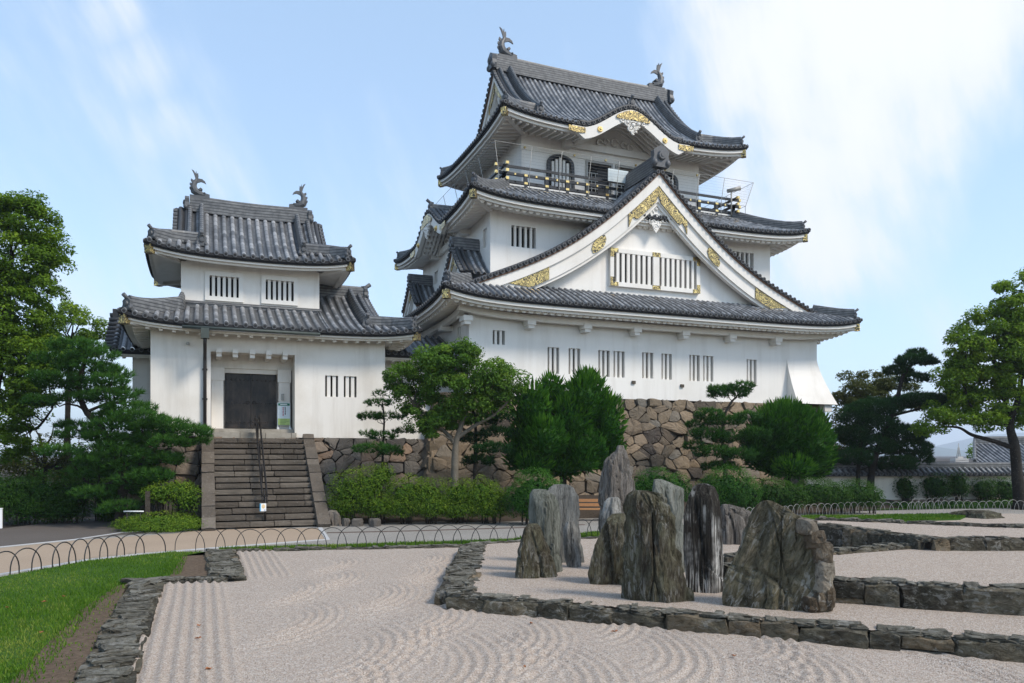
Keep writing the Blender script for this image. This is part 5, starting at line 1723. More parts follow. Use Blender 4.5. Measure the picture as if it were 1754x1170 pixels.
low_wall('stone_border', 'near left grey slab border between bare soil and raked gravel', [(-.95, 3.0), (-.95, 15.9)], -.1, .075, .54, 1)
low_wall('stone_border', 'short slab border running across at the head of the straight furrows', [(-1.3, 15.98), (.45, 15.72)], -.1, .07, .42, 2)
low_wall('stone_border', 'short grey slab border beside the bare corner of the lawn', [(.45, 15.55), (.42, 20.4)], -.1, .08, .62, 3)
low_wall('stone_border', 'thin dark edging between the gravel and the far grass strip', [(.4, 20.42), (3.5, 19.85), (6.4, 19.1)], -.1, .05, .3, 4)
low_wall('stone_border', 'flaky slab border running away from the near corner of the rock terrace', [tuple(BT), tuple(B0_ + np.array([.20, .30]))], -.1, T1Z + .02, .62, 5)
nv = np.array([-BD[1], BD[0]])
low_wall('stone_border', 'long dark block border along the front of the rock terrace', [tuple(B0_ + nv * .22 + BD * -.1), tuple(BE + nv * .22)], -.1, T1Z + .02, .38, 6)
low_wall('stone_border', 'dark edging behind the leftmost standing rocks', [tuple(BT), tuple(onZ(1045, 928, .1)[:2]), tuple(onZ(1240, 914, .1)[:2])], -.1, T1Z + .02, .34, 7)
C_ = gpx([(1244, 968), (1420, 993), (1540, 1001), (1754, 1013), (2300, 1036)], T2Z)
low_wall('stone_border', 'tall block border right of the largest leaning rock', C_, T1Z - .1, T2Z + .03, .42, 8)
C_ = gpx([(1244, 962), (1330, 955), (1420, 950), (1590, 936), (1754, 929), (2300, 929)], T2Z)
low_wall('stone_border', 'thin slab border crossing the gravel behind the upper terrace', C_, T1Z - .1, T2Z + .09, .36, 9)
C_ = gpx([(1238, 921), (1300, 903), (1396, 896)], .3)
low_wall('stone_border', 'narrow slab border between the streaked pillar and the leaning rock', C_, T1Z - .1, .34, .4, 10)
C_ = gpx([(1396, 899), (1500, 912), (1590, 925), (1754, 925), (2300, 925)], T3Z)
low_wall('stone_border', 'dark block border fronting the farthest right terrace', C_, T1Z - .1, T3Z + .04, .4, 11)
C_ = gpx([(1396, 891), (1560, 897), (1754, 905), (2300, 908)], T3Z)
low_wall('stone_border', 'thin far border below the right grass strip', C_, T1Z - .1, T3Z + .06, .36, 12)

# ---- lawn, soil
LW = [(-1.62, 3.0), (-1.62, 14.6), (-1.3, 16.3), (-.35, 16.5), (-.25, 20.6), (.3, 20.75), (3.5, 20.15), (6.5, 19.4), (10.3, 19.0), (12.5, 19.3), (13, 20.3), (10.3, 19.75), (6.6, 20.35)] + gpx([(640, 941), (480, 945), (290, 946), (150, 961), (0, 989), (-400, 1060)]) + [(-9, 3)]
SO = [(-2.2, 3.0), (-2.2, 15.3), (-.9, 16.8), (-.9, 20.5), (.4, 20.7), (.4, 15.6), (-1.3, 16.0), (-1.0, 3.0)]
sheet('bare_soil', SO, -.002, SOIL)
LWN = [(-1.95, 3.0), (-1.9, 9), (-1.75, 13.5), (-1.45, 15.9), (-.6, 16.6), (-.42, 20.0), (.2, 20.75)] + LW[6:12] + LW[12:]
sheet('lawn', LWN, .006, LAWN)
RL = gpx([(1372, 885), (1500, 883), (1600, 881), (1665, 880), (1645, 888), (1500, 894), (1380, 898)], .27)
RL2 = gpx([(880, 935), (1045, 925), (1245, 910), (1400, 896), (1400, 886), (1245, 898), (1040, 912), (880, 925)], 0)
_m = MB(); _m.prism([(p[0], p[1], -.1) for p in RL], (0, 0, .37)); tag(_m.build('far_lawn', [LAWN]), kind='structure')
sheet('far_lawn', RL2, .05, LAWN)
def blades(name, poly, n, z, h0, h1, w, seed, dens=None, tuft=1):
    rr = np.random.default_rng(seed)
    P = np.array(poly); lo, hi = P.min(0), P.max(0)
    lo = np.maximum(lo, [-9, 4.5])
    pts = np.zeros((0, 2))
    while len(pts) < n:
        c = rr.uniform(lo, hi, (n * 3, 2))
        if dens is not None: c = c[rr.random(len(c)) < dens(c)]
        c = c[inside(c[:, 0], c[:, 1], poly)]
        pts = np.concatenate([pts, c])
    pts = pts[:n]
    patch = .6 + .4 * fbm2(pts[:, 0], pts[:, 1], 1.1, seed)
    h = rr.uniform(h0, h1, n) * patch * rr.choice([1, 1, 1, 1.5], n); a = rr.uniform(0, 2 * pi, n); lean = rr.uniform(.1, .8, n) * h
    dx, dy = np.cos(a), np.sin(a); la = rr.uniform(0, 2 * pi, n)
    B = np.stack([pts[:, 0], pts[:, 1], np.full(n, z)], 1)
    side = np.stack([dx, dy, np.zeros(n)], 1) * (w / 2) * rr.uniform(.6, 1.4, n)[:, None]
    ln = np.stack([np.cos(la), np.sin(la), np.zeros(n)], 1) * lean[:, None]
    up = np.stack([np.zeros(n), np.zeros(n), h], 1)
    V = np.concatenate([B - side, B + side, B + ln * .4 + up * .62 + side * .7, B + ln + up, B + ln * .4 + up * .62 - side * .7])
    i = np.arange(n)
    F = np.concatenate([np.stack([i, i + n, i + 2 * n, i + 4 * n], 1), np.stack([i + 4 * n, i + 2 * n, i + 3 * n, i + 3 * n], 1)])
    F2 = np.concatenate([np.stack([i, i + n, i + 2 * n], 1), np.stack([i, i + 2 * n, i + 4 * n], 1), np.stack([i + 4 * n, i + 2 * n, i + 3 * n], 1)])
    rv = np.clip(.45 + .5 * fbm2(pts[:, 0], pts[:, 1], 1.3, seed + 1) + .25 * fbm2(pts[:, 0], pts[:, 1], 5, seed + 2) + rr.normal(0, .2, n), 0, 1)
    return tag(np_mesh(name, V, F2, L_GRASS, rv=np.tile(rv, 3)), kind='stuff')
near = lambda c: np.clip(16.0 / np.maximum(1, (c[:, 1] - 2)) ** 1.35, .08, 1)
blades('short_grass', LWN, 120000, .006, .03, .075, .012, 5, near)
blades('soil_weeds', [(-2.0, 5), (-1.25, 5), (-1.25, 15.6), (-2.0, 15.3)], 900, 0.0, .02, .07, .016, 16)
blades('rough_grass', [(-1.95, 5), (-1.7, 5), (-1.55, 14), (-1.2, 16.2), (-.4, 16.9), (-.3, 20.4), (-.6, 20.5), (-.9, 16.9), (-1.6, 15.9), (-1.9, 13)], 2600, 0.0, .03, .10, .014, 6)
blades('edge_grass', [(.4, 20.55), (3.5, 19.98), (6.5, 19.25), (10.3, 18.95), (12.5, 19.2), (13, 20.3), (6.6, 20.3), (.4, 21.2)], 26000, .006, .04, .13, .016, 7)
blades('distant_grass', RL, 22000, .268, .04, .10, .03, 8)
blades('mid_grass', RL2, 14000, .05, .04, .12, .02, 9)
# a few fallen leaves
def fallen(n, xs, ys, z, seed):
    rr = np.random.default_rng(seed)
    for i in range(n):
        x, y = rr.uniform(*xs), rr.uniform(*ys); a = rr.uniform(0, 2 * pi); s = rr.uniform(.03, .055)
        mb = MB(); pts = []
        for k in range(8):
            t = 2 * pi * k / 8; r_ = s * (1 if k % 4 == 0 else .55 if k % 2 == 0 else .7)
            pts.append((x + r_ * cos(t + a), y + r_ * sin(t + a) * .8, z + .012 + .01 * (k % 3)))
        mb.add(pts + [(x, y, z + .006)], [(k, (k + 1) % 8, 8) for k in range(8)])
        yield mb
DEADLEAF = m_plain("dead_leaf", (.28, .11, .045), .7, .2, .5, 20)
for px, py in ((897, 1147), (910, 1071), (1257, 1127), (1052, 1085), (338, 1097), (357, 1150), (340, 1075)):
    q = onZ(px, py, .02)
    for mb in fallen(1, (q[0], q[0] + .01), (q[1], q[1] + .01), .035, px): tag(mb.build('fallen_leaf', [DEADLEAF], None, off=tuple(q)), 'dry reddish brown leaf lying on the raked gravel', 'leaf', 'fallen leaves on the gravel')
for px, py in ((75, 1033), (108, 1024), (12, 1043), (70, 1086)):
    q = onZ(px, py, .05)
    for mb in fallen(1, (q[0], q[0] + .01), (q[1], q[1] + .01), .06, px): tag(mb.build('fallen_leaf', [DEADLEAF], None, off=tuple(q)), 'dry brown leaf lying on the near lawn', 'leaf', 'fallen leaves on the lawn')

# ---- standing rocks
def rock(name, label, D, levels, mat, seed, depth=.7, rough=.05, grain=(5, 5, 1.0), facets=6, group=None, base=T1Z, na=72, nl=64, twist=0.0):
    rr = np.random.default_rng(seed)
    ys = np.array([l[0] for l in levels], float); xl = np.array([l[1] for l in levels], float); xr = np.array([l[2] for l in levels], float)
    tt = np.concatenate([np.linspace(0, .12, 7)[:-1], np.linspace(.12, 1, nl - 6)])
    yy = ys[0] + (ys[-1] - ys[0]) * tt
    L = np.interp(yy, ys, xl); Rr = np.interp(yy, ys, xr)
    th = np.linspace(0, 2 * pi, na, endpoint=False)
    # faceted section shared over the height, slowly changing
    fa = np.sort(rr.uniform(0, 2 * pi, facets)); fd = rr.uniform(.62, 1.0, facets)
    k = FPX; V = []
    zfoot = CAM_H + (780 - ys[-1]) / k * D
    for i in range(len(yy)):
        sh = np.array([1.0 / max(max(cos(t - a - twist * tt[i]) / d for a, d in zip(fa, fd)), .55) for t in th])
        sh = np.minimum(sh, 1.6)
        ex = sh * np.cos(th); ey = sh * np.sin(th)
        c = (L[i] + Rr[i]) / 2; hw = (Rr[i] - L[i]) / 2 * D / k
        ex = np.where(ex > 0, ex / ex.max(), ex / -ex.min())
        ey = ey / max(ey.max(), -ey.min())
        wide = (np.max(Rr - L) / 2) * D / k
        hd = depth * (hw * .6 + wide * .4 * min(1, tt[i] * 6 + .15))
        P0 = CAMP + FWD * D + RGT * ((c - 877) / k * D) + UPV * ((780 - yy[i]) / k * D)
        for a, b in zip(ex, ey):
            p = P0 + RGT * a * hw + FWD * b * hd
            V.append(p)
    V = np.array(V)
    cen = V.mean(0)
    out = V.copy(); s0 = seed * 3.17
    n_l = len(yy)
    for i, p in enumerate(V):
        r_ = p - (cen * np.array([1, 1, 0]) + np.array([0, 0, p[2]])); r_[2] = 0; ln = np.linalg.norm(r_) + 1e-6; r_ /= ln
        g = mnoise.fractal((p[0] * grain[0] + s0, p[1] * grain[1], p[2] * grain[2]), .8, 2.0, 5)
        q = mnoise.fractal((p[0] * 2.3 + s0, p[1] * 2.3, p[2] * 2.3), .9, 2.1, 4)
        crack = abs(mnoise.noise((p[0] * 3.1 + s0, p[1] * 3.1, p[2] * .55)))
        dsp = rough * min(1.0, .35 + 4 * (i // na) / n_l) * (g * .6 + q * .35 - .9 * max(0, .07 - crack) / .07 * .7)
        vd, vp = mnoise.voronoi((p[0] * 1.9 + s0, p[1] * 1.9, p[2] * .62 + p[0] * .8))
        cr_ = math.sin(vp[0][0] * 91.7 + vp[0][1] * 47.3 + vp[0][2] * 23.1)
        dsp += rough * (.55 * cr_ - .7 * max(0.0, 1 - (vd[1] - vd[0]) / .06)) * min(1.0, .25 + 3 * (i // na) / n_l)
        out[i] = p + r_ * dsp + np.array([0, 0, dsp * .5])
    F = []
    for i in range(n_l - 1):
        for j in range(na):
            j2 = (j + 1) % na
            F.append((i * na + j, (i + 1) * na + j, (i + 1) * na + j2, i * na + j2))
    top = len(out); out = np.concatenate([out, [out[:na].mean(0) + np.array([0, 0, .01])]])
    # foot goes into the gravel
    foot = out[(n_l - 1) * na: n_l * na].copy(); foot[:, 2] = base - .12; b0 = len(out)
    out = np.concatenate([out, foot])
    for j in range(na):
        j2 = (j + 1) % na
        F.append(((n_l - 1) * na + j, b0 + j, b0 + j2, (n_l - 1) * na + j2))
    F = np.array(F)
    T3 = np.array([(top, j, (j + 1) % na) for j in range(na)])
    T = np.concatenate([F[:, (0, 1, 2)], F[:, (0, 2, 3)], T3])
    o = np_mesh(name, out, T, mat, rv=np.full(len(T), rr.random()), off=(cen[0], cen[1], base), smooth=True)
    try: o.data.set_sharp_from_angle(angle=radians(30))
    except Exception: pass
    return tag(o, label, 'rock', group)
RG = [(0.25, (.05, .052, .04)), (.45, (.12, .125, .10)), (.6, (.17, .175, .145)), (.8, (.25, .25, .21))]
RGREEN = m_schist("green_schist", [(.25, (.13, .14, .115)), (.5, (.215, .225, .19)), (.75, (.31, .315, .275))], .35, (7, 7, 1.1), .2)
RGREY = m_schist("grey_schist", [(.25, (.14, .14, .13)), (.5, (.235, .235, .22)), (.75, (.32, .32, .30))], .25, (9, 9, .9), .12)
RBROWN = m_schist("brown_grey_schist", [(.25, (.09, .078, .065)), (.5, (.20, .175, .155)), (.75, (.31, .28, .25))], .3, (11, 11, 1.0), .2)
RDARK = m_schist("dark_schist", [(.08, (.020, .015, .009)), (.36, (.082, .072, .043)), (.6, (.155, .148, .095)), (.92, (.32, .28, .195))], .35, (7, 7, 1.5), .8)
RPALE = m_schist("pale_rock", [(.25, (.17, .165, .15)), (.5, (.36, .35, .325)), (.75, (.56, .55, .52))], .5, (7, 7, 1.8), .2)
RSTREAK = m_schist("streaked_rock", [(.25, (.012, .011, .010)), (.5, (.035, .031, .027)), (.68, (.10, .09, .078)), (.85, (.25, .235, .215))], 1.0, (10, 10, .35), .3, thr=.485, wcol=(.78, .77, .74))
RLEAN = m_schist("leaning_rock", [(.08, (.024, .018, .010)), (.36, (.092, .08, .046)), (.6, (.165, .145, .09)), (.92, (.36, .285, .18))], .45, (6, 6, 1.4), .45, rot=(0, radians(-32), 0))
RWARM = m_schist("warm_pale_rock", [(.2, (.10, .07, .042)), (.5, (.22, .175, .125)), (.8, (.40, .35, .28))], .4, (4, 4, 3), .55, wa=.5)
RG_ = 'standing rocks of the gravel garden'
rock('standing_rock', 'tallest brown grey spire rock, standing farthest back', 21.5, [(763, 1058, 1067), (775, 1050, 1073), (790, 1037, 1077), (810, 1033, 1083), (850, 1027, 1086), (900, 1024, 1088), (920, 1024, 1090)], RBROWN, 3, .6, .07, (7, 7, .8), group=RG_)
rock('standing_rock', 'smooth pale grey slab behind the green left rock', 15.7, [(830, 948, 974), (836, 938, 983), (850, 931, 990), (900, 929, 992), (968, 933, 1003)], RGREY, 5, .35, .03, (5, 5, .8), group=RG_)
rock('standing_rock', 'upright grey green slab at the left of the group', 14.5, [(838, 912, 934), (846, 906, 950), (870, 904, 957), (900, 905, 960), (950, 922, 963), (984, 928, 966)], RGREEN, 12, .8, .04, (6, 6, .8), group=RG_, facets=5)
rock('standing_rock', 'small dark rounded triangular rock at the far left', 13.9, [(897, 904, 921), (904, 899, 927), (920, 894, 932), (940, 889, 942), (962, 885, 951), (987, 883, 957)], RDARK, 8, .8, .05, group=RG_)
rock('standing_rock', 'small whitish leaning rock between the left rocks', 15.0, [(893, 970, 985), (905, 964, 991), (930, 962, 995), (958, 966, 999), (974, 970, 998)], RPALE, 9, .6, .04, group=RG_)
rock('standing_rock', 'small cream topped rock behind the dark middle rock', 14.6, [(852, 1042, 1060), (860, 1033, 1064), (880, 1028, 1066), (965, 1026, 1070)], RPALE, 14, .7, .07, group=RG_)
rock('standing_rock', 'low dark sloping rock leaning on the middle rock', 13.2, [(880, 1048, 1068), (900, 1029, 1078), (930, 1014, 1085), (960, 1006, 1090), (980, 1002, 1090), (1000, 1006, 1090)], RDARK, 19, .7, .05, group=RG_)
rock('standing_rock', 'broad dark furrowed rock in the middle of the group', 11.6, [(840, 1084, 1108), (847, 1071, 1130), (865, 1064, 1148), (885, 1065, 1158), (910, 1067, 1160), (940, 1068, 1166), (980, 1067, 1175), (1010, 1066, 1183), (1035, 1068, 1188)], RDARK, 23, .75, .085, (6, 6, .9), group=RG_, facets=7)
rock('standing_rock', 'green slab with a slanting top behind the middle rock', 14.4, [(821, 1119, 1134), (828, 1118, 1154), (837, 1118, 1171), (880, 1120, 1172), (965, 1120, 1174)], RGREEN, 28, .5, .05, group=RG_)
rock('standing_rock', 'black round topped pillar with white streaks', 12.4, [(829, 1194, 1211), (834, 1186, 1224), (850, 1177, 1232), (880, 1170, 1236), (940, 1168, 1239), (1018, 1176, 1241)], RSTREAK, 31, .85, .024, (8, 8, .4), group=RG_, facets=9)
LR_ = rock('standing_rock', 'largest leaning wedge rock with a pale knobbly right side', 11.1, [(857, 1304, 1320), (868, 1297, 1344), (877, 1293, 1362), (887, 1290, 1376), (915, 1280, 1396), (945, 1268, 1404), (985, 1254, 1408), (1020, 1243, 1409), (1046, 1246, 1400)], RLEAN, 37, .7, .075, (5, 5, 1.4), group=RG_, facets=5)
pf = MB(); rr_ = np.random.default_rng(4)
for (x, y, sx, sy) in ((1376, 902, 20, 22), (1390, 923, 26, 26), (1402, 946, 26, 30), (1405, 975, 26, 34), (1403, 1003, 26, 30), (1400, 1028, 32, 30), (1384, 1034, 30, 24), (1410, 1018, 18, 40)):
    q = atD(x + 4, y, 10.82); s_ = 10.82 / FPX
    rough_block(pf, q, (sx * s_ * 1.15, .34, sy * s_ * 1.2), -YAW + rr_.uniform(-.3, .3), 0, .10, .62, rr=rr_)
pf.build('pale_knobs', [RWARM], LR_)
rock('standing_rock', 'low brown mound rock behind the streaked pillar', 19.0, [(864, 1237, 1250), (871, 1234, 1276), (885, 1232, 1292), (912, 1231, 1300)], RBROWN, 41, .7, .06, group=RG_, base=.1)
rock('standing_rock', 'distant flat dark mound rock near the right edge', 27.0, [(874, 1660, 1690), (879, 1645, 1704), (886, 1636, 1712), (894, 1632, 1718)], RDARK, 43, .8, .05, group=RG_, base=0)
rock('boulder', 'squat grey boulder beside the foot of the stone stair', 26.6, [(874, 565, 577), (880, 559, 581), (896, 557, 584)], STONE_GREY, 47, .8, .05, base=-.05)
for i, (x, w) in enumerate(((592, 16), (612, 20), (640, 22))):
    rock('edge_stone', 'small flat stone in the row edging the yellow green shrubs', 26.3, [(888, x - w * .4, x + w * .4), (892, x - w * .5, x + w * .5), (898, x - w * .5, x + w * .5)], STONE_GREY, 50 + i, .8, .03, group='edging stones by the shrubs', base=-.05)

# ---- hoop fences
def hoop_fence(label, pts, sp, w, h, rad, mats, seed, pick=None):
    rr = np.random.default_rng(seed)
    P = np.array(pts, float); seg = np.linalg.norm(np.diff(P, axis=0), axis=1); cum = np.concatenate([[0], np.cumsum(seg)])
    root = empty('hoop_fence', (P[0][0], P[0][1], 0), label, 'fence')
    s = w / 2; i = 0
    while s < cum[-1] - w / 2 and i < 100:
        def at(q): return np.array([np.interp(q, cum, P[:, 0]), np.interp(q, cum, P[:, 1])])
        a, b = at(s - w / 2), at(s + w / 2); hh = h * rr.uniform(.94, 1.05); lean = rr.uniform(-.03, .03)
        c = (a + b) / 2; d = (b - a) / 2; off = np.array([-d[1], d[0]]) / (w / 2) * (.012 if i % 2 else -.012)
        path = []
        for t in np.linspace(0, pi, 15):
            xx = cos(t); zz = sin(t) ** .75 * hh
            path.append((c[0] + d[0] * xx + off[0] + lean * zz, c[1] + d[1] * xx + off[1] + lean * zz, zz))
        path = [(path[0][0], path[0][1], -.1)] + path + [(path[-1][0], path[-1][1], -.1)]
        mb = MB(); mb.tube(path, rad, 6)
        mb.build('hoop', [mats[1] if pick and i in pick else mats[0]], root)
        s += sp; i += 1
    return root
hoop_fence('near hoop fence of dark arches with one tan hoop along the curved lawn edge', gpx([(-60, 1000), (10, 987), (60, 979), (105, 971), (152, 961), (200, 953), (250, 947), (300, 944)]), .50, .72, .52, .013, (BAMBOO, NEWHOOP), 1, pick=(10,))
hoop_fence('long low hoop fence of thin dark wires before the raked gravel', gpx([(300, 944), (480, 943), (640, 939), (900, 931), (1000, 925), (1060, 918)]), .50, .74, .56, .0095, (BAMBOO, BAMBOO), 2)
hoop_fence('distant pale hoop fence along the right grass strip', gpx([(1230, 897), (1383, 885), (1474, 881), (1553, 881), (1605, 879), (1664, 878), (1740, 877), (1900, 876)]), .36, .56, .50, .008, (GALV, GALV), 3)
hoop_fence('short pale hoop fence curving away behind the right fence', gpx([(1560, 872), (1600, 870), (1650, 866), (1670, 862)]), .5, .6, .45, .008, (GALV, GALV), 4)

# ---- bench
BN = empty('park_bench', tuple(onZ(1008, 892, .0)), 'orange slatted bench half hidden behind the standing rocks', 'bench')
c = onZ(1008, 892, 0); w_ = RGT; f_ = FWD
for k_, (z, o_) in enumerate(((.42, .0), (.42, .16), (.42, .32))):
    mb = MB(); q = c + f_ * o_ + ZV * z; mb.bar(q - w_ * .85, q + w_ * .85, .12, .04); mb.build('seat_slat', [WOOD], BN)
for z, o_ in ((.56, .42), (.72, .46)):
    mb = MB(); q = c + f_ * o_ + ZV * z; mb.bar(q - w_ * .85, q + w_ * .85, .04, .11); mb.build('back_slat', [WOOD], BN)
for sgn in (-.6, .6):
    mb = MB(); q = c + w_ * sgn
    mb.tube([q, q + ZV * .39], .03, 6); mb.tube([q + f_ * .36, q + f_ * .36 + ZV * .42, q + f_ * .49 + ZV * .80], .03, 6); mb.bar(q + ZV * .38, q + f_ * .36 + ZV * .38, .04, .04); mb.build('leg', [IRON], BN)
# ---- things at the left edge of the frame and under the pine
mb = MB(); q = onZ(1, 905, 0); mb.box((q[0], q[1], .32), (.10, .10, .64)); mb.box((q[0], q[1], .65), (.12, .12, .03)); tag(mb.build('marker_post', [WHITE], None, off=(q[0], q[1], 0)), 'short white marker post at the left edge of the path', 'post')
mb = MB(); a, b = atD(212, 876, 24.6), atD(246, 876, 24.6); mb.tube([a, b], .02, 8)
for q in (a + RGT * .1, b - RGT * .1): mb.tube([q - ZV * .01, q * np.array([1, 1, 0]) - ZV * .1], .02, 6, 1)
tag(mb.build('low_rail', [WHITE, IRON], None, off=tuple(a)), 'short pale rail in the dark gap left of the round groundcover', 'rail')
mb = MB(); a = atD(253, 868, 24.9); mb.box(a + ZV * .05, (.14, .14, .9)); tag(mb.build('wood_post', [BARK], None, off=tuple(a)), 'grey brown wooden post among the shrubs left of the stair', 'post')

# ---- boundary wall, house, town and hills on the right
fw0, fw1 = onZ(1380, 866, 0), onZ(2050, 862, 0)
BW = empty('boundary_wall', tuple((fw0 + fw1) / 2), 'long low cream wall capped with dark tiles at the right', 'wall')
d_ = (fw1 - fw0) / np.linalg.norm(fw1 - fw0); L_ = np.linalg.norm(fw1 - fw0); n_ = np.array([d_[1], -d_[0], 0])
mb = MB(); mb.bar(fw0 + ZV * .75, fw1 + ZV * .75, .3, 1.5); mb.build('plaster_panel', [m_plaster("cream_plaster", (.60, .55, .47), .5)], BW)
mb = MB(); mb.bar(fw0 + ZV * .1 + n_ * .02, fw1 + ZV * .1 + n_ * .02, .36, .34); mb.build('plinth', [STONE_GREY], BW)
for sg, nm in ((1, 'near'), (-1, 'far')):
    mb = MB(); fr = (fw0 + n_ * .48 * sg if sg > 0 else fw1 + n_ * .48 * sg, d_ * sg, -n_ * sg, L_)
    fr = (fr[0] * np.array([1, 1, 0]), fr[1], fr[2], fr[3]); zz = lambda s, d: 1.50 + .62 * d
    tile_field(mb, fr, [(0, L_, ZRO, lambda s: .48)], zz, sp=.28, nd=2); eave_ends(mb, fr, zz, sp=.28); mb.build('tile_cap', [TILE, TILE_END, TILE_DARK], BW)
ridge(BW, [fw0 + ZV * 1.78, fw1 + ZV * 1.78], .22, .16)
HS = empty('tiled_house', tuple(atD(1705, 800, 52) * np.array([1, 1, 0])), 'low house with a broad grey tiled roof beyond the boundary wall', 'house')
hc = atD(1735, 790, 54); hw_ = 4.6
rf = MB(); fr = ((hc - RGT * hw_ - FWD * 3.2) * np.array([1, 1, 0]), RGT, FWD, 2 * hw_)
zz = lambda s, d: 1.75 + .40 * d + .02 * d * d
tile_field(rf, fr, [(0, 1.9, ZRO, lambda s: s * 1.68 + .05), (1.9, 2 * hw_ - 1.9, ZRO, lambda s: 3.2), (2 * hw_ - 1.9, 2 * hw_, ZRO, lambda s: (2 * hw_ - s) * 1.68 + .05)], zz, sp=.3, nd=8); eave_ends(rf, fr, zz)
HR = rf.build('roof', [TILE, TILE_END, TILE_DARK], HS)
rt = [pt(fr, zz, 1.9 + (2 * hw_ - 3.8) * i / 4, 3.2, .02) for i in range(5)]
ridge(HR, rt, .3, .35); ridge(HR, [pt(fr, zz, .1 + 1.8 * i / 4, (.1 + 1.8 * i / 4) * 1.68, .02) for i in range(5)], .22, .22, 'hip_ridge')
mb = MB(); mb.bar(hc * np.array([1, 1, 0]) - RGT * (hw_ - .8) - FWD * .4 + ZV * .7, hc * np.array([1, 1, 0]) + RGT * (hw_ - .8) - FWD * .4 + ZV * .7, 4.0, 2.1); mb.build('wall', [m_plaster("house_plaster", (.55, .52, .47), .4)], HS)
def town_block(x0, x1, y0, y1, D, label, col, win=True):
    a = atD((x0 + x1) / 2, y1, D); w = (x1 - x0) * D / FPX; h = (y1 - y0) * D / FPX
    root = empty('town_building', tuple(a), label, 'building', 'distant town buildings')
    mat = m_plain("town_wall", col, .8, .2, .08, .2)
    mb = MB(); mb.box(a + ZV * h / 2, (w, w * .7, h), -YAW); mb.box(a + ZV * (h + .25), (w * .4, w * .3, .5), -YAW); mb.build('wall', [mat], root)
    if win:
        n = max(2, int(w / 3))
        for i in range(n):
            mb = MB(); q = a + RGT * w * ((i + .5) / n - .5) - FWD * (w * .35 + .01) + ZV * h * .62
            mb.box(q, (w / n * .55, .06, h * .28), -YAW); mb.build('window', [GLASSY], root)
TG = -6.0
town_block(1520, 1580, 797, 812, 160, 'distant wide white building nearest the cloud pruned pine', (.6, .6, .58))
town_block(1583, 1606, 795, 812, 190, 'distant pale building behind the middle of the boundary wall', (.5, .5, .5))
town_block(1608, 1630, 796, 812, 210, 'distant low cream building left of the rooftop tower', (.55, .5, .45))
town_block(1632, 1655, 785, 812, 230, 'distant tall beige building with a mast, left of the tiled house', (.50, .46, .42))
mb = MB(); q = atD(1642, 786, 230)
for o_ in (-.6, .6): mb.tube([q + RGT * o_, q + RGT * o_ * .3 + ZV * 3.4], .12, 5)
mb.tube([q, q + ZV * 4.6], .12, 5); mb.bar(q - RGT * .5 + ZV * 1.5, q + RGT * .5 + ZV * 1.5, .1, .1)
tag(mb.build('roof_mast', [STEEL], None, off=tuple(q)), 'thin mast on the distant beige building', 'mast')
P = [atD(1560 + 110 * i / 8, 790 - 3 * i / 8 + 2.2 * sin(pi * i / 8), 120) for i in range(9)]
mb = MB(); mb.tube(P, .03, 4); tag(mb.build('power_line', [IRON], None, off=tuple(P[0])), 'thin power line sagging across the distant town', 'cable')
HILLM = m_ground("wooded_hill", (.045, .07, .04), (.07, .10, .05), .02, .002)
def hills(D, prof, seed, name):
    n = 160; P = np.zeros((n + 1, 8, 3))
    for i in range(n + 1):
        x = -600 + 3200 * i / n
        y = np.interp(x, [p[0] for p in prof], [p[1] for p in prof]) - 3.5 * mnoise.fractal((x * .012, seed, 0), 1, 2, 5)
        top = atD(x, min(y, 779), D); top[2] = max(top[2], 5)
        for j in range(8):
            f = j / 7; b = CAMP + (top - CAMP) * np.array([1 + .22 * (1 - f)] * 2 + [0]) * np.array([1, 1, 0]) if False else None
            k = .86 + .14 * f
            q = CAMP + (top - CAMP) * np.array([k, k, 0]); q[2] = -20 + (top[2] + 20) * (f ** .8)
            P[i, j] = q
    mb = MB(); mb.grid(P, smooth=True); return tag(mb.build(name, [HILLM]), kind='structure')
hills(5200, [(-600, 782), (0, 780), (600, 778), (1200, 778), (1500, 776), (1590, 766), (1650, 752), (1720, 744), (1800, 736), (2000, 745), (2600, 765)], 1.0, 'far_hills')
hills(3300, [(-600, 784), (900, 782), (1400, 779), (1560, 775), (1600, 764), (1640, 770), (1700, 776), (1900, 770), (2600, 776)], 4.0, 'near_hills')
# ================================================================ plants
def leaf_quads(P, N, L, Wd, rr, jit=.5):
    n = len(P)
    N = N + rr.normal(0, jit, (n, 3)); N /= np.linalg.norm(N, axis=1, keepdims=True) + 1e-9
    t = rr.normal(0, 1, (n, 3)); t -= N * np.sum(t * N, 1, keepdims=True); t /= np.linalg.norm(t, axis=1, keepdims=True) + 1e-9
    b = np.cross(N, t)
    l = (L * rr.uniform(.65, 1.3, n))[:, None]; w = (Wd * rr.uniform(.65, 1.3, n))[:, None]
    dr = np.array([0, 0, -1.0]) * l * .12
    V = np.concatenate([P - t * l / 2 + dr, P + b * w / 2, P + t * l / 2 + dr, P - b * w / 2])
    i = np.arange(n)
    F = np.stack([i, i + n, i + 2 * n, i + 3 * n], 1)
    return V, F
def sphere_dirs(n, rr, zmin=-1.0):
    z = rr.uniform(zmin, 1, n); a = rr.uniform(0, 2 * pi, n); r_ = np.sqrt(1 - z * z)
    return np.stack([r_ * np.cos(a), r_ * np.sin(a), z], 1)
def ellip_world(e, D, dj=0.0, zsq=1.0):
    """pixel ellipse (cx, cy, rx, ry[, depth offset]) at view depth D -> centre and radii"""
    cx, cy, rx, ry = e[:4]; D2 = D + (e[4] if len(e) > 4 else 0)
    s = D2 / FPX
    return atD(cx, cy, D2), rx * s, ry * s
def to_world(q, c, a, b, dp):
    return c + RGT * (q[:, :1] * a) + FWD * (q[:, 1:2] * dp) + UPV * (q[:, 2:3] * b)
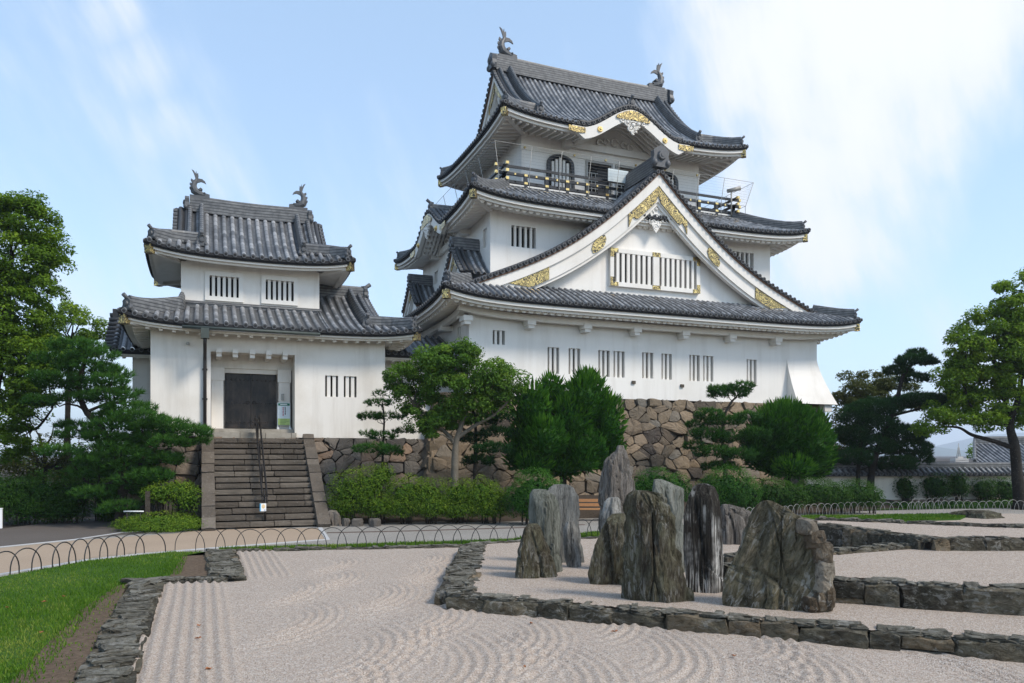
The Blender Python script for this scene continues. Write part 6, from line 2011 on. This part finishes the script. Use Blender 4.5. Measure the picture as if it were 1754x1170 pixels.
def crown(ells, D, sub, subr, leaves, L, Wd, seed, depth=1.0, flat=.7, col=(0.15, .85), jit=.55, upb=.7):
    """leafy sprays grouped in many small clumps spread through every ellipse"""
    rr = np.random.default_rng(seed); VV, FF, RR = [], [], []; nb = 0; cl = []
    for e in ells:
        c, a, b = ellip_world(e, D)
        m = max(4, int(2.3 * sub * (a * b) ** .9))
        d = sphere_dirs(m, rr); r_ = rr.uniform(.35, 1.0, m) ** .6
        q = d * r_[:, None]
        C = to_world(q, c, a, b, min(a, 2.2) * depth)
        for k in range(m):
            rad = subr * rr.uniform(.6, 1.35)
            n = int(1.7 * leaves * rr.uniform(.6, 1.3))
            dd = sphere_dirs(n, rr, -.75); rs = rr.uniform(.25, 1, n) ** .5
            P = C[k] + dd * rs[:, None] * np.array([rad, rad, rad * flat])
            Nn = dd * .7 + np.array([0, 0, upb])
            V, F = leaf_quads(P, Nn, L * 1.15, Wd * 1.3, rr, jit)
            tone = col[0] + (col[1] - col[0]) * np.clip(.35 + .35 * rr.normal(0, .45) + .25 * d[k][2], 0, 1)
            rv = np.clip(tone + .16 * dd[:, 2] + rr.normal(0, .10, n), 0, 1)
            VV.append(V); FF.append(F + nb); RR.append(rv); nb += len(V)
            cl.append(C[k])
    return np.concatenate(VV), np.concatenate(FF), np.concatenate(RR), np.array(cl)
def limbs(mb, trunk, tr, targets, seed, n=16, r0=.05, m=0, sag=.1):
    """branches from points on the trunk path out to some of the clumps"""
    rr = np.random.default_rng(seed); trunk = np.array(trunk, float)
    idx = rr.choice(len(targets), min(n, len(targets)), replace=False)
    for i in idx:
        t = targets[i]
        cand = trunk[len(trunk) // 3:]
        j = np.argmin(np.linalg.norm(cand - t, axis=1) + np.maximum(0, cand[:, 2] - t[2] + .2) * 2.0)
        s = cand[j]; L = np.linalg.norm(t - s)
        if L < .25: continue
        pts = []; wob = rr.normal(0, .06 * L, (6, 3))
        for k in range(6):
            f = k / 5; p = s + (t - s) * f; p = p + np.array([0, 0, 1]) * sag * L * sin(pi * f) * rr.uniform(.3, 1.2) + wob[k] * sin(pi * f)
            pts.append(p)
        r_ = r0 * min(1.6, .4 + L * .35)
        mb.tube(pts, [r_ * (1 - .8 * k / 5) for k in range(6)], 6, m)
def trunk_path(pxs, D, base_z=None):
    P = [atD(x, y, D + (d[0] if d else 0)) for x, y, *d in pxs]
    if base_z is not None: P[0][2] = base_z
    return P
def smooth_path(P, n=4):
    P = np.array(P, float); out = []
    for i in range(len(P) - 1):
        p0, p1, p2, p3 = P[max(i - 1, 0)], P[i], P[i + 1], P[min(i + 2, len(P) - 1)]
        for k in range(n):
            t = k / n
            out.append(.5 * ((2 * p1) + (-p0 + p2) * t + (2 * p0 - 5 * p1 + 4 * p2 - p3) * t * t + (-p0 + 3 * p1 - 3 * p2 + p3) * t ** 3))
    out.append(P[-1]); return out
def make_trunk(root, path, r0, r1, bark, targets, seed, nl=16, lr=.05, extra=()):
    mb = MB(); sp = smooth_path(path, 5); n = len(sp)
    rr = np.random.default_rng(seed)
    mb.tube(sp, [(r0 + (r1 - r0) * (i / (n - 1)) ** .8) * rr.uniform(.92, 1.08) * (1.35 if i == 0 else 1) for i in range(n)], 10)
    allp = list(sp)
    for (pth, a, b) in extra:
        q = smooth_path(pth, 5); mb.tube(q, [a + (b - a) * i / (len(q) - 1) for i in range(len(q))], 8); allp += list(q)
    if targets is not None and len(targets): limbs(mb, allp, r0, targets, seed, nl, lr)
    return mb.build('trunk', [bark], root)
def broadleaf(name, label, D, ells, tpx, r0, r1, bark, leafmat, seed, sub=9, subr=.38, leaves=70, L=.10, Wd=.05, nl=18, lr=.05, group=None, cat='tree', extra_px=(), depth=1.0, base_z=0.0, **kw):
    V, F, rv, cl = crown(ells, D, sub, subr, leaves, L, Wd, seed, depth, **kw)
    tp = trunk_path(tpx, D, base_z)
    root = empty(name, tuple(tp[0]), label, cat, group)
    ex = [(trunk_path(p, D), a, b) for p, a, b in extra_px]
    make_trunk(root, tp, r0, r1, bark, cl, seed + 1, nl, lr, ex)
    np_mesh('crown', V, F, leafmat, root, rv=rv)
    return root
def needle_pads(ells, D, tuft_dens, seed, nl=.17, w=.028, per=12, depth=1.0, flat=.85):
    rr = np.random.default_rng(seed); VV, FF, RR = [], [], []; nb = 0; cl = []
    for e in ells:
        c, a, b = ellip_world(e, D); b *= flat
        c = c + FWD * rr.uniform(-.5, .5) * depth
        dp = min(a, 1.3) * depth
        n = max(30, int(3.4 * tuft_dens * a * (dp + b)))
        d = sphere_dirs(n, rr, -.75); r_ = rr.uniform(.3, 1.0, n) ** .45
        # lumpy pad outline
        lump = 1 + .18 * np.sin(d[:, 0] * 5 + e[0]) * np.cos(d[:, 1] * 4 + e[1])
        C = to_world(d * (r_ * lump)[:, None], c, a, b, dp)
        cl.append(c)
        axis = d * np.array([.8, .8, .5]) + np.array([0, 0, .75]); axis /= np.linalg.norm(axis, axis=1, keepdims=True)
        for k in range(per):
            v = axis + rr.normal(0, .48, (n, 3)); v /= np.linalg.norm(v, axis=1, keepdims=True)
            t = rr.normal(0, 1, (n, 3)); s = np.cross(v, t); s /= np.linalg.norm(s, axis=1, keepdims=True) + 1e-9
            ln = nl * rr.uniform(.7, 1.25, (n, 1))
            V = np.concatenate([C - s * w / 2, C + s * w / 2, C + v * ln])
            i = np.arange(n) + nb
            FF.append(np.stack([i, i + n, i + 2 * n], 1)); VV.append(V); nb += len(V)
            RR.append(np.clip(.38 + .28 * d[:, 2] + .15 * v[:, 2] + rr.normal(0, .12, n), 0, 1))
    return np.concatenate(VV), np.concatenate(FF), np.concatenate(RR), np.array(cl)
def pine(name, label, D, ells, tpx, r0, r1, bark, mat, seed, dens=70, nl=10, lr=.05, extra_px=(), base_z=0.0, needle=.17, w=.028, per=12, depth=1.0, group=None):
    V, F, rv, cl = needle_pads(ells, D, dens, seed, needle, w, per, depth)
    tp = trunk_path(tpx, D, base_z)
    root = empty(name, tuple(tp[0]), label, 'tree', group)
    ex = [(trunk_path(p, D), a, b) for p, a, b in extra_px]
    make_trunk(root, tp, r0, r1, bark, cl, seed + 1, len(cl), lr, ex)
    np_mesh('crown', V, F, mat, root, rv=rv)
    return root
def juniper(name, label, D, ells, tpx, mat, seed, dens=160, ln=.235, w=.068, base_z=.4, depth=.9):
    """clipped juniper: upright flame-like sprays over swelling lobes"""
    rr = np.random.default_rng(seed); VV, FF, RR = [], [], []; nb = 0; cs = []
    for e in ells:
        e = tuple(e[:4]) + ((e[4] if len(e) > 4 else rr.uniform(-.9, .35)),)
        c, a, b = ellip_world(e, D); a *= .88; b *= .86; dp = a * depth; cs.append(c); hue = rr.normal(0, .10)
        n = int(dens * (a * b + a * dp + b * dp) * 2.2)
        d = sphere_dirs(n, rr)
        lump = 1 + .07 * np.sin(d[:, 0] * 6 + seed + e[0]) * np.sin(d[:, 2] * 7 + e[1]) + .05 * np.sin(d[:, 1] * 9 + e[0])
        r_ = lump * rr.uniform(.86, 1.0, n)
        C = to_world(d * r_[:, None], c, a, b, dp)
        nw = RGT * d[:, :1] / a + FWD * d[:, 1:2] / dp + UPV * d[:, 2:3] / b; nw /= np.linalg.norm(nw, axis=1, keepdims=True)
        swirl = np.cross(np.array([0, 0, 1.0]), nw)
        v = nw * .85 + np.array([0, 0, .7]) + swirl * .2 + rr.normal(0, .2, (n, 3)); v /= np.linalg.norm(v, axis=1, keepdims=True)
        l = (ln * rr.uniform(.5, 1.3, n) * (1 + .5 * (d[:, 2] > .6)))[:, None]
        s1 = np.cross(v, nw + rr.normal(0, .3, (n, 3))); s1 /= np.linalg.norm(s1, axis=1, keepdims=True) + 1e-9
        s2 = np.cross(v, s1)
        ww = w * rr.uniform(.6, 1.3, (n, 1))
        mid = C + v * l * .35; tip = C + v * l
        V = np.concatenate([C - v * l * .25, mid + s1 * ww / 2, mid - s1 * ww / 2, mid + s2 * ww / 2, mid - s2 * ww / 2, tip])
        i = np.arange(n) + nb; g = lambda k: i + k * n
        F = np.concatenate([np.stack([g(0), g(1), g(5), g(2)], 1), np.stack([g(0), g(3), g(5), g(4)], 1)])
        VV.append(V); FF.append(F); nb += len(V)
        big = .18 * np.sin(d[:, 0] * 4 + e[1]) * np.cos(d[:, 2] * 5 + e[0])
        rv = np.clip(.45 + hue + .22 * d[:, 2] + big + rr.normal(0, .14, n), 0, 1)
        RR += [rv, rv]
        # dense inner foliage
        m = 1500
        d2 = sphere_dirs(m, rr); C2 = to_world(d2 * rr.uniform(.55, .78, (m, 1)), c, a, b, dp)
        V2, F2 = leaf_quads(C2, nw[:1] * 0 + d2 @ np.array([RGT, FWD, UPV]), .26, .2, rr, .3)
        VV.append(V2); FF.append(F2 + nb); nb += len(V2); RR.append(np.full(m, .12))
    root = empty(name, tuple(trunk_path(tpx, D, base_z)[0]), label, 'tree')
    make_trunk(root, trunk_path(tpx, D, base_z), .16, .06, BARK_BLACK, np.array(cs), seed + 2, len(cs), .05)
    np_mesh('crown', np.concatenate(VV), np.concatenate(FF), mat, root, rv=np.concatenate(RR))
    return root
def shrub(name, label, D, ells, mat, seed, dens=700, L=.07, Wd=.035, group=None, rough=.12, sprig=.12, cat='shrub', depth=1.0, base_z=0.0, stems=6, upb=.6):
    rr = np.random.default_rng(seed); VV, FF, RR = [], [], []; nb = 0
    mbs = MB(); root = None
    for e in ells:
        c, a, b = ellip_world(e, D); dp = max(.35, min(a, 1.3)) * depth
        n = int(2.6 * dens * (a * b + a * dp + b * dp))
        d = sphere_dirs(n, rr, -.9)
        lump = 1 + rough * (np.sin(d[:, 0] * 7 + seed) * np.sin(d[:, 2] * 6 + e[0]) + .6 * np.sin(d[:, 0] * 15 + d[:, 1] * 11 + e[0]) * np.sin(d[:, 2] * 13))
        r_ = lump * (rr.uniform(.55, 1.0, n) ** .4) + sprig * rr.random(n) ** 6
        P = to_world(d * r_[:, None], c, a, b, dp)
        Nn = RGT * d[:, :1] + FWD * d[:, 1:2] + UPV * d[:, 2:3] + np.array([0, 0, upb])
        V, F = leaf_quads(P, Nn, L * .85, Wd * .85, rr, .6)
        VV.append(V); FF.append(F + nb); nb += len(V)
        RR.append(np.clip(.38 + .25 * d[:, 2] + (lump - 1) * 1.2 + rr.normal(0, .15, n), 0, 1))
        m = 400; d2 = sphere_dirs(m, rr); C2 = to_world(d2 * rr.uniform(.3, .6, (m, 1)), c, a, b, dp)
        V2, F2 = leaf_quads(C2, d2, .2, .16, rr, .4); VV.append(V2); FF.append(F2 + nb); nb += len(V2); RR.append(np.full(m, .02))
        if root is None: root = empty(name, (c[0], c[1], base_z), label, cat, group)
        for k in range(stems):
            q = c + RGT * rr.uniform(-.5, .5) * a + FWD * rr.uniform(-.5, .5) * dp; f = np.array([c[0] + (q[0] - c[0]) * .5, c[1] + (q[1] - c[1]) * .5, base_z - .05])
            mbs.tube([f, (f + q) / 2 + np.array([0, 0, .05]), q], [.022, .016, .008], 5)
    mbs.build('stem', [BARK], root)
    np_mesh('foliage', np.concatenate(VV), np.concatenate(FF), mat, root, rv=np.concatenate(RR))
    return root

# ---- middle
broadleaf('broadleaf_tree', 'spreading light green tree with a mottled trunk before the corner of the keep rampart', 28.3,
    [(775, 622, 48, 30), (730, 630, 50, 26), (690, 650, 32, 22), (840, 640, 42, 28), (872, 660, 28, 24), (780, 665, 62, 26), (715, 672, 42, 20), (725, 705, 40, 22), (735, 735, 32, 16), (800, 700, 40, 24), (845, 690, 34, 22), (800, 600, 18, 14), (765, 718, 34, 20)],
    [(779, 850), (779, 800), (781, 760), (788, 735), (800, 700)], .17, .07, BARK_PALE, L_BRIGHT, 101, sub=17, subr=.36, leaves=120, L=.105, Wd=.045, nl=24, base_z=.1,
    extra_px=(([(781, 762), (760, 738), (735, 728), (712, 700)], .09, .03), ([(784, 750), (815, 728), (845, 712), (868, 690)], .08, .03), ([(788, 735), (785, 690), (775, 640)], .06, .02)))
pine('young_pine', 'slender small pine with tiered pads before the white turret wall', 28.6,
    [(650, 692, 24, 9), (634, 714, 22, 9), (664, 714, 26, 8), (625, 714, 14, 6), (690, 739, 22, 6), (655, 748, 26, 9), (645, 770, 36, 12), (668, 775, 24, 12), (634, 744, 16, 6), (655, 678, 12, 6)],
    [(650, 850), (655, 800), (656, 760), (658, 720), (655, 690)], .06, .025, BARK_BLACK, L_PINE, 111, dens=95, lr=.02, base_z=.1, needle=.14, w=.018)
pine('shaded_pine', 'dark pine in the shade behind the spreading light green tree', 29.2,
    [(822, 720, 34, 14), (850, 742, 30, 12), (812, 752, 26, 12), (846, 770, 34, 12), (818, 790, 30, 12), (860, 715, 20, 10)],
    [(812, 850), (814, 790), (815, 740), (810, 700), (812, 670)], .09, .04, BARK_BLACK, L_PINE_DARK, 117, dens=75, lr=.025, base_z=.1)
juniper('clipped_juniper', 'big many lobed dark green juniper left of the tallest spire rock', 29.6,
    [(910, 702, 36, 50, -.3), (903, 745, 30, 42, -.1), (943, 676, 28, 34, .7), (1003, 688, 48, 50, 0), (1037, 722, 36, 54, .1), (982, 720, 42, 50, -.2), (936, 752, 40, 40, -.8), (1000, 768, 42, 32, -.4), (1002, 792, 22, 18, -.7), (918, 792, 36, 26, -.5), (1048, 765, 24, 28, .3), (965, 796, 38, 26, 0), (1004, 658, 26, 22, .2), (1030, 790, 24, 18, 0), (885, 775, 24, 36, .1), (950, 720, 30, 60, .6)],
    [(965, 840), (965, 800), (968, 760), (970, 720)], L_JUNIPER, 131)
pine('garden_pine', 'layered pine with one raised tuft at the foot of the keep wall', 33.0,
    [(1252, 673, 36, 13), (1268, 664, 22, 10), (1232, 668, 20, 9), (1214, 712, 26, 12), (1240, 722, 34, 12), (1275, 716, 26, 12), (1215, 745, 34, 14), (1255, 752, 34, 14), (1222, 775, 34, 14), (1262, 780, 34, 13), (1196, 728, 18, 9), (1290, 745, 26, 14), (1240, 800, 30, 10), (1190, 765, 20, 10)],
    [(1244, 850), (1242, 800), (1238, 755), (1240, 715), (1252, 690), (1262, 680)], .11, .035, BARK, L_PINE, 141, dens=80, lr=.03, base_z=.5)
juniper('clipped_juniper', 'rounded dome of dark green juniper at the right end of the rampart', 33.6,
    [(1352, 745, 58, 56), (1325, 730, 40, 40), (1390, 765, 36, 44), (1310, 765, 34, 40), (1355, 785, 44, 30), (1400, 740, 24, 36), (1345, 710, 40, 24), (1300, 780, 26, 30), (1330, 800, 30, 18), (1395, 795, 32, 28), (1372, 722, 30, 24), (1412, 775, 22, 40), (1298, 760, 26, 46), (1360, 800, 40, 22)],
    [(1350, 850), (1350, 815), (1352, 780), (1352, 740)], L_JUNIPER, 151)
g = 'shrubs along the foot of the ramparts'
shrub('leafy_shrub', 'yellow green feathery shrub nearest the stair', 27.2, [(600, 845, 40, 44), (635, 838, 36, 42), (655, 815, 22, 22), (590, 868, 30, 20), (650, 865, 40, 22)], L_SHRUB_Y, 201, group=g, sprig=.22, L=.075, Wd=.03)
shrub('leafy_shrub', 'fresh green feathery shrub below the small pine', 27.3, [(700, 848, 42, 36), (735, 850, 36, 34), (690, 868, 40, 20), (745, 868, 40, 20)], L_SHRUB_Y, 202, group=g, sprig=.2, L=.075, Wd=.03)
shrub('leafy_shrub', 'green feathery shrub below the mottled trunk', 27.4, [(785, 850, 36, 32), (825, 850, 40, 34), (850, 858, 26, 28), (790, 870, 40, 18), (840, 872, 36, 16)], L_SHRUB_Y, 203, group=g, sprig=.2, L=.07, Wd=.03)
shrub('rounded_shrub', 'dense dark green rounded shrub left of the grey slab rock', 26.8, [(918, 845, 44, 46), (895, 855, 32, 36), (945, 850, 26, 36)], L_SHRUB, 204, dens=900, group=g, sprig=.06)
shrub('rounded_shrub', 'green shrub peeping between the spire and the green slab', 29.0, [(1125, 832, 40, 34), (1160, 838, 24, 30), (1100, 842, 26, 30)], L_SHRUB, 205, group=g, sprig=.06)
shrub('rounded_shrub', 'large round green shrub behind the streaked pillar', 29.5, [(1248, 836, 46, 40), (1220, 845, 30, 34), (1278, 848, 28, 32)], L_SHRUB, 206, dens=850, group=g, sprig=.05)
shrub('rounded_shrub', 'loose deep green shrub left of the big wedge rock top', 30.5, [(1320, 845, 38, 28), (1350, 850, 36, 26)], L_SHRUB_DIM, 207, group=g, sprig=.14)
shrub('rounded_shrub', 'dark shrub below the juniper dome', 31.5, [(1395, 845, 40, 28), (1425, 848, 34, 26)], L_SHRUB_DIM, 208, group=g, sprig=.14)
shrub('rounded_shrub', 'wide deep green shrub at the right end of the row', 32.0, [(1465, 846, 40, 26), (1492, 852, 22, 20), (1440, 856, 30, 18)], L_SHRUB_DIM, 209, group=g, sprig=.18)
# ---- right
broadleaf('maple_tree', 'olive green feathery tree behind the cloud pruned pine', 42.0, [(1470, 665, 40, 26), (1510, 652, 34, 20), (1450, 690, 28, 24), (1440, 740, 24, 36), (1500, 680, 50, 20), (1560, 690, 30, 14), (1445, 790, 22, 24), (1540, 660, 26, 16)],
    [(1478, 870), (1478, 800), (1476, 740), (1478, 690)], .16, .05, BARK_BLACK, L_OLIVE, 301, sub=6, subr=.5, leaves=120, L=.16, Wd=.05, nl=14)
pine('cloud_pruned_pine', 'tall cloud pruned black pine standing right of the keep', 36.5,
    [(1560, 620, 32, 12), (1572, 606, 16, 9), (1545, 634, 24, 12), (1568, 648, 26, 11), (1590, 622, 14, 8), (1570, 688, 46, 14), (1600, 692, 20, 12), (1540, 692, 28, 14), (1500, 700, 44, 20), (1470, 715, 30, 20), (1505, 730, 36, 24), (1465, 745, 34, 22), (1545, 745, 36, 18), (1560, 768, 38, 22), (1500, 765, 40, 22), (1460, 785, 30, 20), (1535, 795, 34, 16), (1580, 785, 22, 16)],
    [(1490, 862), (1492, 820), (1500, 780), (1520, 730), (1535, 690), (1545, 650), (1556, 630)], .20, .07, BARK_BLACK, L_PINE_DARK, 311, dens=150, lr=.04, depth=1.0,
    extra_px=(([(1468, 862), (1470, 815), (1472, 770)], .13, .07), ([(1528, 712), (1560, 704), (1590, 696)], .07, .04)))
broadleaf('camphor_tree', 'large leafy tree with a dark leaning trunk at the right edge', 34.5,
    [(1745, 490, 26, 26), (1740, 530, 44, 30), (1700, 560, 46, 34), (1750, 580, 50, 40), (1660, 600, 40, 34), (1700, 620, 56, 40), (1640, 640, 28, 26), (1760, 650, 50, 40), (1680, 660, 48, 34), (1740, 690, 44, 26), (1620, 690, 24, 24), (1592, 730, 20, 18), (1690, 700, 40, 20), (1790, 560, 50, 70), (1800, 640, 50, 60), (1655, 580, 24, 20), (1722, 505, 20, 20), (1735, 610, 50, 34), (1690, 655, 40, 28), (1750, 545, 40, 30), (1665, 630, 30, 26), (1720, 580, 40, 28), (1640, 610, 20, 18), (1650, 715, 36, 18), (1700, 725, 34, 16), (1612, 715, 26, 18), (1625, 655, 22, 24), (1735, 725, 26, 16), (1765, 710, 34, 30), (1670, 680, 40, 26)],
    [(1748, 866), (1742, 810), (1738, 765), (1730, 725), (1745, 680), (1750, 620), (1752, 560)], .30, .06, BARK_BLACK, L_CAMPHOR, 321, sub=8, subr=.42, leaves=105, L=.13, Wd=.06, nl=34, lr=.045, col=(.2, 1.0),
    extra_px=(([(1738, 768), (1700, 755), (1665, 745), (1640, 732), (1600, 732)], .12, .03), ([(1732, 730), (1690, 720), (1660, 690), (1650, 640)], .10, .03), ([(1735, 720), (1710, 660), (1700, 600)], .09, .03)))
broadleaf('background_tree', 'small pale green tree above the tiled house roof', 75.0, [(1695, 775, 26, 12), (1740, 772, 30, 14), (1775, 768, 30, 16), (1720, 785, 50, 12)], [(1735, 815), (1735, 790), (1736, 775)], .2, .08, BARK, L_CAMPHOR, 331, sub=2.2, subr=.9, leaves=110, L=.3, Wd=.14, nl=8, col=(.3, 1.0))
g = 'shrubs in front of the boundary wall'
for i, (x, y, rx, ry, lb) in enumerate(((1548, 832, 20, 22, 'first bare stemmed shrub from the left before the cream wall'), (1600, 830, 28, 22, 'broad dark shrub second from the left before the cream wall'), (1640, 828, 18, 22, 'upright shrub in the middle of the row before the cream wall'), (1684, 834, 22, 18, 'thin low shrub left of the big right trunk'), (1718, 836, 22, 20, 'dark shrub directly beside the big right trunk'))):
    shrub('wall_shrub', lb, 37.0, [(x, y, rx, ry), (x + 6, y + 10, rx * .8, ry * .7)], L_SHRUB_DIM, 340 + i, dens=420, L=.09, Wd=.045, group=g, sprig=.25, stems=7)
shrub('low_groundcover', 'dark low groundcover along the foot of the boundary wall', 36.0, [(1560, 866, 50, 7), (1640, 866, 60, 7), (1720, 864, 50, 8)], L_SHRUB_DIM, 350, dens=420, L=.09, Wd=.045, cat='groundcover', stems=0 + 2)
# ---- left
broadleaf('camphor_tree', 'huge camphor tree filling the left edge', 27.5,
    [(20, 370, 52, 36), (60, 385, 38, 36), (30, 440, 60, 44), (75, 440, 34, 40), (10, 500, 60, 50), (60, 500, 40, 40), (-40, 430, 60, 90), (20, 560, 60, 36), (40, 610, 50, 34), (15, 660, 44, 40), (50, 670, 34, 26), (-40, 560, 60, 90), (20, 715, 40, 30), (85, 545, 24, 20), (10, 760, 40, 30), (60, 640, 40, 30), (30, 585, 44, 30), (80, 610, 34, 26), (45, 700, 34, 24), (95, 420, 16, 24), (50, 350, 24, 18), (0, 345, 30, 20)],
    [(-30, 925), (-26, 840), (-20, 740), (-5, 640), (10, 540), (20, 440)], .34, .08, BARK_BLACK, L_CAMPHOR, 401, sub=11, subr=.40, leaves=115, L=.11, Wd=.05, nl=30, depth=1.3, col=(.1, .95),
    extra_px=(([(-10, 690), (30, 720), (60, 735), (90, 700)], .09, .03), ([(0, 620), (40, 590), (70, 540)], .1, .03)))
broadleaf('broadleaf_tree', 'smaller bright crowned tree behind the pine at the left', 38.0, [(120, 548, 32, 26), (150, 565, 30, 22), (95, 580, 30, 28), (130, 590, 40, 26)], [(115, 880), (115, 760), (118, 640), (122, 580)], .2, .07, BARK_BLACK, L_CAMPHOR, 411, sub=7, subr=.45, leaves=110, L=.13, Wd=.06, nl=14, col=(.3, 1.0))
pine('leaning_pine', 'broad tiered black pine spreading in front of the turret corner', 26.2,
    [(140, 598, 44, 14), (170, 612, 34, 14), (110, 620, 38, 13), (150, 632, 50, 14), (190, 640, 32, 14), (200, 655, 30, 12), (110, 650, 44, 13), (150, 662, 44, 14), (190, 680, 40, 14), (130, 682, 40, 12), (215, 700, 44, 14), (240, 716, 44, 14), (275, 728, 42, 13), (310, 738, 38, 12), (335, 742, 26, 11), (200, 730, 46, 14), (250, 752, 48, 14), (295, 760, 40, 13), (205, 765, 44, 14), (255, 785, 44, 14), (215, 800, 40, 14), (280, 790, 30, 12), (130, 745, 34, 12), (110, 730, 26, 10), (240, 822, 44, 16), (200, 840, 36, 16), (260, 850, 30, 18), (80, 690, 28, 9), (215, 870, 36, 14), (170, 790, 44, 15), (150, 812, 40, 14), (120, 775, 34, 12), (185, 750, 40, 12), (225, 775, 40, 13), (265, 815, 36, 13), (170, 845, 36, 14), (250, 735, 36, 12), (180, 715, 36, 12), (320, 755, 30, 10), (90, 660, 30, 11), (205, 672, 26, 10)],
    [(205, 900), (208, 860), (212, 810), (196, 770), (170, 730), (145, 700), (135, 660), (145, 620), (150, 600)], .20, .05, BARK_BLACK, L_PINE, 421, dens=70, lr=.045, base_z=0, depth=1.1, needle=.19, w=.024,
    extra_px=(([(200, 780), (240, 765), (290, 752), (335, 748)], .08, .03), ([(150, 705), (190, 690), (220, 695)], .06, .025), ([(212, 815), (180, 830), (150, 828)], .06, .03)))
broadleaf('plum_tree', 'crooked olive brown tree with bare dark twigs behind the left shrubs', 31.0, [(90, 770, 44, 26), (130, 790, 40, 26), (60, 800, 40, 26), (110, 820, 50, 24), (155, 800, 22, 22), (30, 790, 36, 30)],
    [(70, 905), (74, 850), (78, 800), (72, 765), (66, 742)], .12, .04, BARK_BLACK, L_OLIVE, 431, sub=6, subr=.42, leaves=70, L=.10, Wd=.05, nl=16, col=(.0, .6),
    extra_px=(([(74, 770), (88, 748), (92, 725)], .05, .012), ([(74, 800), (54, 770), (44, 735)], .05, .012), ([(66, 745), (50, 722), (30, 715)], .03, .008)))
shrub('feathery_shrub', 'broad soft green shrub at the left of the path', 27.6, [(30, 850, 50, 38), (85, 848, 50, 40), (130, 850, 34, 36), (-20, 855, 50, 40), (60, 870, 60, 26), (110, 872, 44, 22)], L_SHRUB_DIM, 441, dens=520, L=.09, Wd=.035, sprig=.25, group='shrubs at the left')
shrub('feathery_shrub', 'dark shrub in the shadow under the leaning pine', 28.5, [(180, 850, 26, 36), (165, 830, 20, 26), (240, 870, 40, 26), (190, 880, 24, 20)], L_SHRUB_DIM, 442, dens=520, L=.08, Wd=.035, sprig=.2, group='shrubs at the left')
shrub('azalea_shrub', 'yellowish azalea with thin twigs left of the stair', 25.6, [(285, 845, 34, 20), (320, 855, 26, 28), (265, 845, 24, 14), (310, 840, 26, 18)], L_SHRUB_Y, 443, dens=480, L=.08, Wd=.04, sprig=.25, group='shrubs at the left', stems=10)
shrub('low_groundcover', 'bright green low groundcover mound left of the stair foot', 24.9, [(275, 892, 62, 16), (320, 896, 36, 13), (230, 896, 34, 12), (280, 900, 74, 10)], L_SHRUB_Y, 444, dens=900, L=.07, Wd=.025, sprig=.2, cat='groundcover', stems=2, upb=1.0)
# far greenery closing the view on the left
for i, (x, y, rx, ry, D) in enumerate(((170, 800, 60, 60, 48), (40, 820, 80, 60, 52), (250, 820, 50, 60, 46))):
    broadleaf('background_tree', ('dim dark tree behind the leaning pine', 'dim dark tree beyond the left shrubs', 'dim dark tree beside the rear of the turret')[i], D, [(x, y, rx, ry * .7), (x + 20, y + 20, rx * .8, ry * .6)], [(x, 875), (x, 840), (x, y)], .2, .08, BARK_BLACK, L_SHRUB_DIM, 450 + i, sub=2.2, subr=.8, leaves=110, L=.22, Wd=.10, nl=8)

# ================================================================ the air between here and the hills
mb = MB(); mb.bb(-7000, 7000, -60, 5700, -21.5, 240)
HZ = bpy.data.materials.new("hazy_air"); HZ.use_nodes = True
HZ.node_tree.nodes.clear()
_o = HZ.node_tree.nodes.new('ShaderNodeOutputMaterial'); _v = HZ.node_tree.nodes.new('ShaderNodeVolumePrincipled')
_v.inputs['Color'].default_value = (.80, .88, 1.0, 1); _v.inputs['Density'].default_value = 0.00028; _v.inputs['Anisotropy'].default_value = 0.2
HZ.node_tree.links.new(_v.outputs[0], _o.inputs['Volume'])
tag(mb.build('haze', [HZ]), kind='stuff')
scene.cycles.volume_bounces = 1
